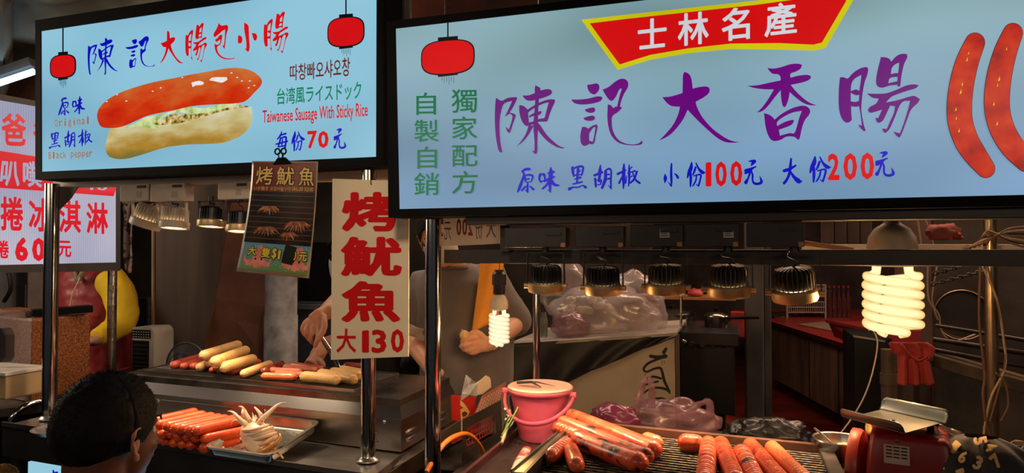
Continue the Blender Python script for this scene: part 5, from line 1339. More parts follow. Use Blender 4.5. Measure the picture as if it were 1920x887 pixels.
# ------------------------------------------------------------------ perforated pan with the skewered squid
PANM = mat('gn_pan_steel', (0.56, 0.52, 0.44), 0.24, 1.0, var=0.12, scale=6, rvar=0.08)
fl, fr_ = PZ(380, 838, 0.947), PZ(506, 856, 0.947)
ex = (fr_-fl).normalized(); wd = (fr_-fl).length
rgt = PY(603, 790, fr_.y + 0.250)
ey = (rgt-fr_); ln = ey.length; ey.normalize()
en = ex.cross(ey).normalized()
t_ = thing('perforated_pan', 'steel perforated pan tilted on the left counter holding the squid', 'pan', fl + ex*wd/2 - en*0.03)
def QP(u, v, h): return fl + ex*u + ey*v + en*h
def rrect(u0, v0, u1, v1, r, h, n=6):
    out = []
    for (cx, cy, a0) in ((u1-r, v0+r, -PI/2), (u1-r, v1-r, 0), (u0+r, v1-r, PI/2), (u0+r, v0+r, PI)):
        for k in range(n+1):
            a = a0 + PI/2*k/n; out.append(QP(cx + r*math.cos(a), cy + r*math.sin(a), h))
    return out
rm = 0.010
rings = [rrect(0, 0, wd, ln, 0.028, -0.003), rrect(-0.0005, -0.0005, wd+0.0005, ln+0.0005, 0.028, 0.001), rrect(rm, rm, wd-rm, ln-rm, 0.020, 0.001), rrect(rm+0.003, rm+0.003, wd-rm-0.003, ln-rm-0.003, 0.018, -0.025), rrect(rm+0.008, rm+0.008, wd-rm-0.008, ln-rm-0.008, 0.014, -0.030)]
m = MB(); n_ = len(rings[0]); m.v = [p for r_ in rings for p in r_]
m.f = [(i*n_+k, i*n_+(k+1) % n_, (i+1)*n_+(k+1) % n_, (i+1)*n_+k) for i in range(len(rings)-1) for k in range(n_)] + [tuple((len(rings)-1)*n_ + k for k in range(n_))]
m.build('pan', PANM, t_, smooth=50, solid=0.0012)
hm = MB()
HOLE = mat('slot_shadow', (0.004, 0.004, 0.004), 0.9)
cu = wd-2*rm-0.03; cv = ln-2*rm-0.03
for i in range(11):
    for j in range(9):
        u = rm+0.02 + cu*(i+0.5)/11; v = rm+0.02 + cv*(j+0.5*(1 if i % 2 else 0.3))/9.3
        if v > ln-rm-0.02: continue
        s1, s2 = 0.0035, 0.0016
        hm.add([QP(u-s1, v-s2, -0.0293), QP(u+s1, v-s2, -0.0293), QP(u+s1, v+s2, -0.0293), QP(u-s1, v+s2, -0.0293)], [(0, 1, 2, 3)])
hm.build('slots', HOLE, t_, kind='stuff', label='rows of small slots in the pan floor')
# squid
SQ = char_mat('squid_flesh', (0.86, 0.52, 0.34), (0.92, 0.72, 0.52), (0.50, 0.20, 0.12), 0.58, 0.74, scale=16, cscale=40, coat=0.5, sss=0.35)
SQB = char_mat('squid_browned', (0.50, 0.17, 0.03), (0.66, 0.30, 0.08), (0.28, 0.07, 0.02), 0.55, 0.70, scale=30, cscale=40, coat=0.5)
def sqp(x, y, d): return PD(370 + x/6.036, 740 + y/6.036, d)
t_ = thing('grilled_squid', 'whole pale squid on a skewer with curling arms, in the perforated pan', 'squid', sqp(720, 640, 1.95))
dq = 1.955
# mantle with wrapped folds
cl = [sqp(600, 375, dq+0.06), sqp(640, 430, dq+0.04), sqp(700, 510, dq+0.01), sqp(745, 585, dq-0.01), sqp(790, 640, dq-0.025)]
S_m = spline(cl, 5)
rs = []
for i in range(len(S_m)):
    u = i/(len(S_m)-1); rs.append((0.019 + 0.021*math.sin(PI*min(1, u*1.02+0.08))**0.7)*(1 if u < 0.9 else 0.8))
MB().tube(S_m, rs, 26).build('mantle', SQ, t_, smooth=60)
for k, (ax_, ay, bx_, by, mx_, my, rr) in enumerate([(515, 400, 790, 350, 640, 395, 0.0085), (530, 460, 840, 375, 690, 430, 0.0095), (545, 530, 875, 440, 730, 480, 0.010), (600, 600, 885, 480, 770, 545, 0.0105), (560, 500, 860, 410, 700, 455, 0.008)]):
    pts = spline([sqp(ax_, ay, dq+0.01), sqp(lerp(ax_, mx_, 0.6), lerp(ay, my, 0.6), dq-0.022), sqp(mx_, my, dq-0.036), sqp(lerp(mx_, bx_, 0.6), lerp(my, by, 0.6), dq-0.028), sqp(bx_, by, dq+0.005)], 5)
    MB().tube(pts, [rr*0.55] + [rr]*(len(pts)-2) + [rr*0.6], 12, flat=0.6).build('wrapped_band', SQ, t_, smooth=60)
# fin, browned
MB().tube(spline([sqp(700, 640, dq-0.03), sqp(790, 620, dq-0.05), sqp(880, 560, dq-0.05), sqp(940, 490, dq-0.04), sqp(930, 435, dq-0.03)], 6), [0.010, 0.0115, 0.012, 0.012, 0.0125, 0.0125, 0.0125, 0.0125, 0.012, 0.012, 0.012, 0.0115, 0.011, 0.010, 0.010, 0.009, 0.009, 0.008, 0.008, 0.007, 0.006, 0.005, 0.004, 0.003, 0.002], 12, flat=0.55).build('fin', SQB, t_, smooth=60, label='browned tail fin')
MB().ball(sqp(780, 620, dq-0.04), (0.020, 0.016, 0.014), 16, 10).build('tail', SQB, t_, smooth=60, label='browned tail end')
def arm(pts, r0, d0, m=SQ):
    S = spline([sqp(x, y, d0 + dz) for x, y, dz in pts], 6); n = len(S)
    a = MB().tube(S, [r0*(1-0.88*(i/(n-1))**1.2) for i in range(n)], 10).build('arm', m, t_, smooth=60)
    return S
for k, (pts, r0) in enumerate([
    ([(600, 370, 0.03), (540, 330, 0.02), (470, 270, 0.02), (420, 215, 0.03), (380, 190, 0.04), (343, 190, 0.05)], 0.0085),
    ([(610, 360, 0.04), (560, 290, 0.05), (520, 220, 0.05), (520, 165, 0.06), (495, 138, 0.06), (468, 135, 0.06)], 0.0085),
    ([(640, 370, 0.04), (600, 300, 0.03), (560, 230, 0.04), (540, 175, 0.05), (520, 150, 0.05)], 0.0080),
    ([(660, 380, 0.03), (690, 300, 0.03), (720, 240, 0.03), (690, 190, 0.04), (655, 150, 0.05), (650, 138, 0.05)], 0.0088),
    ([(680, 370, 0.02), (740, 270, 0.02), (820, 195, 0.03), (880, 140, 0.04), (940, 100, 0.05), (1012, 92, 0.06)], 0.0085),
    ([(620, 380, 0.05), (640, 300, 0.06), (630, 240, 0.07), (622, 200, 0.07)], 0.0060),
    ([(640, 380, 0.05), (665, 310, 0.06), (660, 250, 0.07), (655, 230, 0.07)], 0.0060),
    ([(560, 380, 0.04), (500, 320, 0.04), (450, 290, 0.06), (400, 310, 0.07), (375, 350, 0.08)], 0.0060)]):
    S = arm(pts, r0, dq)
    if k in (2, 3, 4, 5, 6):
        for i in range(3, len(S)-4, 2):
            tn = (S[i+1]-S[i-1]).normalized(); sd = tn.cross(FW).normalized()
            for sg in ((1,) if k in (4,) else (-1, 1)):
                rr = r0*(1-0.88*(i/(len(S)-1))**1.2)
                c = S[i] + sd*sg*rr*0.55*(-1 if k == 4 else 1) - FW*rr*0.75
                MB().lathe(c, [(rr*0.30, 0), (rr*0.30, rr*0.15), (rr*0.12, rr*0.16)], 8, -FW).build('sucker', mat('sucker_brown', (0.30, 0.10, 0.06), 0.5), t_, smooth=60)
a, b = sqp(860, 600, dq-0.03), sqp(968, 718, dq-0.075)
MB().cyl(a - (b-a)*1.5, b, 0.0027, 10).build('skewer', mat('bamboo', (0.72, 0.48, 0.22), 0.6, var=0.1), t_, smooth=40, label='bamboo skewer')
# ------------------------------------------------------------------ the setting
GROUND = mat('wet_asphalt', (0.035, 0.032, 0.032), 0.45, var=0.4, scale=3, bump=0.3, bscale=50)
def struct(mb, name, m, **k): return mb.build(name, m, kind='structure', **k)
struct(MB().box((-7, -4, -0.05), (7, 11, 0)), 'floor', GROUND)
REDF = mat('red_floor_paint', (0.26, 0.030, 0.012), 0.5, var=0.35, scale=2.5, bump=0.1)
struct(MB().box((-0.2, 3.6, 0.0), (6.9, 10.5, 0.012)), 'floor', REDF)
WALLD = mat('dark_wall', (0.050, 0.038, 0.032), 0.8, var=0.5, scale=2.5, bump=0.2, bscale=12)
WALLB = mat('brown_wall', (0.13, 0.075, 0.045), 0.75, var=0.35, scale=1.6, bump=0.15, bscale=14)
struct(MB().box((-7, 10.5, 0), (7, 10.6, 4)), 'wall_back', WALLD)
struct(MB().box((-7.1, -4, 0), (-7, 10.5, 4)), 'wall_left', WALLD)
struct(MB().box((7, -4, 0), (7.1, 10.5, 4)), 'wall_right', WALLD)
struct(MB().box((-7, 5.2, 0), (-0.6, 5.3, 4)), 'wall_middle', WALLD)
CEIL = mat('soot_ceiling', (0.03, 0.022, 0.02), 0.8, var=0.5, scale=2)
struct(MB().box((-7, 2.6, 3.3), (7, 10.5, 3.4)), 'ceiling', CEIL)

# canopy seen in the top left corner, its folds and a strip light
t_ = thing('canopy', 'dark folded tarpaulin canopy at the top left', 'canopy', PD(40, 120, 4.2))
TARP = mat('dark_tarp', (0.26, 0.27, 0.24), 0.65, var=0.5, scale=3, bump=0.3, bscale=15)
def cpt(u, v):
    x = lerp(-260, 760, u); y = lerp(60, 190, 0) + v*0
    top = PD(x, lerp(-260, -60, u), 3.0); bot = PD(x, lerp(190, -15, u) - 0.0006*(x-20)**1.2 if x > 20 else 195, 4.4)
    p = top.lerp(bot, v); p.z += 0.05*math.sin(v*22 + u*3)*(0.4+v*0.6) + 0.03*math.sin(u*30)
    return p
MB().grid(cpt, 50, 24).build('tarpaulin', TARP, t_, smooth=70, solid=0.004)
t_ = thing('strip_light', 'cool white strip light between canopy and ice cream sign', 'light', PD(30, 150, 4.0))
MB().cyl(PD(-60, 175, 4.0), PD(64, 134, 4.0), 0.018, 12).build('tube', emit('cold_tube', (0.55, 0.8, 1.0), 4.0), t_, smooth=50)
MB().bar(PD(-60, 160, 4.05), PD(64, 118, 4.05), 0.08, 0.05).build('housing', mat('grey_housing', (0.2, 0.2, 0.2), 0.5, bump=0.3), t_)
t_ = thing('wall_panel', 'peeling tan panel behind the strip light above the ice cream sign', 'panel', PD(40, 190, 4.6))
MB().prism([PD(-80, 150, 4.7), PD(75, 110, 4.7), PD(75, 240, 4.7), PD(-80, 240, 4.7)], (0, 0.02, 0)).build('panel', mat('tan_panel', (0.30, 0.13, 0.06), 0.7, var=0.4, scale=8, bump=0.4, bscale=20), t_)
# awning parts above the right sign
t_ = thing('awning', 'dark red brown awning board above the right sign', 'awning', PD(1000, 0, 2.6))
for x0, x1, c in ((722, 772, (0.10, 0.10, 0.12)), (772, 835, (0.16, 0.035, 0.02)), (835, 1010, (0.07, 0.018, 0.014)), (1010, 1085, (0.012, 0.01, 0.012)), (1085, 1500, (0.06, 0.014, 0.012))):
    a, b = PY(x0, -140, 2.2), PY(x1, -140, 2.2)
    MB().box((a.x, 2.2, 1.95), (b.x - 0.004, 2.215, 2.7)).build('board', mat('awning_%d' % x0, c, 0.6, var=0.35, scale=6, bump=0.1), t_)

# ------------------------------------------------------------------ ice cream sign on the next stall
p0s = PD(219, 400, 3.3); dirs = Vector((math.sin(R(10)), math.cos(R(10)), 0)); ns = Vector((math.cos(R(10)), -math.sin(R(10)), 0))
if ns.dot(p0s - CO) < 0: ns = -ns
t_ = thing('lightbox_sign', 'white ribbed ice cream light box sign with red characters at the left edge', 'sign', PP(120, 500, p0s, ns))
m_, N_, L_, b_ = nt('ribbed_panel')
tc = N_.new('ShaderNodeTexCoord'); sp = N_.new('ShaderNodeSeparateXYZ'); L_.new(tc.outputs['Object'], sp.inputs[0])
mt_ = N_.new('ShaderNodeMath'); mt_.operation = 'MULTIPLY'; mt_.inputs[1].default_value = 640; L_.new(sp.outputs['Y'], mt_.inputs[0])
sn_ = N_.new('ShaderNodeMath'); sn_.operation = 'SINE'; L_.new(mt_.outputs[0], sn_.inputs[0])
nz = N_.new('ShaderNodeTexNoise'); nz.inputs['Scale'].default_value = 2.0; L_.new(tc.outputs['Object'], nz.inputs[0])
mr = N_.new('ShaderNodeMapRange'); mr.inputs[1].default_value = -1; mr.inputs[3].default_value = 0.86; mr.inputs[4].default_value = 1.0; L_.new(sn_.outputs[0], mr.inputs[0])
cr = N_.new('ShaderNodeValToRGB'); cr.color_ramp.elements[0].position = 0.3; cr.color_ramp.elements[1].position = 0.7
cr.color_ramp.elements[0].color = srgb(160, 160, 186)+(1,); cr.color_ramp.elements[1].color = srgb(204, 200, 212)+(1,); L_.new(nz.outputs['Fac'], cr.inputs[0])
e_ = N_.new('ShaderNodeEmission'); L_.new(cr.outputs[0], e_.inputs[0]); L_.new(mr.outputs[0], e_.inputs[1]); L_.new(e_.outputs[0], N_['Material Output'].inputs[0])
RIBP = m_
lightbox(t_, [(-140, 150), (226, 219), (226, 508), (-140, 514)], [(-140, 164), (218, 225), (218, 492), (-140, 500)], p0s, ns, 0.12, RIBP, frame_mat=mat('grey_frame', (0.06, 0.06, 0.065), 0.45))
INK_R2 = eprint('lit_red_film', [srgb(206, 12, 34), srgb(222, 20, 40)], scale=2)
P = Print(p0s, ns, 0.001)
P.poly([(-130, 262), (64, 293), (218, 318), (218, 352), (213, 368), (64, 357), (-130, 343)])
P.build('red_band', INK_R2, t_)
P = Print(p0s, ns, 0.003)
P.text('叭', [(3, 300), (36, 304), (36, 350), (-2, 348)], 0.03); P.text('噗', [(42, 300), (78, 305), (78, 352), (42, 350)], 0.03)
P.text('10', [(168, 346), (200, 348), (200, 357), (168, 356)], 0.03)
P.build('character', RIBP, t_, label='white character on the red band')
P = Print(p0s, ns, 0.003)
for ch, bx in [('爸', (2, 212, 48, 273)), ('爸', (61, 222, 104, 282)), ('捲', (0, 368, 43, 432)), ('冰', (53, 371, 97, 434)), ('淇', (109, 375, 151, 436)), ('淋', (161, 379, 202, 438)), ('捲', (-12, 450, 16, 484)), ('元', (108, 451, 133, 482))]:
    P.text(ch, box4(*bx, sl=0.03), 0.028)
P.text('6', box4(27, 445, 52, 490), 0.05); P.text('0', box4(59, 446, 84, 490), 0.05)
P.build('character', INK_R2, t_, label='red rounded character')
t_ = thing('stall_post', 'round steel post under the corner of the ice cream sign', 'post', PD(211, 700, 3.28))
a, b = PD(211, 508, 3.28), PD(211, 720, 3.28)
MB().cyl((a.x, a.y, 0.0), (a.x, a.y, a.z), 0.020, 20).build('post', STEEL, t_, smooth=40)

# ------------------------------------------------------------------ peanut brittle block and its table
dP = 2.75
zt = CAMZ - dP*(122/FPX); zbk = CAMZ - dP*(272/FPX)
def PBz(x, z, d): p = PD(x, 500, d); return Vector((p.x, p.y, z))
pr_, pf, pl_ = PBz(172, zt, 2.86), PBz(62, zt, 2.62), PBz(-70, zt, 2.95)
pb2 = pr_ + (pl_ - pf)
PEAN = mat('peanut_brittle', (0.17, 0.045, 0.010), 0.4, var=0.3, scale=130, col2=(0.40, 0.14, 0.035), lo=0.4, hi=0.62, bump=0.9, bscale=110, coat=0.3)
t_ = thing('peanut_block', 'big block of peanut brittle half wrapped in clear film', 'candy block', pf - Vector((0, 0, zt-zbk)))
o_ = MB().prism([pr_, pf, pl_, pb2], (0, 0, zbk-zt)).build('block', PEAN, t_, bevel=0.01)
FILM = mat('clear_film', (0.9, 0.9, 0.9), 0.12, spec=0.8, alpha=0.22, bump=1.0, bscale=9, stretch=(1, 1, 0.25), coat=1.0)
def film_pt(u, v):
    if v < 0.3:                       # top sheet
        a = pl_.lerp(pf, u); bq = (pl_ + (pr_-pf)*0.45).lerp(pf + (pr_-pf)*0.35, u); p = bq.lerp(a, v/0.3)
        return p + Vector((0, 0, 0.006 + 0.006*math.sin(u*17 + v*9)))
    p = pl_.lerp(pf, u); k = (v-0.3)/0.7
    return p + Vector((0, 0, (zbk-zt)*k + 0.005)) - Vector((0.0, 1, 0))*(0.006 + 0.004*math.sin(u*23 + k*3))
MB().grid(film_pt, 30, 26).build('film', FILM, t_, smooth=80, label='clear plastic film')
t_ = thing('black_tool', 'black flat iron grater lying on the peanut block', 'tool', pf + Vector((0, 0.05, 0)))
a, b = PBz(60, zt+0.015, 2.70), PBz(172, zt+0.022, 2.84)
MB().bar(a, b, 0.07, 0.028).build('plate', BLACK, t_, bevel=0.003)
MB().bar(PBz(48, zt+0.014, 2.69), PBz(78, zt+0.014, 2.72), 0.045, 0.026).build('handle', mat('worn_wood_grip', (0.09, 0.075, 0.06), 0.7, var=0.3, bump=0.3), t_, bevel=0.006)
t_ = thing('storage_box', 'pale plastic box in front of the peanut block at the left edge', 'box', PD(10, 745, 2.45))
a = PD(37, 697, 2.45); zq = PD(37, 745, 2.45).z
MB().box((a.x-0.25, a.y-0.05, zq), (a.x, a.y+0.10, a.z-0.008)).build('body', mat('tan_plastic', (0.36, 0.25, 0.13), 0.5, var=0.15), t_, bevel=0.006)
MB().box((a.x-0.256, a.y-0.056, a.z-0.008), (a.x+0.006, a.y+0.106, a.z+0.006)).build('lid', mat('white_plastic', (0.55, 0.52, 0.46), 0.4), t_, bevel=0.003)
t_ = thing('scoop_handle', 'black plastic scoop handle in front of the wrapped peanut block', 'scoop', PD(0, 670, 2.5))
MB().prism([PD(-12, 612, 2.5), PD(3, 616, 2.5), PD(9, 628, 2.5), PD(9, 670, 2.5), PD(3, 680, 2.5), PD(-12, 680, 2.5)], (0.01, 0.03, 0)).build('handle', mat('grey_brown_plastic', (0.05, 0.04, 0.04), 0.3), t_, bevel=0.003)
t_ = thing('side_table', 'dark table of the next stall carrying the peanut block', 'table', PBz(40, 0, 2.9))
MB().prism([PBz(-140, zbk, 2.40), PBz(178, zbk, 2.70), PBz(200, zbk, 3.1), PBz(-140, zbk, 3.4)], (0, 0, -0.03)).build('top', DARKST, t_)
MB().prism([PBz(-130, zbk-0.03, 2.55), PBz(170, zbk-0.03, 2.8), PBz(190, zbk-0.03, 3.0), PBz(-130, zbk-0.03, 3.3)], (0, 0, -(zbk-0.04))).build('cabinet', BLACK, t_)
t_ = thing('downpipe', 'grey wall pipe behind the ice cream sign', 'pipe', PD(10, 700, 4.3))
MB().cyl(PD(8, 470, 4.3), PD(8, 720, 4.3), 0.06, 18).build('pipe', mat('grey_pvc', (0.12, 0.12, 0.12), 0.5), t_, smooth=40)
MB().tube(spline([PD(8, 565, 4.15), PD(20, 540, 4.1), PD(14, 500, 4.1)], 6), 0.012, 8).build('hose', CABLE_BK, t_, smooth=60)
t_ = thing('meter_box', 'pale grey service box on the wall under the ice cream sign', 'box', PD(45, 560, 4.5))
a, b = PD(20, 500, 4.5), PD(68, 582, 4.5)
MB().box((a.x, a.y, b.z), (b.x, a.y+0.12, a.z+0.05)).build('case', mat('grey_metal_box', (0.30, 0.27, 0.24), 0.5, 0.2, var=0.15, bump=0.1), t_, bevel=0.006)
MB().box((a.x+0.015, a.y-0.006, b.z+0.02), (b.x-0.015, a.y, b.z+0.17)).build('door', mat('grey_metal_door', (0.28, 0.25, 0.23), 0.5, 0.2), t_, bevel=0.003)
t_ = thing('wall_board', 'brown plywood board on the wall behind the vest wearing person', 'board', PD(95, 650, 4.6))
MB().prism([PD(68, 480, 4.6), PD(175, 480, 4.6), PD(175, 720, 4.6), PD(68, 720, 4.6)], (0, 0.03, 0)).build('board', mat('brown_ply', (0.20, 0.10, 0.05), 0.65, var=0.3, scale=3), t_)

# ------------------------------------------------------------------ behind the left stall
WOODD = mat('dark_plywood', (0.060, 0.032, 0.020), 0.6, var=0.35, scale=2.2, stretch=(5, 5, 0.6), bump=0.15)
t_ = thing('dark_board', 'tall dark plywood sheet standing behind the left grill', 'board', PD(350, 700, 3.7))
MB().prism([PD(285, 330, 3.7), PD(418, 330, 3.7), PD(418, 1000, 3.7), PD(285, 1000, 3.7)], (0, 0.03, 0)).build('sheet', WOODD, t_)
MB().prism([PD(284, 330, 3.69), PD(287, 330, 3.69), PD(287, 760, 3.69), PD(284, 760, 3.69)], (0, 0.03, 0)).build('edge_strip', mat('raw_edge', (0.25, 0.16, 0.09), 0.6), t_)
t_ = thing('dark_board', 'second dark plywood sheet behind the black lamp', 'board', PD(450, 700, 3.8))
MB().prism([PD(419, 330, 3.8), PD(560, 330, 3.8), PD(560, 990, 3.8), PD(419, 990, 3.8)], (0, 0.03, 0)).build('sheet', WOODD, t_)
t_ = thing('leaning_board', 'reddish brown leather like board leaning behind the white sausages', 'board', PD(430, 640, 3.5))
MB().prism([PD(432, 380, 3.62), PD(520, 380, 3.62), PD(497, 575, 3.55), PD(484, 660, 3.5), PD(478, 1010, 3.5), PD(378, 1010, 3.5), PD(384, 640, 3.5), PD(404, 560, 3.55)], (0, 0.02, 0)).build('sheet', mat('red_brown_board', (0.17, 0.060, 0.026), 0.5, var=0.35, scale=4, bump=0.15), t_, bevel=0.004)
t_ = thing('concrete_column', 'round grey concrete column behind the left grill', 'column', PD(527, 700, 3.3))
CONC = mat('concrete', (0.24, 0.24, 0.25), 0.85, var=0.35, scale=14, bump=0.5, bscale=40)
a = PD(527, 600, 3.35); rC = 29/FPX*3.35
MB().lathe((a.x, a.y, 0), [(rC*1.05, 0.0), (rC*1.05, PD(527, 592, 3.35).z), (rC, PD(527, 590, 3.35).z), (rC, 1.9)], 36).build('shaft', CONC, t_, smooth=40)
t_ = thing('blue_cabinet', 'dark blue grey appliance between column and hanging board', 'cabinet', PD(590, 700, 3.5))
BLUEG = mat('blue_grey_enamel', (0.035, 0.042, 0.058), 0.45, var=0.2)
a, b = PD(556, 565, 3.5), PD(640, 760, 3.5)
MB().box((a.x, a.y, 0.3), (b.x, a.y+0.35, a.z)).build('body', BLUEG, t_, bevel=0.006)
MB().box((a.x+0.0, a.y-0.012, a.z-0.04), (b.x, a.y, a.z-0.012)).build('trim', mat('blue_grey_trim', (0.10, 0.11, 0.13), 0.4), t_, bevel=0.002)
MB().box((a.x, a.y+0.02, a.z), (b.x, a.y+0.35, a.z+0.30)).build('hood', BLACK, t_)
t_ = thing('air_purifier', 'small white appliance with a black button panel behind the boy', 'appliance', PD(275, 690, 3.3))
WPL = mat('ivory_plastic', (0.42, 0.38, 0.32), 0.45, var=0.1)
a, b = PD(248, 612, 3.3), PD(303, 700, 3.3)
rr_ = 0.035
pts = [Vector((a.x, a.y, b.z)), Vector((b.x, a.y, b.z))] + [Vector((b.x-rr_+rr_*math.cos(k*PI/12), a.y, a.z-rr_+rr_*math.sin(k*PI/12))) for k in range(7)] + [Vector((a.x, a.y, a.z-0.005))]
MB().prism(pts, (0, 0.12, 0)).build('case', WPL, t_, smooth=30)
MB().box((a.x+0.004, a.y-0.004, a.z-0.055), (b.x-0.02, a.y, a.z-0.014)).build('panel', BLACK, t_, bevel=0.002)
for i in range(7):
    for j in range(3):
        MB().box((a.x+0.012+i*0.015, a.y-0.006, a.z-0.050+j*0.012), (a.x+0.018+i*0.015, a.y-0.004, a.z-0.046+j*0.012)).build('button', mat('button_pale', (0.5, 0.5, 0.48), 0.4), t_)
MB().box((a.x+0.02, a.y+0.01, 0.0), (b.x-0.02, a.y+0.11, b.z)).build('stand', BLACK, t_)
MB().box((a.x+0.004, a.y-0.003, b.z+0.01), (b.x-0.03, a.y, a.z-0.066)).build('grille', BLACK, t_)
for i in range(7):
    MB().box((a.x+0.006, a.y-0.006, b.z+0.015+i*0.02), (b.x-0.032, a.y-0.003, b.z+0.019+i*0.02)).build('slat', mat('dark_slat', (0.03, 0.03, 0.03), 0.4), t_)
t_ = thing('desk_fan', 'dark wire desk fan behind the reddish sausages', 'fan', PD(348, 700, 3.0))
fc = PD(350, 690, 3.0); fr2 = 47/FPX*3.0
FANM = mat('fan_wire', (0.10, 0.11, 0.13), 0.4, 0.6)
MB().tube([fc + Vector((fr2*math.cos(2*PI*k/40), 0, fr2*math.sin(2*PI*k/40))) for k in range(41)], 0.005, 8).build('rim', FANM, t_, smooth=60)
MB().tube([fc + Vector((fr2*0.66*math.cos(2*PI*k/32), -0.028, fr2*0.66*math.sin(2*PI*k/32))) for k in range(33)], 0.002, 6).build('ring', FANM, t_, smooth=60)
for k in range(72):
    a = 2*PI*k/72; d = Vector((math.cos(a), 0, math.sin(a)))
    MB().tube([fc + d*fr2*0.2 + Vector((0, -0.045, 0)), fc + d*fr2*0.66 + Vector((0, -0.03, 0)), fc + d*fr2], 0.0011, 4).build('wire', FANM, t_)
MB().cyl(fc + Vector((0, -0.05, 0)), fc + Vector((0, 0.10, 0)), fr2*0.22, 20).build('hub', BLACK, t_, smooth=40)
for k in range(4):
    a = 2*PI*k/4+0.4
    q = [fc + Vector((r_*math.cos(a+da), 0.01*sg, r_*math.sin(a+da))) for r_, da, sg in ((0.02, 0, 0), (fr2*0.8, -0.2, -1), (fr2*0.88, 0.2, 0), (fr2*0.7, 0.5, 1))]
    MB().prism(q, (0, 0.002, 0)).build('blade', mat('fan_blade', (0.02, 0.022, 0.026), 0.4), t_)
MB().cyl(fc + Vector((0, 0.05, -0.01)), Vector((fc.x, fc.y+0.05, 0.5)), 0.014, 10).build('stand', BLACK, t_, smooth=40)
t_ = thing('patterned_cloth', 'narrow grey hanging cloth with dark marks left of the lamps', 'cloth', PD(238, 500, 3.1))
def clpt(u, v):
    x = lerp(228, 246, u) + v*6 if v < 0.75 else lerp(228 + v*6, 246+v*6, u)*1
    if v > 0.75: 
        k = (v-0.75)/0.25; x = lerp(x, 242, k*0.75)
    p = PD(x, lerp(378, 512, v), 3.1); p.y += 0.012*math.sin(u*9 + v*4); return p
MB().grid(clpt, 10, 24).build('cloth', mat('speckled_cloth', (0.03, 0.02, 0.022), 0.8, scale=40, col2=(0.26, 0.20, 0.19), lo=0.42, hi=0.50), t_, smooth=70, solid=0.002)
# low wall of stone right of the vest person
t_ = thing('stone_block', 'rough dark stone base behind the vest wearing person', 'stone', PD(265, 620, 4.0))
MB().box((PD(252, 560, 4.0).x, PD(252, 560, 4.0).y, 0.0), (PD(285, 560, 4.0).x, PD(252, 560, 4.0).y+0.2, PD(252, 558, 4.0).z)).build('block', mat('dark_stone', (0.045, 0.042, 0.042), 0.9, var=0.6, scale=20, bump=0.8), t_, bevel=0.01)

# ------------------------------------------------------------------ dark tray holder between the two stalls
XU = PD(866, 787, 2.0).x
t_ = thing('napkin_rack', 'dark steel holder frame between the two stalls with papers in it', 'rack', PX(905, 840, XU))
RKM = mat('rack_steel', (0.075, 0.060, 0.055), 0.38, 0.6, var=0.3, scale=8)
fo = [(866, 787), (938, 751), (941, 832), (866, 884)]; fi_ = [(873, 803), (928, 774), (931, 812), (873, 846)]
O = [PX(x, y, XU) for x, y in fo]; I = [PX(x, y, XU) for x, y in fi_]
m = MB()
for i in range(4):
    j = (i+1) % 4; m.prism([O[i], O[j], I[j], I[i]], (0.003, 0, 0))
m.build('frame_plate', RKM, t_, label='sheet frame with an opening')
MB().bar(PX(810, 832, XU-0.004), PX(868, 794, XU-0.004), 0.004, 0.030).build('side_rail', RKM, t_)
MB().prism([PX(822, 905, XU), PX(941, 822, XU), PX(941, 834, XU), PX(822, 925, XU)], (0.05, 0, 0)).build('bottom_rail', RKM, t_)
MB().prism([PX(866, 884, XU), PX(941, 832, XU), PX(941, 832, XU)+Vector((-0.14, 0, 0)), PX(866, 884, XU)+Vector((-0.14, 0, 0))], (0, 0, -0.003)).build('floor_plate', RKM, t_)
MB().bar(PX(866, 786, XU) + Vector((0, 0, 0.006)), PX(866, 815, XU), 0.003, 0.003).build('cable_tie', WPL, t_)
# red basket, box, wrap, napkins, laminated sheet stand inside
t_ = thing('red_basket', 'red plastic mesh basket inside the dark steel holder', 'basket', PX(895, 822, XU-0.02))
BR = mat('red_basket_plastic', (0.50, 0.05, 0.05), 0.4)
A1, B1, C1, D1 = PX(868, 806, XU-0.012), PX(926, 780, XU-0.012), PX(926, 808, XU-0.012), PX(876, 836, XU-0.012)
for k in range(12):
    u = k/11; MB().bar(D1.lerp(C1, u), A1.lerp(B1, u), 0.002, 0.003).build('rib', BR, t_)
for k in range(4):
    v = k/3; MB().bar(D1.lerp(A1, v), C1.lerp(B1, v), 0.002, 0.003).build('rib', BR, t_)
MB().prism([D1+Vector((-0.05, 0, 0)), C1+Vector((-0.05, 0, 0)), B1+Vector((-0.05, 0, 0)), A1+Vector((-0.05, 0, 0))], (0.002, 0, 0)).build('back_wall', BR, t_)
t_ = thing('snack_box', 'red carton with a cream and brown printed emblem in the holder', 'carton', PX(880, 786, XU-0.03))
xq = XU - 0.035
MB().prism([PX(862, 742, xq), PX(893, 744, xq), PX(890, 778, xq), PX(864, 790, xq)], (-0.03, 0, 0)).build('box', mat('red_carton', (0.56, 0.020, 0.015), 0.35, var=0.08), t_, bevel=0.001)
def flat(pts, m, nm, lift=0.0008, xx=None):
    xx = xx or xq
    vs, fs = fill([pts]); MB().add([PX(v[0], v[1], xx + lift) for v in vs], fs).build(nm, m, t_)
CRE = mat('cream_ink', (0.66, 0.50, 0.24), 0.5); BRI = mat('brown_ink', (0.10, 0.02, 0.015), 0.5); YEI = mat('yellow_ink', (0.70, 0.42, 0.08), 0.5)
flat([(863, 751), (868, 754), (874, 761), (879, 770), (874, 769), (868, 764), (863, 760)], CRE, 'printed_swoosh')
flat([(863, 768), (869, 765), (876, 769), (881, 772), (878, 779), (870, 784), (864, 786)], YEI, 'printed_emblem', 0.0012)
flat([(866, 774), (872, 771), (877, 775), (874, 780), (868, 782)], BRI, 'printed_emblem', 0.0018)
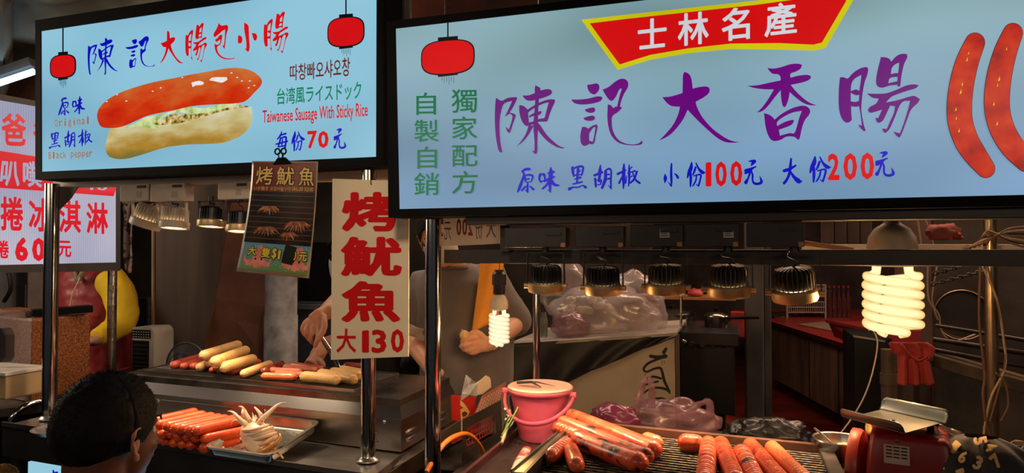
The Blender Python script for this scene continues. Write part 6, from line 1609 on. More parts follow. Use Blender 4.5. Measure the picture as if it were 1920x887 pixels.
t_ = thing('plastic_wrap', 'crumpled clear plastic wrap standing in the red carton', 'plastic wrap', PX(878, 744, XU-0.03))
WRAP = mat('clear_wrap', (0.80, 0.84, 0.9), 0.10, spec=0.8, alpha=0.45, bump=0.8, bscale=35, coat=1.0)
MB().add([PX(x, y, xq - dx) for x, y, dx in ((864, 752, 0.0), (866, 738, -0.006), (874, 703, 0.01), (884, 711, 0.0), (895, 718, 0.012), (894, 744, 0.0), (880, 740, -0.010), (878, 722, 0.012))], [(0, 1, 6), (1, 2, 7), (1, 7, 6), (2, 3, 7), (3, 4, 7), (4, 5, 6), (4, 6, 7)]).build('wrap', WRAP, t_, solid=0.0008)
t_ = thing('napkins', 'stack of white paper napkins beside the red carton', 'napkins', PX(905, 744, XU-0.04))
for k in range(5):
    dx = XU - 0.045 - k*0.004
    MB().prism([PX(889+k*0.8, 742, dx), PX(888+k, 723-k, dx), PX(899+k*2, 715-k*1.5, dx), PX(912+k*1.5, 704+k*0.8, dx), PX(920, 712, dx), PX(921-k*0.5, 726, dx), PX(905, 739, dx)], (-0.0025, 0, 0)).build('napkin', mat('napkin_paper', (0.74, 0.60, 0.42), 0.8, var=0.05), t_)
t_ = thing('laminated_menu', 'pink laminated menu sheet leaning in the holder', 'menu', PX(915, 775, XU-0.015))
xm = XU - 0.010
MB().prism([PX(905, 742, xm), PX(951, 714, xm), PX(941, 748, xm), PX(890, 778, xm)], (-0.0012, 0, 0)).build('sheet', mat('pink_sheet', (0.50, 0.14, 0.10), 0.25, var=0.2, scale=14, coat=0.8), t_)
for r_ in range(5):
    a = PX(lerp(902, 893, r_/4), lerp(751, 773, r_/4), xm+0.001); b = PX(lerp(944, 938, r_/4), lerp(727, 747, r_/4), xm+0.001)
    for c_ in range(8):
        u = c_/8 + 0.01; MB().bar(a.lerp(b, u), a.lerp(b, u+0.085), 0.0006, 0.006).build('print_block', mat('menu_print', (0.55, 0.34, 0.26), 0.5), t_)
# orange gas hose
t_ = thing('gas_hose', 'orange hose arching in front of the dark holder', 'hose', PX(911, 868, XU+0.02))
MB().tube(spline([PX(800, 885, XU+0.02), PX(822, 846, XU+0.03), PX(840, 826, XU+0.035), PX(862, 815, XU+0.035), PX(880, 816, XU+0.035), PX(897, 832, XU+0.035), PX(908, 856, XU+0.03), PX(914, 900, XU+0.02)], 7), 0.0068, 12).build('hose', mat('orange_rubber', (0.72, 0.20, 0.02), 0.4, var=0.12, scale=20), t_, smooth=60)
t_ = thing('steel_deflector', 'bent greasy steel plate at the right end of the left counter', 'plate', PZ(740, 880, 0.9))
MB().prism([PZ(690, 900, ZC+0.02), PX(758, 847, XU-0.16), PX(758, 862, XU-0.16), PZ(700, 915, ZC)], (0.004, 0, 0)).build('plate', DARKST, t_)
MB().prism([PX(700, 905, XU-0.13), PX(800, 838, XU-0.10), PX(800, 870, XU-0.10), PX(720, 930, XU-0.13)], (0.004, 0, 0)).build('plate', mat('greasy_plate', (0.17, 0.12, 0.08), 0.3, 0.9, var=0.5, scale=12), t_)
t_ = thing('scallions', 'bunch of green and white scallions behind the bucket', 'vegetable', PZ(955, 800, ZK))
random.seed(9)
for k in range(14):
    x0, y0 = random.uniform(938, 950), random.uniform(815, 832); x1, y1 = random.uniform(945, 972), random.uniform(758, 790)
    a, b = PX(x0, y0, -0.62 + random.uniform(-0.03, 0.05)), PX(x1, y1, -0.60 + random.uniform(-0.03, 0.05))
    MB().tube(spline([a, a.lerp(b, 0.5) + Vector((random.uniform(-0.01, 0.01), 0, random.uniform(0, 0.01))), b], 4), random.uniform(0.002, 0.0045), 7).build('stalk', mat('scallion_%d' % (k % 3), [(0.35, 0.33, 0.22), (0.10, 0.20, 0.03), (0.04, 0.09, 0.02)][k % 3], 0.5), t_, smooth=60)
# thin background post behind the bucket
t_ = thing('thin_post', 'slim brass lit steel post rising behind the pink bucket', 'post', PD(1006, 712, 2.35))
a = PD(1006, 620, 2.35)
MB().cyl((a.x, a.y, 0.0), (a.x, a.y, PD(1006, 480, 2.35).z), 7.0/FPX*2.35, 18).build('post', CHROME, t_, smooth=40)

# ------------------------------------------------------------------ right background
CLOTH = mat('black_tarp_cloth', (0.010, 0.010, 0.012), 0.55, var=0.3, scale=4, bump=0.5, bscale=9)
dT = 3.0
zT = CAMZ - dT*(170/FPX)
t_ = thing('prep_table', 'table draped with black cloth carrying the plastic bags', 'table', PD(1120, 700, dT))
def drape(u, v):
    x = lerp(950, 1268, u)
    yt = lerp(645, 624, u)
    yb = lerp(745, 650, max(0, (u-0.15)/0.85)) if u > 0.15 else 745
    yb = lerp(745, 632, max(0, (x-1015)/250)**0.85 if x > 1015 else 0)
    y = lerp(yt, max(yb, yt+4), v)
    p = PD(x, y, 2.72 + 0.25*u*0.3); p.y += 0.02*math.sin(u*20 + v*5)*v
    return p
MB().grid(drape, 40, 14).build('cloth', CLOTH, t_, smooth=70, solid=0.004, label='draped black cloth')
tp = [PD(950, 645, 2.72), PD(1268, 624, 2.79)]
MB().prism([tp[0], tp[1], tp[1]+Vector((0, 0.6, 0)), tp[0]+Vector((0, 0.6, 0))], (0, 0, -0.012)).build('top', mat('pale_table_top', (0.34, 0.30, 0.27), 0.5), t_)
t_ = thing('white_board', 'dirty white panel with black brush marks below the draped table', 'board', PD(1180, 800, 2.8))
wq = [PD(1040, 560, 2.86), PD(1267, 560, 2.86), PD(1270, 880, 2.86), PD(1040, 880, 2.86)]
wn = (wq[1]-wq[0]).cross(Vector((0, 0, 1))).normalized()
if wn.dot(wq[0]-CO) < 0: wn = -wn
wq = [PP(x, y, wq[0], wn) for x, y in ((1040, 640), (1265, 628), (1268, 900), (1040, 900))]
MB().prism(wq, (0, 0.02, 0)).build('panel', mat('dirty_white', (0.44, 0.36, 0.27), 0.55, var=0.25, scale=9, col2=(0.52, 0.44, 0.34), lo=0.25, hi=0.5), t_)
MB().prism([PP(x, y, wq[0], wn) - wn*0.006 for x, y in ((1265, 628), (1272, 628), (1275, 900), (1268, 900))], (0, 0.03, 0)).build('edge', mat('brown_edge', (0.10, 0.06, 0.04), 0.6), t_)
PAINTB = mat('black_brush_paint', (0.006, 0.005, 0.005), 0.5)
P = Print(wq[0], wn, 0.0012)
def W(c): return [(1200 + x/3.592, 640 + y/3.592, w_/3.592) for x, y, w_ in c]
for st in [[(175, 50, 20), (160, 75, 26)], [(70, 100, 22), (120, 108, 26), (172, 100, 28)], [(150, 110, 14), (60, 145, 18), (25, 185, 16), (45, 205, 14), (95, 185, 16), (135, 180, 18), (150, 210, 18), (165, 270, 20), (200, 340, 12)],
           [(45, 245, 12), (90, 238, 16), (140, 250, 16)], [(20, 300, 14), (60, 285, 14), (120, 270, 14)], [(25, 350, 12), (60, 325, 14), (120, 312, 16), (180, 325, 18), (200, 350, 10)], [(105, 385, 12), (150, 385, 16), (190, 410, 18)], [(150, 430, 10), (220, 435, 14)], [(35, 215, 4), (36, 245, 2)], [(147, 130, 4), (148, 165, 2)], [(162, 130, 4), (163, 155, 2)]]:
    P.stroke(W(st))
P.build('brush_mark', PAINTB, t_)
# bags on the table
BAGC = mat('clear_bag', (0.55, 0.47, 0.50), 0.18, spec=0.7, alpha=0.42, bump=1.0, bscale=26, coat=0.8)
BAGP = mat('purple_bag', (0.30, 0.14, 0.20), 0.25, spec=0.6, alpha=0.55, bump=1.0, bscale=30, coat=0.6)
MAGB = mat('magenta_bag', (0.22, 0.03, 0.09), 0.25, alpha=0.85, bump=1.0, bscale=26, coat=0.6)
BLKB = mat('black_bag', (0.012, 0.011, 0.013), 0.42, bump=0.7, bscale=30, coat=0.4)
BUN = mat('pale_dough', (0.62, 0.52, 0.36), 0.6, var=0.15, scale=30)
PKM = mat('pale_pink_meat', (0.52, 0.30, 0.27), 0.5, var=0.2, scale=20)
def crumple(c, rad, seed, amp=0.12, n=40, mrows=26, flat_bottom=0.5, pinch=None):
    c = Vector(c); m = MB()
    def f(u, v):
        th = 2*PI*u; ph = PI*(0.001 + 0.998*v)
        d = Vector((math.sin(ph)*math.cos(th), math.sin(ph)*math.sin(th), math.cos(ph)))
        k = 1 + amp*1.6*(noise.noise(d*2.2 + Vector((seed, 0, 0)))) + amp*0.9*abs(noise.noise(d*6.5 + Vector((0, seed, 0)))) + amp*0.35*noise.noise(d*15 + Vector((0, 0, seed)))
        p = Vector((d.x*rad[0], d.y*rad[1], d.z*rad[2]))*k
        if p.z < -rad[2]*flat_bottom: p.z = -rad[2]*flat_bottom
        if pinch and d.z > 0.3:
            q = (d.z-0.3)/0.7; p.x *= 1-0.75*q; p.y *= 1-0.75*q; p.z += pinch*q**2
        return c + p
    return m.grid(f, n, mrows)
def bag(px, py, d, rx, ry, m, label, seed, rad_y=0.7, amp=0.12, pinch=None, cat='plastic bag', grp=None, fb=0.75):
    c = PD(px, py, d); s = d/FPX
    return solo(crumple(c, (rx*s, rx*s*rad_y, ry*s), seed, amp, pinch=pinch, flat_bottom=fb), 'plastic_bag', m, label, cat, grp, smooth=75)
bag(1132, 592, 2.95, 98, 56, BAGC, 'big clear bag of pale sausages on the draped table', 1.0, 0.6)
bag(1190, 580, 3.05, 58, 66, BAGC, 'clear bag of pinkish meat at the right end of the draped table', 2.0, 0.7)
bag(1068, 612, 2.85, 34, 26, BAGP, 'small purple bag in front on the draped table', 3.0)
bag(1058, 545, 3.1, 45, 60, BAGC, 'upright clear bag behind the lamps on the draped table', 5.0)
random.seed(12)
for k in range(34):
    px, py = random.uniform(1050, 1078), random.uniform(574, 592)
    if k > 15: px, py = random.uniform(1070, 1150), random.uniform(560, 618)
    c = PD(px, py, 2.93 + random.uniform(-0.03, 0.03))
    solo(MB().ball(c, (0.012, 0.011, 0.010) if k <= 15 else (0.022, 0.018, 0.017), 10, 7), 'dumpling', BUN, 'pale dough piece inside the clear bags on the draped table', 'food', 'dough pieces in the clear bags', smooth=60)
for k in range(5):
    a = PD(1165 + k*3, 560 + k*17, 3.02); b = PD(1238 - k*2, 556 + k*17, 3.06)
    solo(sausage_mb(a, b, 0.020, 0.01, seed=k+60), 'raw_sausage', PKM, 'pale raw sausage in the right clear bag on the draped table', 'sausage', 'raw sausages in the right clear bag', smooth=50)
t_ = thing('glass_jar', 'small clear glass jar beside the slim post', 'jar', PD(1020, 632, 2.8))
MB().lathe(PD(1020, 634, 2.8), [(0.012, 0), (0.016, 0.004), (0.016, 0.075), (0.010, 0.09), (0.010, 0.105), (0.008, 0.105), (0.008, 0.09), (0.014, 0.07), (0.014, 0.006), (0.001, 0.004)], 20).build('jar', mat('jar_glass', (0.6, 0.65, 0.6), 0.05, trans=0.9, alpha=0.6), t_, smooth=50)
t_ = thing('green_bucket', 'green plastic tub behind the clear bags', 'tub', PD(1038, 560, 3.2))
MB().lathe(PD(1038, 575, 3.2), [(0.03, 0), (0.045, 0.004), (0.05, 0.05), (0.053, 0.052), (0.05, 0.056), (0.046, 0.05)], 24).build('tub', mat('green_plastic', (0.05, 0.12, 0.03), 0.4), t_, smooth=40)
# bags at the back of the right grill
bag(1152, 792, 2.05, 46, 34, MAGB, 'dark magenta plastic bag behind the stacked sausages', 7.0, fb=0.6)
bag(1262, 786, 2.12, 78, 36, BAGP, 'mauve carrier bag with standing handles behind the grill', 8.0, 0.6, amp=0.16, fb=0.55)
bag(1405, 812, 2.2, 42, 22, BLKB, 'black plastic bag lying left of the round post foot', 9.5, amp=0.2, fb=0.6)
bag(1450, 816, 2.1, 62, 30, BLKB, 'black plastic bag behind the right grill edge', 10.0, amp=0.22, fb=0.6)
t_ = [o for o in C.objects if o.get('label') == 'mauve carrier bag with standing handles behind the grill'][0]
def ribbon(pts, w_, m, nm, par):
    S = spline(pts, 6); mm = MB(); n = len(S)
    vs = []
    for i, p in enumerate(S):
        t = (S[min(i+1, n-1)] - S[max(i-1, 0)]).normalized(); sd = t.cross(FW).normalized()
        k = w_*(0.55 + 0.45*abs(math.cos(PI*i/(n-1))))
        vs += [p - sd*k/2, p + sd*k/2 + FW*0.004*math.sin(i)]
    mm.v = vs; mm.f = [(2*i, 2*i+1, 2*i+3, 2*i+2) for i in range(n-1)]
    M0 = par.location if par else Vector()
    mm.v = [Vector(p) - M0 for p in mm.v]
    o = mm.build(nm, m, None, smooth=70, solid=0.0012); o.parent = par
    return o
ribbon([PD(1190, 780, 2.06), PD(1200, 745, 2.06), PD(1207, 715, 2.06), PD(1216, 708, 2.06), PD(1222, 730, 2.06), PD(1222, 765, 2.06)], 0.022, BAGP, 'handle', t_)
ribbon([PD(1290, 785, 2.06), PD(1300, 765, 2.06), PD(1318, 755, 2.06), PD(1330, 756, 2.06), PD(1332, 785, 2.06)], 0.026, BAGP, 'handle', t_)
# shelf that carries those bags
t_ = thing('back_shelf', 'dark shelf behind the right grill under the plastic bags', 'shelf', PD(1300, 850, 2.1))
a, b = PD(1080, 830, 1.98), PD(1560, 850, 1.9)
MB().box((a.x, a.y+0.0, 0.86), (PD(1570, 850, 2.2).x, a.y+0.45, 0.90)).build('board', DARK, t_)
# stove
t_ = thing('stove', 'black range with round knobs under the saucepan', 'stove', PD(1330, 850, 3.2))
STV = mat('black_enamel', (0.010, 0.010, 0.011), 0.35, var=0.2, bump=0.05)
a, b = PD(1275, 640, 3.15), PD(1378, 772, 3.15)
MB().box((a.x, a.y, b.z), (b.x, a.y+0.5, a.z)).build('body', STV, t_, bevel=0.004)
a2, b2 = PD(1268, 622, 3.1), PD(1386, 646, 3.1)
MB().box((a2.x, a2.y, b2.z), (b2.x, a2.y+0.55, a2.z)).build('hob', mat('grey_hob', (0.035, 0.036, 0.04), 0.3, 0.5), t_, bevel=0.006)
for px in (1280, 1296, 1317, 1337, 1358):
    c = PD(px, 645, 3.085)
    MB().lathe(c, [(0.017, 0), (0.017, 0.008), (0.012, 0.022), (0.001, 0.022)], 18, (0, -1, 0)).build('knob', STV, t_, smooth=40)
    MB().tube([c + Vector((0.019*math.cos(2*PI*k/18), -0.002, 0.019*math.sin(2*PI*k/18))) for k in range(19)], 0.0016, 6).build('knob_ring', CHROME, t_, smooth=60)
for x in (1345, ):
    c = PD(x, 790, 3.2); MB().box((c.x-0.035, c.y, 0.0), (c.x+0.035, c.y+0.3, b.z)).build('leg', STV, t_)
for px in (1331, 1349):
    c = PD(px, 748, 3.14)
    MB().lathe(c, [(0.014, 0), (0.014, 0.006), (0.010, 0.012), (0.001, 0.012)], 14, (0, -1, 0)).build('valve', STEEL, t_, smooth=40)
def pot(px, py, d, r, h, label, lid=True, handle=0):
    t = thing('saucepan', label, 'pan', PD(px, py, d)); c = PD(px, py, d)
    MB().lathe(c, [(0.001, 0), (r*0.95, 0), (r, 0.006), (r, h), (r*1.05, h), (r*1.05, h+0.003), (r*0.96, h), (r*0.94, 0.008), (0.001, 0.006)], 32).build('pot', mat('dark_pot', (0.10, 0.09, 0.085), 0.25, 0.9), t, smooth=40)
    if lid:
        MB().lathe(c + Vector((0, 0, h+0.003)), [(r*1.06, 0), (r*1.04, 0.005), (r*0.6, 0.018), (r*0.12, 0.024), (0.001, 0.024)], 32).build('lid', mat('steel_lid', (0.30, 0.26, 0.22), 0.22, 0.95), t, smooth=50)
        MB().lathe(c + Vector((0, 0, h+0.026)), [(0.006, 0), (0.006, 0.006), (0.014, 0.010), (0.014, 0.018), (0.001, 0.020)], 16).build('knob', BLACK, t, smooth=40)
    if handle: MB().tube([c + Vector((r*handle, 0, h*0.9)), c + Vector((r*handle + 0.07*handle, 0, h*1.02)), c + Vector((r*handle + 0.14*handle, 0, h*1.05))], [0.005, 0.008, 0.007], 10).build('handle', BLACK, t, smooth=60)
    return t
pot(1343, 614, 3.3, 0.054, 0.05, 'lidded saucepan with a long handle on the black range', True, 1)
pot(1258, 612, 3.4, 0.085, 0.06, 'wide dark cooking pot left of the range', True, 0)
pot(1285, 612, 3.6, 0.050, 0.07, 'open steel pot behind the wide dark pot', False, 0)
t_ = thing('thin_pole', 'thin steel rod standing in front of the dark pots', 'rod', PD(1277, 620, 3.05))
MB().cyl(PD(1277, 500, 3.05), PD(1277, 620, 3.05), 0.006, 10).build('rod', STEEL, t_, smooth=40)
t_ = thing('red_box', 'small red tin at the back edge of the black range', 'tin', PD(1382, 630, 3.5))
a, b = PD(1370, 585, 3.6), PD(1396, 632, 3.6)
MB().box((a.x, a.y, b.z), (b.x, a.y+0.08, a.z)).build('tin', mat('red_tin', (0.30, 0.02, 0.015), 0.5), t_, bevel=0.003)
t_ = thing('wall_shelf', 'orange lit shelf edge with a pink parcel above the saucepan', 'shelf', PD(1330, 560, 4.4))
a, b = PD(1240, 556, 4.4), PD(1380, 561, 4.4)
MB().box((a.x, a.y, b.z), (b.x, a.y+0.3, a.z)).build('board', mat('orange_wood', (0.36, 0.16, 0.05), 0.5), t_)
solo(crumple(PD(1304, 550, 4.4), (0.05, 0.04, 0.03), 21, 0.2, 16, 10), 'parcel', mat('pink_paper', (0.42, 0.06, 0.08), 0.5), 'crumpled pink parcel on the wall shelf', 'parcel', smooth=60)
# shop post
t_ = thing('shop_post', 'scuffed dark square post beside the black range', 'post', PD(1420, 800, 3.6))
SPM = mat('scuffed_post', (0.060, 0.056, 0.055), 0.6, var=0.5, scale=8, stretch=(1, 1, 0.4), bump=0.2)
a, b = PD(1396, 600, 3.6), PD(1432, 600, 3.6)
MB().box((a.x, a.y, 0), (b.x, a.y+0.10, 2.2)).build('post', SPM, t_, bevel=0.012)
a, b = PD(1433, 600, 3.62), PD(1446, 600, 3.62)
MB().box((a.x, a.y, 0), (b.x, a.y+0.08, 2.2)).build('channel', SPM, t_, bevel=0.003)
# shop counter with red top
t_ = thing('shop_counter', 'wood panelled shop counter with a red top in the right background', 'counter', PD(1540, 760, 5.6))
WPAN = mat('weathered_panel', (0.24, 0.16, 0.11), 0.7, var=0.35, scale=3, stretch=(3, 3, 0.5), bump=0.2)
zc1 = 0.74; zc0 = 0.15
fa, fb_ = PZ(1447, 604, zc1), PZ(1603, 652, zc1)
ga = Vector((fa.x, fa.y, 0)); gb = Vector((fb_.x, fb_.y, 0)); gd = (gb-ga).normalized(); gn = Vector((-gd.y, gd.x, 0))
if gn.x < 0: gn = -gn
gc = gb + gd*0.35
MB().prism([ga+Vector((0, 0, zc0)), gc+Vector((0, 0, zc0)), gc+Vector((0, 0, zc1-0.05)), ga+Vector((0, 0, zc1-0.05))], gn*0.03).build('panel', WPAN, t_)
for u in (0.45, 0.72):
    p = ga.lerp(gc, u); MB().bar(p+Vector((0, 0, zc0)) - gn*0.004, p+Vector((0, 0, zc1-0.05)) - gn*0.004, 0.012, 0.008, up=(gd.x, gd.y, 0)).build('seam', DARK, t_)
MB().prism([ga+Vector((0, 0, zc1-0.05)) - gn*0.02, gc+Vector((0, 0, zc1-0.05)) - gn*0.02, gc+Vector((0, 0, zc1)) - gn*0.02, ga+Vector((0, 0, zc1)) - gn*0.02], gn*0.03).build('edge', mat('dark_edge', (0.05, 0.035, 0.03), 0.4, 0.3), t_)
MB().prism([ga+Vector((0, 0, zc1)) - gn*0.02, gc+Vector((0, 0, zc1)) - gn*0.02, gc+gn*1.9+Vector((0, 0, zc1)), ga-gd*1.6+gn*1.9+Vector((0, 0, zc1)), ga-gd*1.6+Vector((0, 0, zc1))], (0, 0, -0.02)).build('top', mat('red_laminate', (0.42, 0.035, 0.030), 0.35, var=0.15, scale=3), t_, label='red laminate top')
for i in range(2):
    p = ga.lerp(gc, 0.80); q0 = p + Vector((0, 0, 0.30)) - gn*0.006
MB().prism([q0, q0 + gd*0.28, q0 + gd*0.28 + Vector((0, 0, 0.30)), q0 + Vector((0, 0, 0.30))], -gn*0.002).build('notice', mat('pink_notice', (0.20, 0.10, 0.10), 0.6), t_, label='faded pink notice sheet')
for i in range(4):
    for j in range(3):
        a = q0 + gd*(0.03+j*0.085) + Vector((0, 0, 0.04+i*0.065)) - gn*0.003
        MB().prism([a, a+gd*0.055, a+gd*0.055+Vector((0, 0, 0.03)), a+Vector((0, 0, 0.03))], -gn*0.001).build('print_block', mat('notice_print', (0.09, 0.04, 0.04), 0.6), t_)
# things on that counter
t_ = thing('dish_rack', 'pale plastic basket rack of bottles on the red counter top', 'rack', PZ(1515, 600, zc1))
def on(px, py): return PZ(px, py, zc1)
RK = mat('pale_grey_plastic', (0.34, 0.29, 0.27), 0.5)
a = on(1476, 596); b = on(1548, 596); d_ = (a-CO).dot(FW); sC = d_/FPX
for z0, z1 in ((10, 30), (48, 62)):
    for k in range(19):
        p = a.lerp(b, k/18); MB().bar(p + Vector((0, 0, z0*sC)), p + Vector((0, 0, z1*sC)), 0.006, 0.006).build('rib', RK, t_)
    for z in (z0, (z0+z1)/2, z1): MB().bar(a + Vector((0, 0, z*sC)), b + Vector((0, 0, z*sC)), 0.008, 0.010).build('bar', RK, t_)
    MB().prism([a + Vector((0, 0, z0*sC)), b + Vector((0, 0, z0*sC)), b + Vector((0.1, 0.3, z0*sC)), a + Vector((0.1, 0.3, z0*sC))], (0, 0, 0.004)).build('tray', RK, t_)
for p in (a, b): MB().bar(p, p + Vector((0, 0, 62*sC)), 0.02, 0.02).build('leg', RK, t_)
BOT = mat('dark_bottle_glass', (0.10, 0.03, 0.03), 0.1, var=0.1, alpha=0.8, coat=0.6)
CAP = mat('red_cap', (0.40, 0.02, 0.03), 0.4)
def bottle(px, py, h, label, grp, r=0.030):
    p = on(px, py) + Vector((0.05, 0.15, 0)); t = thing('bottle', label, 'bottle', p, grp)
    MB().lathe(p, [(0.001, 0), (r, 0.002), (r, h*0.58), (r*0.45, h*0.76), (r*0.38, h*0.94), (0.001, h*0.94)], 18).build('body', BOT, t, smooth=40)
    MB().lathe(p + Vector((0, 0, h*0.94)), [(r*0.45, 0), (r*0.45, h*0.07), (0.001, h*0.07)], 14).build('cap', CAP, t, smooth=40)
    return t
for i, px in enumerate((1549, 1558, 1567, 1576, 1585)):
    bottle(px, 598, 0.36, ['red capped sauce bottle right beside the basket rack', 'red capped sauce bottle, second from the basket rack', 'red capped sauce bottle in the middle of the row beside the rack', 'red capped sauce bottle, fourth from the basket rack', 'red capped sauce bottle nearest the big bulb'][i], 'sauce bottles on the red counter')
for i in range(6):
    bottle(1482 + i*12, 592, 0.28, 'sauce bottle standing inside the basket rack', 'bottles inside the basket rack', 0.026)
t_ = thing('tray', 'flat steel tray at the left end of the red counter', 'tray', on(1465, 594))
MB().prism([on(1448, 592), on(1480, 590), on(1492, 594), on(1452, 598)], (0, 0, 0.02)).build('tray', STEEL, t_, bevel=0.004)
t_ = thing('chopping_board', 'pale board lying on the red counter top', 'board', on(1530, 612))
MB().prism([on(1496, 610), on(1552, 604), on(1590, 618), on(1560, 622)], (0, 0, 0.012)).build('board', mat('pale_board', (0.45, 0.33, 0.22), 0.5), t_, bevel=0.002)
t_ = thing('red_crate', 'dark red plastic crate standing on the red counter end', 'crate', on(1590, 640))
CRT = mat('dark_red_plastic', (0.26, 0.03, 0.03), 0.4, var=0.15)
cf_ = [PD(1551, 602, 5.0), PD(1628, 618, 4.6), PD(1622, 655, 4.6), PD(1564, 632, 5.0)]
MB().prism(cf_, gn*0.35).build('crate', CRT, t_, bevel=0.006)
MB().bar(cf_[0] - gn*0.006, cf_[1] - gn*0.006, 0.02, 0.02).build('rim', CRT, t_)
t_ = thing('hook', 'chrome hook at the end of the shop counter', 'hook', PD(1601, 650, 4.6))
MB().tube(spline([PD(1597, 648, 4.6), PD(1601, 645, 4.6), PD(1603, 655, 4.6), PD(1601, 672, 4.6)], 5), 0.006, 8).build('hook', CHROME, t_, smooth=60)

# far right: black cabinet, pipes, red cloth, round cover, planks, copper lit post, wires, chain
t_ = thing('black_cabinet', 'black metal cabinet side under the big bulb', 'cabinet', PD(1625, 800, 3.4))
a, b = PD(1602, 632, 3.4), PD(1668, 632, 3.4)
MB().box((a.x, a.y, 0.0), (b.x, a.y+0.4, a.z)).build('body', STV, t_, bevel=0.004)
MB().bar(PD(1600, 630, 3.39), PD(1660, 640, 3.3), 0.01, 0.008).build('trim', STEEL, t_)
PIPE = mat('greasy_pipe', (0.14, 0.095, 0.065), 0.45, 0.3, var=0.35, scale=6)
for i, (px, w_) in enumerate(((1666, 26), (1695, 30), (1728, 36))):
    t_ = thing('vertical_pipe', ['upright brown pipe behind the red cloth, left one', 'upright brown pipe behind the red cloth, middle one', 'upright brown pipe behind the red cloth, right one'][i], 'pipe', PD(px, 880, 2.9), 'pipes behind the red cloth')
    a = PD(px, 700, 2.9 + 0.04*i); MB().cyl((a.x, a.y, 0.0), (a.x, a.y, PD(px, 655, 2.9).z), w_/2/FPX*2.9, 20).build('pipe', PIPE, t_, smooth=40)
    MB().cyl((a.x, a.y, PD(px, 720-i*20, 2.9).z), (a.x, a.y, PD(px, 700-i*20, 2.9).z), w_/2/FPX*2.9+0.004, 20).build('sleeve', PIPE, t_, smooth=40)
t_ = thing('red_shirt_cloth', 'small red cloth hung up like a shirt under the big bulb', 'cloth', PD(1712, 720, 2.45))
RDC = mat('red_cloth', (0.42, 0.035, 0.028), 0.65, var=0.2, scale=6, bump=0.2, bscale=25)
so = [(1690, 640), (1712, 650), (1735, 640), (1754, 652), (1750, 672), (1741, 674), (1755, 722), (1684, 722), (1683, 660), (1675, 664), (1666, 644), (1680, 636)]
def clz(x, y): 
    p = PD(x, y, 2.45); p.y += 0.008*math.sin(x*0.35) ; return p
vs, fs = fill([so])
cl_ = MB()
nx_, ny_ = 30, 24
def inside(x, y):
    c = False; j = len(so)-1
    for i in range(len(so)):
        if (so[i][1] > y) != (so[j][1] > y) and x < (so[j][0]-so[i][0])*(y-so[i][1])/(so[j][1]-so[i][1])+so[i][0]: c = not c
        j = i
    return c
def edgefit(v):
    """rows between the left and right outline"""
    y = lerp(641, 722, v)
    xs = [x for x in [1660 + 0.5*k for k in range(200)] if inside(x, y)]
    return (min(xs), max(xs), y) if xs else (1690, 1735, y)
ef = [edgefit(min(0.995, max(0.01, j/ny_))) for j in range(ny_+1)]
def shp(u, v):
    l, r_, y = ef[int(round(v*ny_))]; x = lerp(l, r_, u)
    p = PD(x, y, 2.45); p.y += 0.010*math.sin(u*19 + v*2)*(0.3+v) ; return p
MB().grid(shp, nx_, ny_).build('cloth', RDC, t_, smooth=70, solid=0.003)
MB().tube(spline([PD(1690, 645, 2.44), PD(1705, 665, 2.44), PD(1722, 676, 2.44), PD(1738, 668, 2.44)], 5), 0.004, 6).build('fold', RDC, t_, smooth=60)
t_ = thing('round_cover', 'dark round pot lid hanging on the wall right of the big bulb', 'lid', PD(1800, 600, 3.2))
c = PD(1802, 590, 3.2); rr_ = 46/FPX*3.2
MB().lathe(c, [(rr_, 0), (rr_, 0.012), (rr_*0.94, 0.016), (rr_*0.9, 0.008), (0.001, 0.010)], 44, (0, -1, 0)).build('disc', mat('sooty_disc', (0.035, 0.028, 0.024), 0.5, 0.4, var=0.3), t_, smooth=40)
MB().tube([c + Vector((rr_*math.cos(2*PI*k/44), -0.016, rr_*math.sin(2*PI*k/44))) for k in range(45)], 0.004, 6).build('rim', mat('dull_rim', (0.24, 0.17, 0.11), 0.35, 0.9), t_, smooth=60)
for i, (x0, y0, x1, y1, th, lab) in enumerate([(1752, 636, 1935, 664, 11, 'dark steel pipe slanting across the right edge, top one'), (1750, 655, 1935, 690, 10, 'dark steel pipe slanting across the right edge, middle one'), (1752, 672, 1935, 725, 14, 'worn wooden plank slanting across the right edge, lowest'), (1756, 610, 1935, 640, 8, 'thin dark pipe slanting above the others at the right edge')]):
    t_ = thing('slanting_pipe', lab, 'pipe', PD((x0+x1)/2, (y0+y1)/2, 2.9), 'pipes and plank at the right edge')
    a, b = PD(x0, y0, 3.0), PD(x1, y1, 2.7)
    if i == 2: MB().bar(a, b, 0.10, th*2/FPX*2.4).build('plank', mat('worn_plank', (0.09, 0.055, 0.03), 0.7, var=0.4, scale=8, bump=0.3), t_, bevel=0.004)
    else: MB().cyl(a, b, th/2/FPX*2.9, 14).build('pipe', mat('dark_pipe', (0.05, 0.042, 0.038), 0.3, 0.8, var=0.3), t_, smooth=40)
t_ = thing('dark_partition', 'dark metal sheet wall behind the pipes at the right edge', 'partition', PD(1830, 800, 3.4))
a = PD(1752, 600, 3.35)
MB().box((a.x, a.y, 0.0), (a.x+1.6, a.y+0.04, 2.6)).build('sheet', mat('sooty_sheet', (0.040, 0.030, 0.022), 0.6, 0.2, var=0.5, scale=4, bump=0.2), t_)
MB().box((a.x+0.2, a.y+1.9, 0.0), (a.x+1.9, a.y+1.94, 2.6)).build('sheet', mat('brown_sheet', (0.07, 0.04, 0.028), 0.7, var=0.4, scale=3), t_)
t_ = thing('guy_post', 'copper lit round post with loose wires wound about it, right side', 'post', PD(1861, 880, 2.3))
pa_, pb_ = PD(1857, 500, 2.3), PD(1864, 900, 2.3)
MB().cyl(pb_, pa_ + (pa_-pb_)*0.3, 11/FPX*2.3, 20).build('post', mat('copper_lit_steel', (0.45, 0.33, 0.22), 0.28, 0.95, var=0.15), t_, smooth=40)
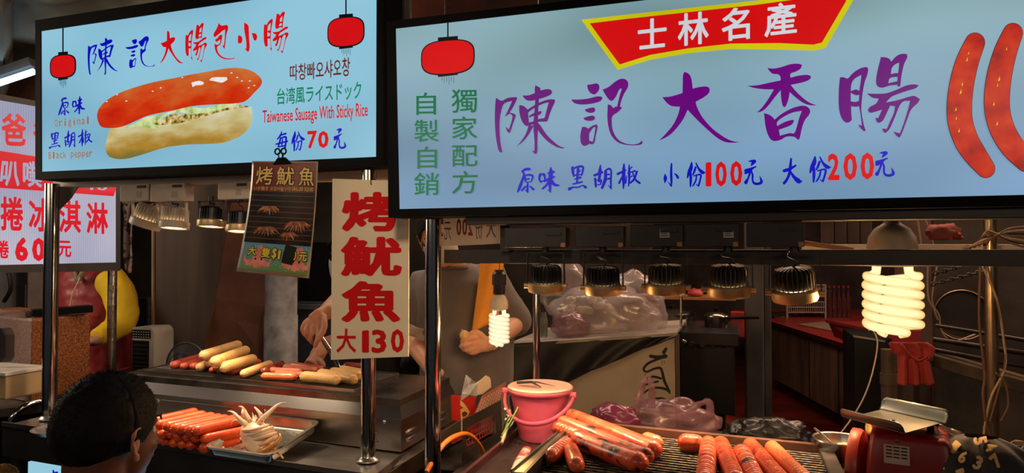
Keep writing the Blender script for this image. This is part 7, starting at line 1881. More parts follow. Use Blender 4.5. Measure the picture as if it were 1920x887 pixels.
WIRE = mat('brown_wire', (0.16, 0.08, 0.035), 0.5)
WIREP = mat('pale_wire', (0.42, 0.30, 0.18), 0.5)
for pts, r_, mt in [([(1838, 500), (1836, 600), (1846, 700), (1843, 740), (1850, 800), (1862, 830)], 0.004, WIRE), ([(1842, 500), (1868, 560), (1882, 640), (1884, 690), (1858, 745), (1846, 800)], 0.0035, WIREP),
                    ([(1852, 500), (1872, 580), (1885, 670), (1870, 740), (1856, 790)], 0.003, WIRE), ([(1846, 800), (1845, 840), (1862, 862), (1900, 872), (1925, 890)], 0.0035, WIREP), ([(1876, 790), (1890, 760), (1885, 720), (1868, 700)], 0.003, WIRE)]:
    MB().tube(spline([PD(x, y, 2.26) for x, y in pts], 8), r_, 7).build('wire', mt, t_, smooth=60)
t_ = thing('long_rail', 'cream painted rail running behind the big bulb dome', 'rail', PD(1700, 465, 2.3))
MB().bar(PD(1505, 463, 2.35), PD(1960, 463, 2.35), 0.02, 0.018).build('rail', CREAMP, t_, bevel=0.002)
t_ = thing('hanging_cable', 'thin pale cable hanging from the bulb down past the cabinet', 'cable', PD(1600, 780, 2.0))
MB().tube(spline([PD(1630, 620, 2.0), PD(1624, 605, 2.0), PD(1632, 612, 2.0), PD(1645, 640, 2.0), PD(1638, 690, 2.0), PD(1622, 740, 2.0), PD(1600, 780, 2.0), PD(1574, 815, 2.0)], 8), 0.0022, 7).build('cable', mat('grey_cable', (0.35, 0.30, 0.24), 0.5), t_, smooth=60)
t_ = thing('wall_cable', 'pale loose cable looping right of the big bulb', 'cable', PD(1760, 600, 3.0))
for pts in ([(1740, 500), (1741, 560), (1760, 590), (1765, 620), (1785, 640), (1820, 630), (1838, 622)], [(1721, 412), (1728, 460)], [(1735, 412), (1745, 440), (1750, 460)], [(1757, 500), (1748, 560), (1758, 600)]):
    MB().tube(spline([PD(x, y, 3.0) for x, y in pts], 8), 0.0035, 7).build('cable', WIREP, t_, smooth=60)
t_ = thing('wire_bundle', 'bundle of brown wires over the rail at the top right', 'wires', PD(1880, 440, 2.25))
random.seed(4)
for k in range(7):
    y0 = 405 + k*5
    MB().tube(spline([PD(1800 + k*9, 470 - k*2, 2.3), PD(1850, 455 - k*4 + random.uniform(-5, 5), 2.22), PD(1890, 430 + k*4, 2.22), PD(1935, 425 + k*7, 2.22)], 8), 0.0035, 7).build('wire', [WIRE, WIREP, CABLE_BK][k % 3], t_, smooth=60)
for k in range(3):
    MB().tube(spline([PD(1505, 452 + k*3, 2.2), PD(1545, 458 + k*3, 2.2), PD(1600, 466 + k*3, 2.2)], 6), 0.003, 6).build('wire', WIRE, t_, smooth=60)
t_ = thing('chain', 'two lengths of dark steel chain across the right wall', 'chain', PD(1800, 520, 2.9))
for (x0, y0, x1, y1) in ((1748, 514, 1800, 500), (1745, 534, 1845, 508)):
    n = int((x1-x0)/8)
    for k in range(n):
        a = PD(lerp(x0, x1, k/n), lerp(y0, y1, k/n), 2.9); b = PD(lerp(x0, x1, (k+1.25)/n), lerp(y0, y1, (k+1.25)/n), 2.9)
        d = (b-a); L_l = d.length; d.normalize(); sd = d.cross(Vector((0, 1, 0))) if k % 2 == 0 else Vector((0, 1, 0))
        cc = (a+b)/2
        MB().tube([cc + d*(L_l*0.5*math.cos(2*PI*i/12)) + sd*(0.008*math.sin(2*PI*i/12)) for i in range(13)], 0.0028, 6).build('link', DARKST, t_, smooth=60)
t_ = thing('shutters', 'dark wooden shutters under the sign at the right', 'shutter', PD(1600, 440, 3.2))
for k in range(4):
    a, b = PD(1540 + k*24, 400, 3.3), PD(1562 + k*24, 460, 3.3)
    MB().box((a.x, a.y, b.z), (b.x, a.y+0.03, 2.6)).build('panel', mat('dark_shutter', (0.06, 0.035, 0.025), 0.6, var=0.3), t_, bevel=0.003)
solo(crumple(PD(1770, 440, 2.9), (0.06, 0.04, 0.045), 31, 0.25, 20, 12), 'red_rag', mat('red_rag', (0.20, 0.03, 0.02), 0.7), 'small crumpled red rag hanging at the top right', 'rag', smooth=60)
t_ = thing('yellow_sponges', 'yellow cloths stacked under the weighing pan', 'cloth', PD(1665, 800, 1.6))
for i, (x0, x1, y0, y1) in enumerate(((1624, 1634, 793, 815), (1646, 1684, 796, 812), (1697, 1711, 799, 817))):
    a, b = PD(x0, y0, 1.62), PD(x1, y1, 1.62)
    solo(crumple((a+b)/2, ((b.x-a.x)/2*1.1, 0.02, (a.z-b.z)/2*1.1), 40+i, 0.25, 20, 12, 0.9), 'sponge', mat('yellow_cloth', (0.62, 0.32, 0.08), 0.8, var=0.3, scale=60, bump=0.6), ['yellow sponge piece left of the scale post', 'wide yellow sponge piece between the scale posts', 'yellow sponge piece right of the scale posts'][i], 'sponge', 'sponges behind the scale pan', smooth=60)
bpy.data.objects.remove(t_)
# clear carrier handles of the numbered bag
HB = mat('clear_handle', (0.50, 0.38, 0.28), 0.25, alpha=0.6, coat=0.8)
pb_ = [o for o in C.objects if o.name.startswith('printed_bag')][0]
ribbon([PD(1783, 838, 1.36), PD(1768, 830, 1.36), PD(1758, 812, 1.36), PD(1756, 797, 1.36), PD(1775, 806, 1.36), PD(1800, 815, 1.36)], 0.012, HB, 'clear_handle', pb_)
ribbon([PD(1880, 845, 1.33), PD(1900, 832, 1.33), PD(1925, 834, 1.33), PD(1912, 850, 1.33), PD(1897, 862, 1.33)], 0.014, HB, 'clear_handle', pb_)
MB().tube(spline([PD(1845, 832, 1.3), PD(1870, 850, 1.28), PD(1890, 875, 1.28), PD(1905, 900, 1.28)], 6), 0.0035, 8).build('cord', CABLE_BK, pb_, smooth=60)
# ------------------------------------------------------------------ people
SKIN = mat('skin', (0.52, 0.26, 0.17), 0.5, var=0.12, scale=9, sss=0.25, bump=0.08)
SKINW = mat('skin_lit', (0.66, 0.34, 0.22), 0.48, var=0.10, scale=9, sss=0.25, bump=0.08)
HAIR = mat('black_hair', (0.004, 0.0035, 0.0035), 0.7, spec=0.25, var=0.3, scale=40, bump=0.6, bscale=160, stretch=(1, 1, 0.3))
CAMR = CR @ Vector((1, 0, 0)); FWH = Vector((FW.x, FW.y, 0)).normalized()
def merged(mb, name, m, parent, voxel=0.005, smooth=6, factor=0.6, **k):
    """closed shapes fused into one continuous skin"""
    o = mb.build(name, m, parent, smooth=None, **k)
    r = o.modifiers.new('fuse', 'REMESH'); r.mode = 'VOXEL'; r.voxel_size = voxel; r.use_smooth_shade = True
    s = o.modifiers.new('relax', 'SMOOTH'); s.iterations = smooth; s.factor = factor
    return o
def pring(cx, cy, d, hw, dep, yaw=0.0, n=28, sq=0.8):
    """body cross-section at a photo pixel: half width in pixels, half depth in metres"""
    c = PD(cx, cy, d); s = d/FPX; x = CAMR*math.cos(yaw) + FWH*math.sin(yaw); y = FWH*math.cos(yaw) - CAMR*math.sin(yaw)
    x = Vector((x.x, x.y, 0)).normalized(); y = Vector((y.x, y.y, 0)).normalized()
    return [c + x*hw*s*math.copysign(abs(math.cos(a))**sq, math.cos(a)) + y*dep*math.copysign(abs(math.sin(a))**sq, math.sin(a)) for a in [2*PI*k/n for k in range(n)]]
def head_shapes(c, f, u, s=1.0):
    """skull, jaw, nose, brow, neck stub. c centre between the ears, f facing, u up"""
    f = f.normalized(); r = f.cross(u).normalized(); u = r.cross(f).normalized()
    q = Matrix((r, f, u)).transposed().to_quaternion()
    P_ = lambda a, b, z: c + r*a*s + f*b*s + u*z*s
    m = MB()
    m.ball(P_(0, -0.012, 0.028), (0.074*s, 0.094*s, 0.088*s), 24, 16, q)
    m.ball(P_(0, 0.030, -0.022), (0.058*s, 0.060*s, 0.078*s), 22, 14, q)
    m.ball(P_(0, 0.052, -0.080), (0.028*s, 0.028*s, 0.024*s), 16, 10, q)
    m.ball(P_(0, 0.070, 0.022), (0.045*s, 0.020*s, 0.014*s), 16, 8, q)
    m.ball(P_(0, 0.093, -0.022), (0.010*s, 0.016*s, 0.020*s), 12, 8, q)
    m.ball(P_(0, 0.102, -0.032), (0.015*s, 0.012*s, 0.009*s), 12, 8, q)
    m.ball(P_(-0.035, 0.060, -0.025), (0.020*s, 0.018*s, 0.018*s), 12, 8, q)
    m.ball(P_(0.035, 0.060, -0.025), (0.020*s, 0.018*s, 0.018*s), 12, 8, q)
    return m, P_, q
def face_parts(par, P_, q, s=1.0, eyes=True):
    wh = mat('eye_white', (0.6, 0.56, 0.5), 0.25); ir = mat('dark_iris', (0.02, 0.012, 0.01), 0.2); lp = mat('lips', (0.40, 0.12, 0.10), 0.4)
    for sg in (-1, 1):
        e = MB().ball(P_(sg*0.031, 0.066, 0.004), (0.0118*s,)*3, 14, 10).build('eye', wh, par, smooth=60)
        MB().ball(P_(sg*0.031, 0.0735, 0.004), (0.0055*s,)*3, 10, 8).build('iris', ir, e, smooth=60)
        MB().tube([P_(sg*0.014, 0.091, 0.024), P_(sg*0.031, 0.090, 0.030), P_(sg*0.048, 0.078, 0.026)], [0.002*s, 0.003*s, 0.0015*s], 7).build('eyebrow', HAIR, par, smooth=60)
        ear_at(par, P_, sg, s)
    MB().tube([P_(-0.022, 0.083, -0.056), P_(-0.008, 0.090, -0.053), P_(0.008, 0.090, -0.053), P_(0.022, 0.083, -0.056)], [0.002*s, 0.0045*s, 0.0045*s, 0.002*s], 8).build('lips', lp, par, smooth=60)
def ear_at(par, P_, sg, s=1.0, m=None):
    m = m or SKIN
    mm = MB()
    rim = spline([P_(sg*0.070, 0.006, -0.032), P_(sg*0.076, -0.004, -0.020), P_(sg*0.085, -0.016, 0.004), P_(sg*0.086, -0.014, 0.022), P_(sg*0.080, 0.000, 0.030), P_(sg*0.073, 0.010, 0.020), P_(sg*0.071, 0.010, 0.004)], 5)
    mm.tube(rim, [0.004*s + 0.0012*s*math.sin(i) for i in range(len(rim))], 8)
    mm.ball(P_(sg*0.073, -0.002, 0.0), (0.006*s, 0.012*s, 0.024*s), 12, 9)
    mm.ball(P_(sg*0.073, 0.003, -0.030), (0.006*s, 0.007*s, 0.009*s), 10, 8)
    return merged(mm, 'ear', m, par, 0.0022*s, 3)
def hair_cap(par, P_, q, s=1.0, front=0.060, low=-0.02, seed=0, thick=1.0, name='hair', m=None, spiky=0.0):
    """short hair: a shell over the skull, open over the face"""
    def f(u, v):
        th = 2*PI*u; ph = PI*0.62*v + 0.001
        if math.sin(th) > 0: ph *= 1 - 0.42*math.sin(th)**1.2      # front ends higher
        d = Vector((math.sin(ph)*math.cos(th), math.sin(ph)*math.sin(th), math.cos(ph)))
        k = 1 + 0.05*noise.noise(d*5 + Vector((seed, 0, 0))) + 0.03*noise.noise(d*16 + Vector((0, seed, 0)))
        return P_(d.x*0.080*k*thick, -0.012 + d.y*0.104*k*thick, 0.030 + d.z*0.101*k*thick)
    return MB().grid(f, 48, 22).build(name, m or HAIR, par, smooth=80, solid=0.006*s)
def finger(m, pts, r0, r1): 
    S = spline(pts, 4); n = len(S); m.tube(S, [lerp(r0, r1, i/(n-1)) for i in range(n)], 10)
    m.ball(S[-1], r1*1.0, 10, 8); m.ball(S[0], r0, 10, 8)

# ---- the person in the grey T-shirt with the white sausage
D2 = 2.70
t_ = thing('person', 'person in a grey T-shirt and face mask holding a white sausage behind the small bulb', 'person', PD(870, 900, D2) * 1.0)
t_.location.z = 0; ORG[t_.name] = Matrix.Translation(t_.location)
GREY = mat('grey_tshirt', (0.155, 0.135, 0.125), 0.85, var=0.10, scale=3, bump=0.35, bscale=7, sheen=0.2)
hc = PD(826, 446, D2-0.06)
hf = (CO + Vector((-0.4, 0.4, -0.5)) - hc).normalized(); hu = (Vector((0, 0, 1)) + CAMR*-0.22).normalized()
m, P2, q2 = head_shapes(hc, hf, hu)
nk = PD(850, 500, D2)
m.tube([P2(0, -0.02, -0.04), P2(0, -0.035, -0.09), nk + Vector((0, 0, -0.03))], [0.050, 0.052, 0.060], 18)
# arms and trunk belong to the same skin
el = PD(968, 604, D2-0.02); sh = PD(925, 522, D2+0.02); wr = PD(920, 646, D2-0.26)
m.tube([nk + Vector((0, 0, -0.02)), PD(866, 560, D2+0.02), PD(872, 700, D2+0.02), PD(872, 790, D2+0.02)], [0.07, 0.115, 0.125, 0.12], 22, flat=0.8)
m.tube([PD(880, 530, D2), sh, el], [0.05, 0.050, 0.040], 16); m.ball(el, 0.041)
m.tube([el, el.lerp(wr, 0.3), wr], [0.041, 0.042, 0.027], 16, flat=0.9)
shl = PD(795, 528, D2+0.04); ell = PD(762, 625, D2+0.02); wrl = PD(815, 700, D2-0.20)
m.tube([PD(850, 535, D2), shl, ell], [0.05, 0.050, 0.040], 16); m.ball(ell, 0.041); m.tube([ell, wrl], [0.041, 0.027], 14); m.ball(wrl, (0.035, 0.045, 0.02))
# legs
for sx in (-45, 45):
    a = PD(872+sx, 780, D2+0.02); m.tube([a, Vector((a.x, a.y, 0.50)), Vector((a.x, a.y+0.02, 0.06))], [0.085, 0.060, 0.042], 14)
    m.ball(Vector((a.x, a.y-0.06, 0.04)), (0.045, 0.12, 0.04))
# the hand that holds the sausage: palm, four curled fingers, thumb
pm = PD(906, 645, D2-0.29)
R_ = lambda x, y, dd: PD(x, y, D2-0.29+dd)
m.tube([wr, pm, R_(893, 644, 0.0)], [0.026, 0.031, 0.028], 16, flat=0.62, up=tuple(FWH))
finger(m, [R_(895, 634, -0.01), R_(884, 634, -0.030), R_(872, 637, -0.034), R_(866, 640, -0.022)], 0.0098, 0.0078)
finger(m, [R_(896, 643, -0.01), R_(883, 645, -0.030), R_(871, 648, -0.034), R_(864, 650, -0.020)], 0.0098, 0.0078)
finger(m, [R_(897, 651, -0.008), R_(886, 654, -0.028), R_(876, 657, -0.032), R_(869, 656, -0.018)], 0.0092, 0.0074)
finger(m, [R_(899, 658, -0.004), R_(890, 662, -0.022), R_(882, 662, -0.026), R_(877, 660, -0.016)], 0.0082, 0.0066)
finger(m, [R_(908, 634, -0.006), R_(899, 625, -0.012), R_(889, 623, -0.016), R_(880, 627, -0.014)], 0.0112, 0.0085)
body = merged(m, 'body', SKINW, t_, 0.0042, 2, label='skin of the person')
face_parts(t_, P2, q2)
hair_cap(t_, P2, q2, seed=3)
# shirt
rg = [pring(*a) for a in [(852, 493, D2, 28, 0.062, -0.1), (854, 500, D2, 44, 0.072, -0.1), (858, 511, D2+0.01, 66, 0.092, -0.1), (862, 530, D2+0.01, 82, 0.115, -0.1), (868, 560, D2+0.01, 88, 0.128), (873, 610, D2+0.01, 90, 0.135), (876, 670, D2+0.01, 88, 0.140), (874, 730, D2+0.01, 86, 0.140), (872, 800, D2+0.01, 88, 0.142)]]
sm_ = MB().loft(rg)
sm_.tube([PD(880, 526, D2+0.01), sh + Vector((0, 0, 0.004)), sh.lerp(el, 0.5), el + Vector((0, 0, -0.004))], [0.062, 0.064, 0.060, 0.060], 20); sm_.ball(el + Vector((0, 0, 0.004)), 0.059)
sm_.tube([PD(840, 530, D2+0.01), shl, ell], [0.060, 0.062, 0.058], 20)
shirt = merged(sm_, 'tshirt', GREY, t_, 0.009, 8, label='grey T-shirt')
# folds on the shirt as real relief
tx = bpy.data.textures.new('folds', 'CLOUDS'); tx.noise_scale = 0.11; tx.noise_depth = 2
for o_ in (shirt,):
    dmod = o_.modifiers.new('folds', 'DISPLACE'); dmod.texture = tx; dmod.strength = 0.022; dmod.mid_level = 0.5; dmod.texture_coords = 'OBJECT'
    o_.modifiers.new('relax2', 'SMOOTH').iterations = 3
# neckline skin shows through a round collar
MB().tube([p + FWH*-0.0 for p in pring(851, 502, D2-0.012, 33, 0.070, -0.1)] + [pring(851, 502, D2-0.012, 33, 0.070, -0.1)[0]], 0.007, 8).build('collar', mat('shirt_collar', (0.11, 0.09, 0.085), 0.8), t_, smooth=60)
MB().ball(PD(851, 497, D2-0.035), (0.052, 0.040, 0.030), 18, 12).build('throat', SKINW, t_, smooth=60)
JEAN = mat('dark_trousers', (0.02, 0.02, 0.025), 0.8)
lg = MB()
for sx in (-45, 45):
    a = PD(872+sx, 780, D2+0.02); lg.tube([Vector((a.x, a.y, 0.95)), Vector((a.x, a.y, 0.50)), Vector((a.x, a.y+0.02, 0.08))], [0.105, 0.078, 0.062], 16)
merged(lg, 'trousers', JEAN, t_, 0.012, 4)
# mask
def mk(u, v):
    a = lerp(-1.25, 1.25, u); b = lerp(-0.9, 0.75, v)
    return P2(0.066*math.sin(a), 0.030 + 0.074*math.cos(a)*math.cos(b*0.6) + 0.006, -0.040 + 0.052*math.sin(b) + 0.001*math.sin(v*25))
MB().grid(mk, 20, 14).build('face_mask', mat('mask_white', (0.50, 0.50, 0.50), 0.7, bump=0.1), t_, smooth=70, solid=0.002, label='pale face mask')
t_ = thing('orange_towel', 'bright orange yellow cloth hanging down the grey T-shirt beside the small bulb', 'cloth', PD(915, 620, 2.44))
def tw(u, v):
    xl = lerp(903, 885, v); xr = lerp(946, 934, v); p = PD(lerp(xl, xr, u), lerp(478, lerp(622, 600, u), v), 2.44)
    return p + FWH*(0.006*math.sin(u*8 + v*3)) 
MB().grid(tw, 16, 20).build('cloth', mat('orange_cloth', (0.80, 0.34, 0.04), 0.7, var=0.1, scale=4, bump=0.1), t_, smooth=70, solid=0.003)
a, b = PD(867, 620, D2-0.315), PD(880, 648, D2-0.305)
solo(sausage_mb(a, b, 0.0175, 0, 0, 77), 'sausage', WHT_GR, 'white sausage held in the hand of the grey shirted person', 'sausage', smooth=50)

# ---- the person behind the hanging board with the tongs
D1 = 2.88
t_ = thing('person', 'dark clothed person mostly hidden behind the hanging board, using tongs', 'person', PD(690, 900, D1))
t_.location.z = 0; ORG[t_.name] = Matrix.Translation(t_.location)
hc = PD(657, 478, D1-0.02); hf = (PZ(560, 700, 1.1) - hc).normalized(); hf = (hf + Vector((-0.3, -0.6, 0.25))).normalized()
m, P1, q1 = head_shapes(hc, hf, Vector((0, 0, 1)))
m.tube([P1(0, -0.02, -0.05), PD(680, 545, D1+0.06), PD(700, 600, D1+0.08), PD(705, 780, D1+0.08)], [0.050, 0.060, 0.11, 0.12], 18)
wr = PD(611, 586, 2.50); el = PD(676, 556, D1-0.10)
m.tube([PD(660, 560, D1), el, PD(640, 562, 2.60), wr], [0.045, 0.043, 0.042, 0.030], 16)
H_ = lambda x, y, dd=0.0: PD(x, y, 2.46+dd)
m.tube([wr, H_(600, 594, 0.01), H_(588, 604, 0.0)], [0.030, 0.036, 0.036], 16, flat=0.55, up=tuple(CAMR))
m.ball(H_(585, 604, 0.0), (0.030, 0.022, 0.020), 14, 10)
finger(m, [H_(597, 604, -0.01), H_(598, 622, -0.03), H_(595, 636, -0.035), H_(591, 649, -0.03)], 0.0112, 0.0082)
finger(m, [H_(589, 606, -0.01), H_(586, 622, -0.028), H_(583, 634, -0.020), H_(585, 643, -0.008)], 0.0108, 0.0082)
finger(m, [H_(580, 606, -0.008), H_(575, 620, -0.022), H_(575, 630, -0.012), H_(580, 637, 0.0)], 0.0104, 0.0080)
finger(m, [H_(573, 604, -0.004), H_(567, 615, -0.012), H_(569, 624, -0.004), H_(574, 630, 0.006)], 0.0094, 0.0072)
finger(m, [H_(607, 594, -0.010), H_(609, 612, -0.034), H_(604, 626, -0.042), H_(598, 636, -0.038)], 0.0120, 0.0088)
# the other forearm and hand resting beyond the sausages
m.tube([PD(690, 590, D1), PD(640, 640, D1-0.02), PD(606, 648, D1-0.08), PD(594, 668, D1-0.16)], [0.045, 0.042, 0.032, 0.030], 16)
K_ = lambda x, y, dd=0.0: PD(x, y, D1-0.20+dd)
m.tube([K_(596, 664, 0.04), K_(588, 678, 0.02), K_(582, 688, 0.0)], [0.028, 0.036, 0.038], 14, flat=0.7, up=tuple(CAMR))
for i, (x0, x1) in enumerate(((596, 600), (588, 589), (578, 575), (570, 562))):
    finger(m, [K_(x0, 686), K_(x1, 694, -0.008), K_(x1-1, 703-(2 if i == 3 else 0), -0.004)], 0.0105, 0.0078)
finger(m, [K_(600, 676), K_(606, 684, -0.01), K_(606, 693, -0.012)], 0.0115, 0.0085)
for sx in (-40, 40):
    a = PD(705+sx, 780, D1+0.08); m.tube([a, Vector((a.x, a.y, 0.50)), Vector((a.x, a.y+0.02, 0.06))], [0.085, 0.060, 0.042], 14); m.ball(Vector((a.x, a.y-0.06, 0.04)), (0.045, 0.12, 0.04))
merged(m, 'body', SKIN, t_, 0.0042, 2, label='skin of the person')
face_parts(t_, P1, q1); hair_cap(t_, P1, q1, seed=5, thick=1.05)
BLKC = mat('black_clothes', (0.012, 0.012, 0.014), 0.85, var=0.3, bump=0.3, bscale=8)
rg = [pring(*a) for a in [(680, 545, D1+0.06, 34, 0.065), (684, 556, D1+0.06, 66, 0.09), (692, 580, D1+0.07, 88, 0.115), (700, 640, D1+0.08, 92, 0.13), (706, 700, D1+0.08, 90, 0.135), (708, 780, D1+0.08, 88, 0.135)]]
sm_ = MB().loft(rg); sm_.tube([PD(660, 562, D1+0.04), PD(672, 560, D1-0.06)], [0.062, 0.058], 18)
sm_.tube([PD(760, 575, D1+0.06), PD(785, 640, D1+0.0), PD(770, 690, D1-0.12)], [0.06, 0.052, 0.048], 16)
merged(sm_, 'black_top', BLKC, t_, 0.010, 6)
lg = MB()
for sx in (-40, 40):
    a = PD(705+sx, 780, D1+0.08); lg.tube([Vector((a.x, a.y, 0.95)), Vector((a.x, a.y, 0.50)), Vector((a.x, a.y+0.02, 0.08))], [0.105, 0.078, 0.062], 16)
merged(lg, 'trousers', JEAN, t_, 0.012, 4)
MB().tube(spline([P1(0.06, 0.05, -0.06), P1(0.075, 0.01, -0.03), P1(0.078, -0.01, -0.01)], 4), 0.003, 6).build('mask_strap', mat('mask_white', (1, 1, 1)), t_, smooth=60)
def mk1(u, v):
    a = lerp(-1.25, 1.25, u); b = lerp(-0.9, 0.75, v)
    return P1(0.066*math.sin(a), 0.036 + 0.074*math.cos(a)*math.cos(b*0.6), -0.040 + 0.052*math.sin(b))
MB().grid(mk1, 20, 14).build('face_mask', mat('mask_white', (1, 1, 1)), t_, smooth=70, solid=0.002)
t_ = thing('white_towel', 'pale towel tucked at the waist right of the hanging board', 'cloth', PD(778, 630, 2.6))
def tw2(u, v):
    return PD(lerp(762, 796, u), lerp(lerp(606, 618, u), lerp(626, 640, u), v), 2.62) + FWH*0.008*math.sin(u*7+v*5)
MB().grid(tw2, 12, 8).build('cloth', mat('grey_towel', (0.42, 0.36, 0.33), 0.8, bump=0.2), t_, smooth=70, solid=0.004)
t_ = thing('tongs', 'steel tongs held over the left grill', 'tongs', PD(630, 690, 2.36))
for dx, dy in ((0, 0), (5, -3)):
    MB().tube(spline([PD(596+dx, 628+dy, 2.44), PD(612+dx, 652+dy, 2.41), PD(626+dx, 676+dy, 2.38), PD(634+dx, 694, 2.36)], 5), [0.0055]*10 + [0.0045]*6, 8, flat=0.35).build('arm', CHROME, t_, smooth=60)
MB().tube([PD(632, 688, 2.36), PD(636, 700, 2.35)], [0.006, 0.009], 8, flat=0.5).build('tip', BLACK, t_, smooth=60)

# ---- the person in the maroon vest
D3 = 3.70
t_ = thing('person', 'person in a maroon quilted vest over yellow sleeves behind the ice cream sign', 'person', PD(175, 900, D3))
t_.location.z = 0; ORG[t_.name] = Matrix.Translation(t_.location)
hc = PD(152, 448, D3); m, P3, q3 = head_shapes(hc, Vector((-0.7, -0.7, -0.15)), Vector((0, 0, 1)))
m.tube([P3(0, -0.02, -0.05), PD(158, 510, D3+0.02), PD(170, 560, D3+0.05), PD(178, 800, D3+0.05)], [0.05, 0.055, 0.11, 0.12], 18)
hd = PD(176, 640, D3-0.30)
m.tube([PD(225, 615, D3-0.10), hd], [0.035, 0.026], 12); m.ball(hd, (0.04, 0.04, 0.025), 12, 8)
for k in range(4): finger(m, [hd + Vector((-0.02, -0.01-0.0*k, 0.018-0.012*k)), hd + Vector((-0.05, -0.02, 0.015-0.012*k)), hd + Vector((-0.075, -0.015, 0.005-0.012*k))], 0.009, 0.007)
finger(m, [hd + Vector((0, -0.02, 0.02)), hd + Vector((-0.03, -0.04, 0.03)), hd + Vector((-0.05, -0.04, 0.025))], 0.010, 0.008)
for sx in (-30, 30):
    a = PD(178+sx, 760, D3+0.05); m.tube([a, Vector((a.x, a.y, 0.50)), Vector((a.x, a.y+0.02, 0.06))], [0.085, 0.060, 0.042], 14); m.ball(Vector((a.x, a.y-0.06, 0.04)), (0.045, 0.12, 0.04))
merged(m, 'body', SKIN, t_, 0.008, 4); face_parts(t_, P3, q3); hair_cap(t_, P3, q3, seed=8)
VEST = mat('maroon_vest', (0.26, 0.020, 0.028), 0.55, var=0.15, scale=5, bump=0.4, bscale=9, coat=0.15)
rg = [pring(*a) for a in [(158, 500, D3+0.02, 26, 0.07), (164, 510, D3+0.02, 44, 0.10), (170, 530, D3+0.03, 52, 0.13), (172, 570, D3+0.03, 57, 0.15), (174, 620, D3+0.04, 58, 0.16), (184, 680, D3+0.05, 56, 0.16), (188, 760, D3+0.05, 58, 0.16)]]
vm = MB().loft(rg); vest = merged(vm, 'vest', VEST, t_, 0.010, 6, label='maroon vest')
dmod = vest.modifiers.new('folds', 'DISPLACE'); dmod.texture = tx; dmod.strength = 0.03; dmod.texture_coords = 'OBJECT'
YLW = mat('yellow_sleeve', (0.72, 0.47, 0.01), 0.8, var=0.08, bump=0.35, bscale=9)
ym = MB(); ym.tube(spline([PD(205, 520, D3-0.02), PD(220, 545, D3-0.06), PD(230, 590, D3-0.10), PD(222, 618, D3-0.14)], 4), [0.072, 0.080, 0.082, 0.080, 0.079, 0.078, 0.078, 0.076, 0.075, 0.074, 0.072, 0.070, 0.066], 20)
ym.tube([PD(222, 612, D3-0.14), PD(200, 626, D3-0.22), PD(182, 634, D3-0.28)], [0.066, 0.055, 0.042], 18)
ym.tube(spline([PD(135, 525, D3+0.08), PD(122, 580, D3+0.06), PD(135, 640, D3-0.1)], 4), 0.055, 14)
ys = merged(ym, 'sleeve', YLW, t_, 0.010, 6, label='yellow sleeves')
dmod = ys.modifiers.new('folds', 'DISPLACE'); dmod.texture = tx; dmod.strength = 0.025; dmod.texture_coords = 'OBJECT'
MB().tube(spline([PD(153, 512, D3-0.13), PD(146, 530, D3-0.15), PD(136, 552, D3-0.155), PD(130, 580, D3-0.155)], 5), 0.0035, 6).build('zip', mat('pale_zip', (0.5, 0.4, 0.32), 0.4), t_, smooth=60)
MB().tube(spline([PD(136, 505, D3-0.09), PD(142, 514, D3-0.12), PD(146, 526, D3-0.13), PD(154, 512, D3-0.13), PD(164, 503, D3-0.10)], 5), 0.012, 8).build('collar', mat('tan_collar', (0.24, 0.16, 0.10), 0.7), t_, smooth=60)
rg = [pring(*a) for a in [(196, 690, D3+0.0, 46, 0.17), (200, 760, D3, 50, 0.18), (200, 900, D3, 52, 0.18)]]
MB().loft(rg).build('apron', mat('maroon_apron', (0.20, 0.015, 0.02), 0.6, var=0.2, bump=0.3), t_, smooth=60)

# ---- the boy in front
DB = 1.25
t_ = thing('person', 'boy with short black hair seen from behind at the bottom left', 'person', PD(200, 900, DB))
t_.location.z = 0; ORG[t_.name] = Matrix.Translation(t_.location)
hc = PD(207, 820, DB)
bf = (FWH*0.92 + Vector((CAMR.x, CAMR.y, 0))*0.40).normalized()
m, P4, q4 = head_shapes(hc, bf, Vector((0, 0, 1)) - FWH*0.10, 0.90)
m.tube([P4(0, -0.03, -0.03), P4(0, -0.035, -0.10), P4(0, -0.03, -0.16)], [0.052, 0.047, 0.055], 18)
sh0 = P4(0, -0.03, -0.19)
rr4 = bf.cross(Vector((0, 0, 1)))
m.tube([sh0, Vector((sh0.x, sh0.y, 0.95)), Vector((sh0.x, sh0.y, 0.70))], [0.08, 0.105, 0.11], 18)
for sg in (-1, 1):
    a = sh0 + rr4*sg*0.13; m.tube([sh0 + Vector((0, 0, -0.02)), a, a + Vector((0, 0, -0.25)) + rr4*sg*0.03, a + Vector((0, 0, -0.42)) + bf*0.10], [0.045, 0.042, 0.034, 0.024], 14)
    h_ = a + Vector((0, 0, -0.45)) + bf*0.12; m.ball(h_, (0.025, 0.03, 0.035), 12, 8)
    for k in range(4): finger(m, [h_ + bf*(0.018-0.012*k) + Vector((0, 0, -0.02)), h_ + bf*(0.02-0.012*k) + Vector((0, 0, -0.05)), h_ + bf*(0.02-0.012*k) - rr4*sg*0.012 + Vector((0, 0, -0.072))], 0.007, 0.0055)
    finger(m, [h_ + bf*0.02, h_ + bf*0.042 + Vector((0, 0, -0.02)), h_ + bf*0.045 + Vector((0, 0, -0.04))], 0.008, 0.006)
    l_ = Vector((sh0.x, sh0.y, 0)) + rr4*sg*0.07
    m.tube([l_ + Vector((0, 0, 0.72)), l_ + Vector((0, 0, 0.40)), l_ + Vector((0, 0, 0.06))], [0.07, 0.05, 0.036], 14); m.ball(l_ + bf*0.04 + Vector((0, 0, 0.035)), (0.04, 0.09, 0.035), 12, 8)
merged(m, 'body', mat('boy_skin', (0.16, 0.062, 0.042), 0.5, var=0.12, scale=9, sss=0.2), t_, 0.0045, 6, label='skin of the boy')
face_parts(t_, P4, q4, 0.90)
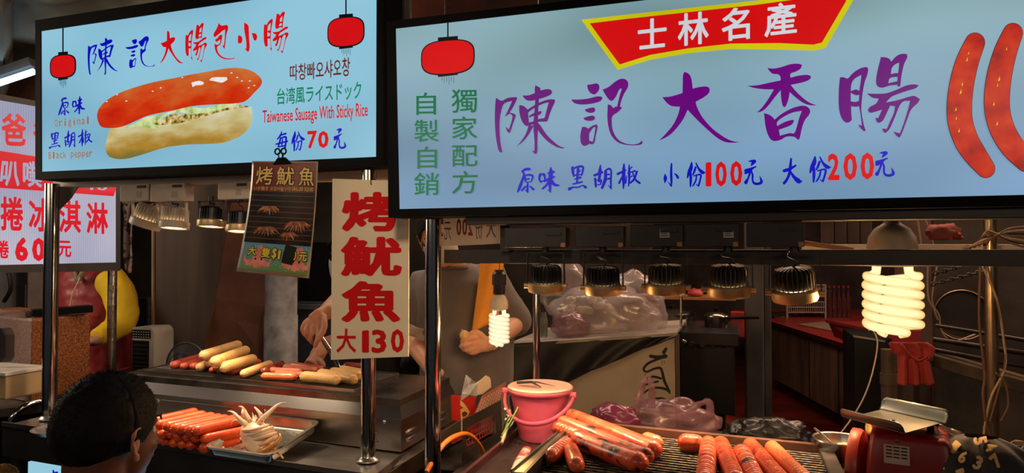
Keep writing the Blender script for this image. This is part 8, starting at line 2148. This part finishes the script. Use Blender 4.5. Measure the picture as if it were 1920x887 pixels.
# hair: cap lower at the back plus separate tufts standing off it
def hc4(u, v):
    th = 2*PI*u; fr = math.sin(th)
    ph = PI*(0.66 + 0.10*(-fr)**1.8 if fr < 0.0 else 0.66 - 0.30*fr**1.8)*v + 0.001
    d = Vector((math.sin(ph)*math.cos(th), math.sin(ph)*fr, math.cos(ph)))
    k = 1 + 0.035*noise.noise(d*6) + 0.02*noise.noise(d*19)
    if v > 0.85: k -= 0.05*((v-0.85)/0.15)
    return P4(d.x*0.081*k, -0.012 + d.y*0.100*k, 0.030 + d.z*0.100*k)
MB().grid(hc4, 60, 30).build('hair', HAIR, t_, smooth=80, solid=0.004, label='short black hair')
random.seed(8)
hm = MB()
for k in range(2600):
    u = random.random(); v = random.uniform(0.0, 0.97)**0.8
    p = hc4(u, v); c_ = P4(0, -0.014, 0.02); nrm = (p - c_).normalized()
    back = (P4(0, 0.02, 0.13) - p)
    d = (nrm*0.75 + Vector((random.uniform(-.35, .35), random.uniform(-.35, .35), random.uniform(-.45, .15))) + (-Vector((0, 0, 1))*0.5 if v > 0.5 else Vector())).normalized()
    L_ = random.uniform(0.006, 0.012) * (1.0 if v < 0.7 else 0.6)
    s_ = d.cross(Vector((random.random(), random.random(), random.random()))).normalized()*0.0007; s2 = d.cross(s_).normalized()*0.0007
    hm.add([p - nrm*0.002 + s_, p - nrm*0.002 - s_*0.5 + s2, p - nrm*0.002 - s_*0.5 - s2, p + d*L_], [(0, 1, 3), (1, 2, 3), (2, 0, 3)])
hm.build('hair_tufts', HAIR, t_, kind='stuff')
st = MB().loft([[sh0 + rr4*hw*math.copysign(abs(math.cos(a))**0.8, math.cos(a)) + bf*dp*math.sin(a) + Vector((0, 0, z)) for a in [2*PI*k/26 for k in range(26)]] for z, hw, dp in ((0.050, 0.062, 0.066), (0.030, 0.12, 0.098), (-0.02, 0.172, 0.112), (-0.12, 0.172, 0.130), (-0.30, 0.165, 0.135), (-0.50, 0.165, 0.135))])
for sg in (-1, 1):
    a = sh0 + rr4*sg*0.13; st.tube([a, a + Vector((0, 0, -0.20)) + rr4*sg*0.03], [0.064, 0.062], 16)
merged(st, 'shirt', mat('boy_shirt', (0.02, 0.018, 0.02), 0.85), t_, 0.008, 6, label='dark shirt')
lg = MB()
for sg in (-1, 1):
    l_ = Vector((sh0.x, sh0.y, 0)) + rr4*sg*0.07; lg.tube([l_ + Vector((0, 0, 0.76)), l_ + Vector((0, 0, 0.40)), l_ + Vector((0, 0, 0.09))], [0.085, 0.065, 0.055], 14)
merged(lg, 'trousers', JEAN, t_, 0.010, 4)
t_ = thing('yellow_cap', 'yellow knitted pompom poking in at the bottom left corner', 'hat', PD(8, 895, 1.2))
MB().grid(lambda u, v: (lambda d: PD(4, 899, 1.2) + d*0.026*(1+0.12*noise.noise(d*9)))(Vector((math.sin(PI*v)*math.cos(2*PI*u), math.sin(PI*v)*math.sin(2*PI*u), math.cos(PI*v)))), 30, 18).build('pompom', mat('yellow_wool', (0.42, 0.24, 0.05), 0.9, var=0.4, scale=90, bump=1.0, bscale=200), t_, smooth=60)
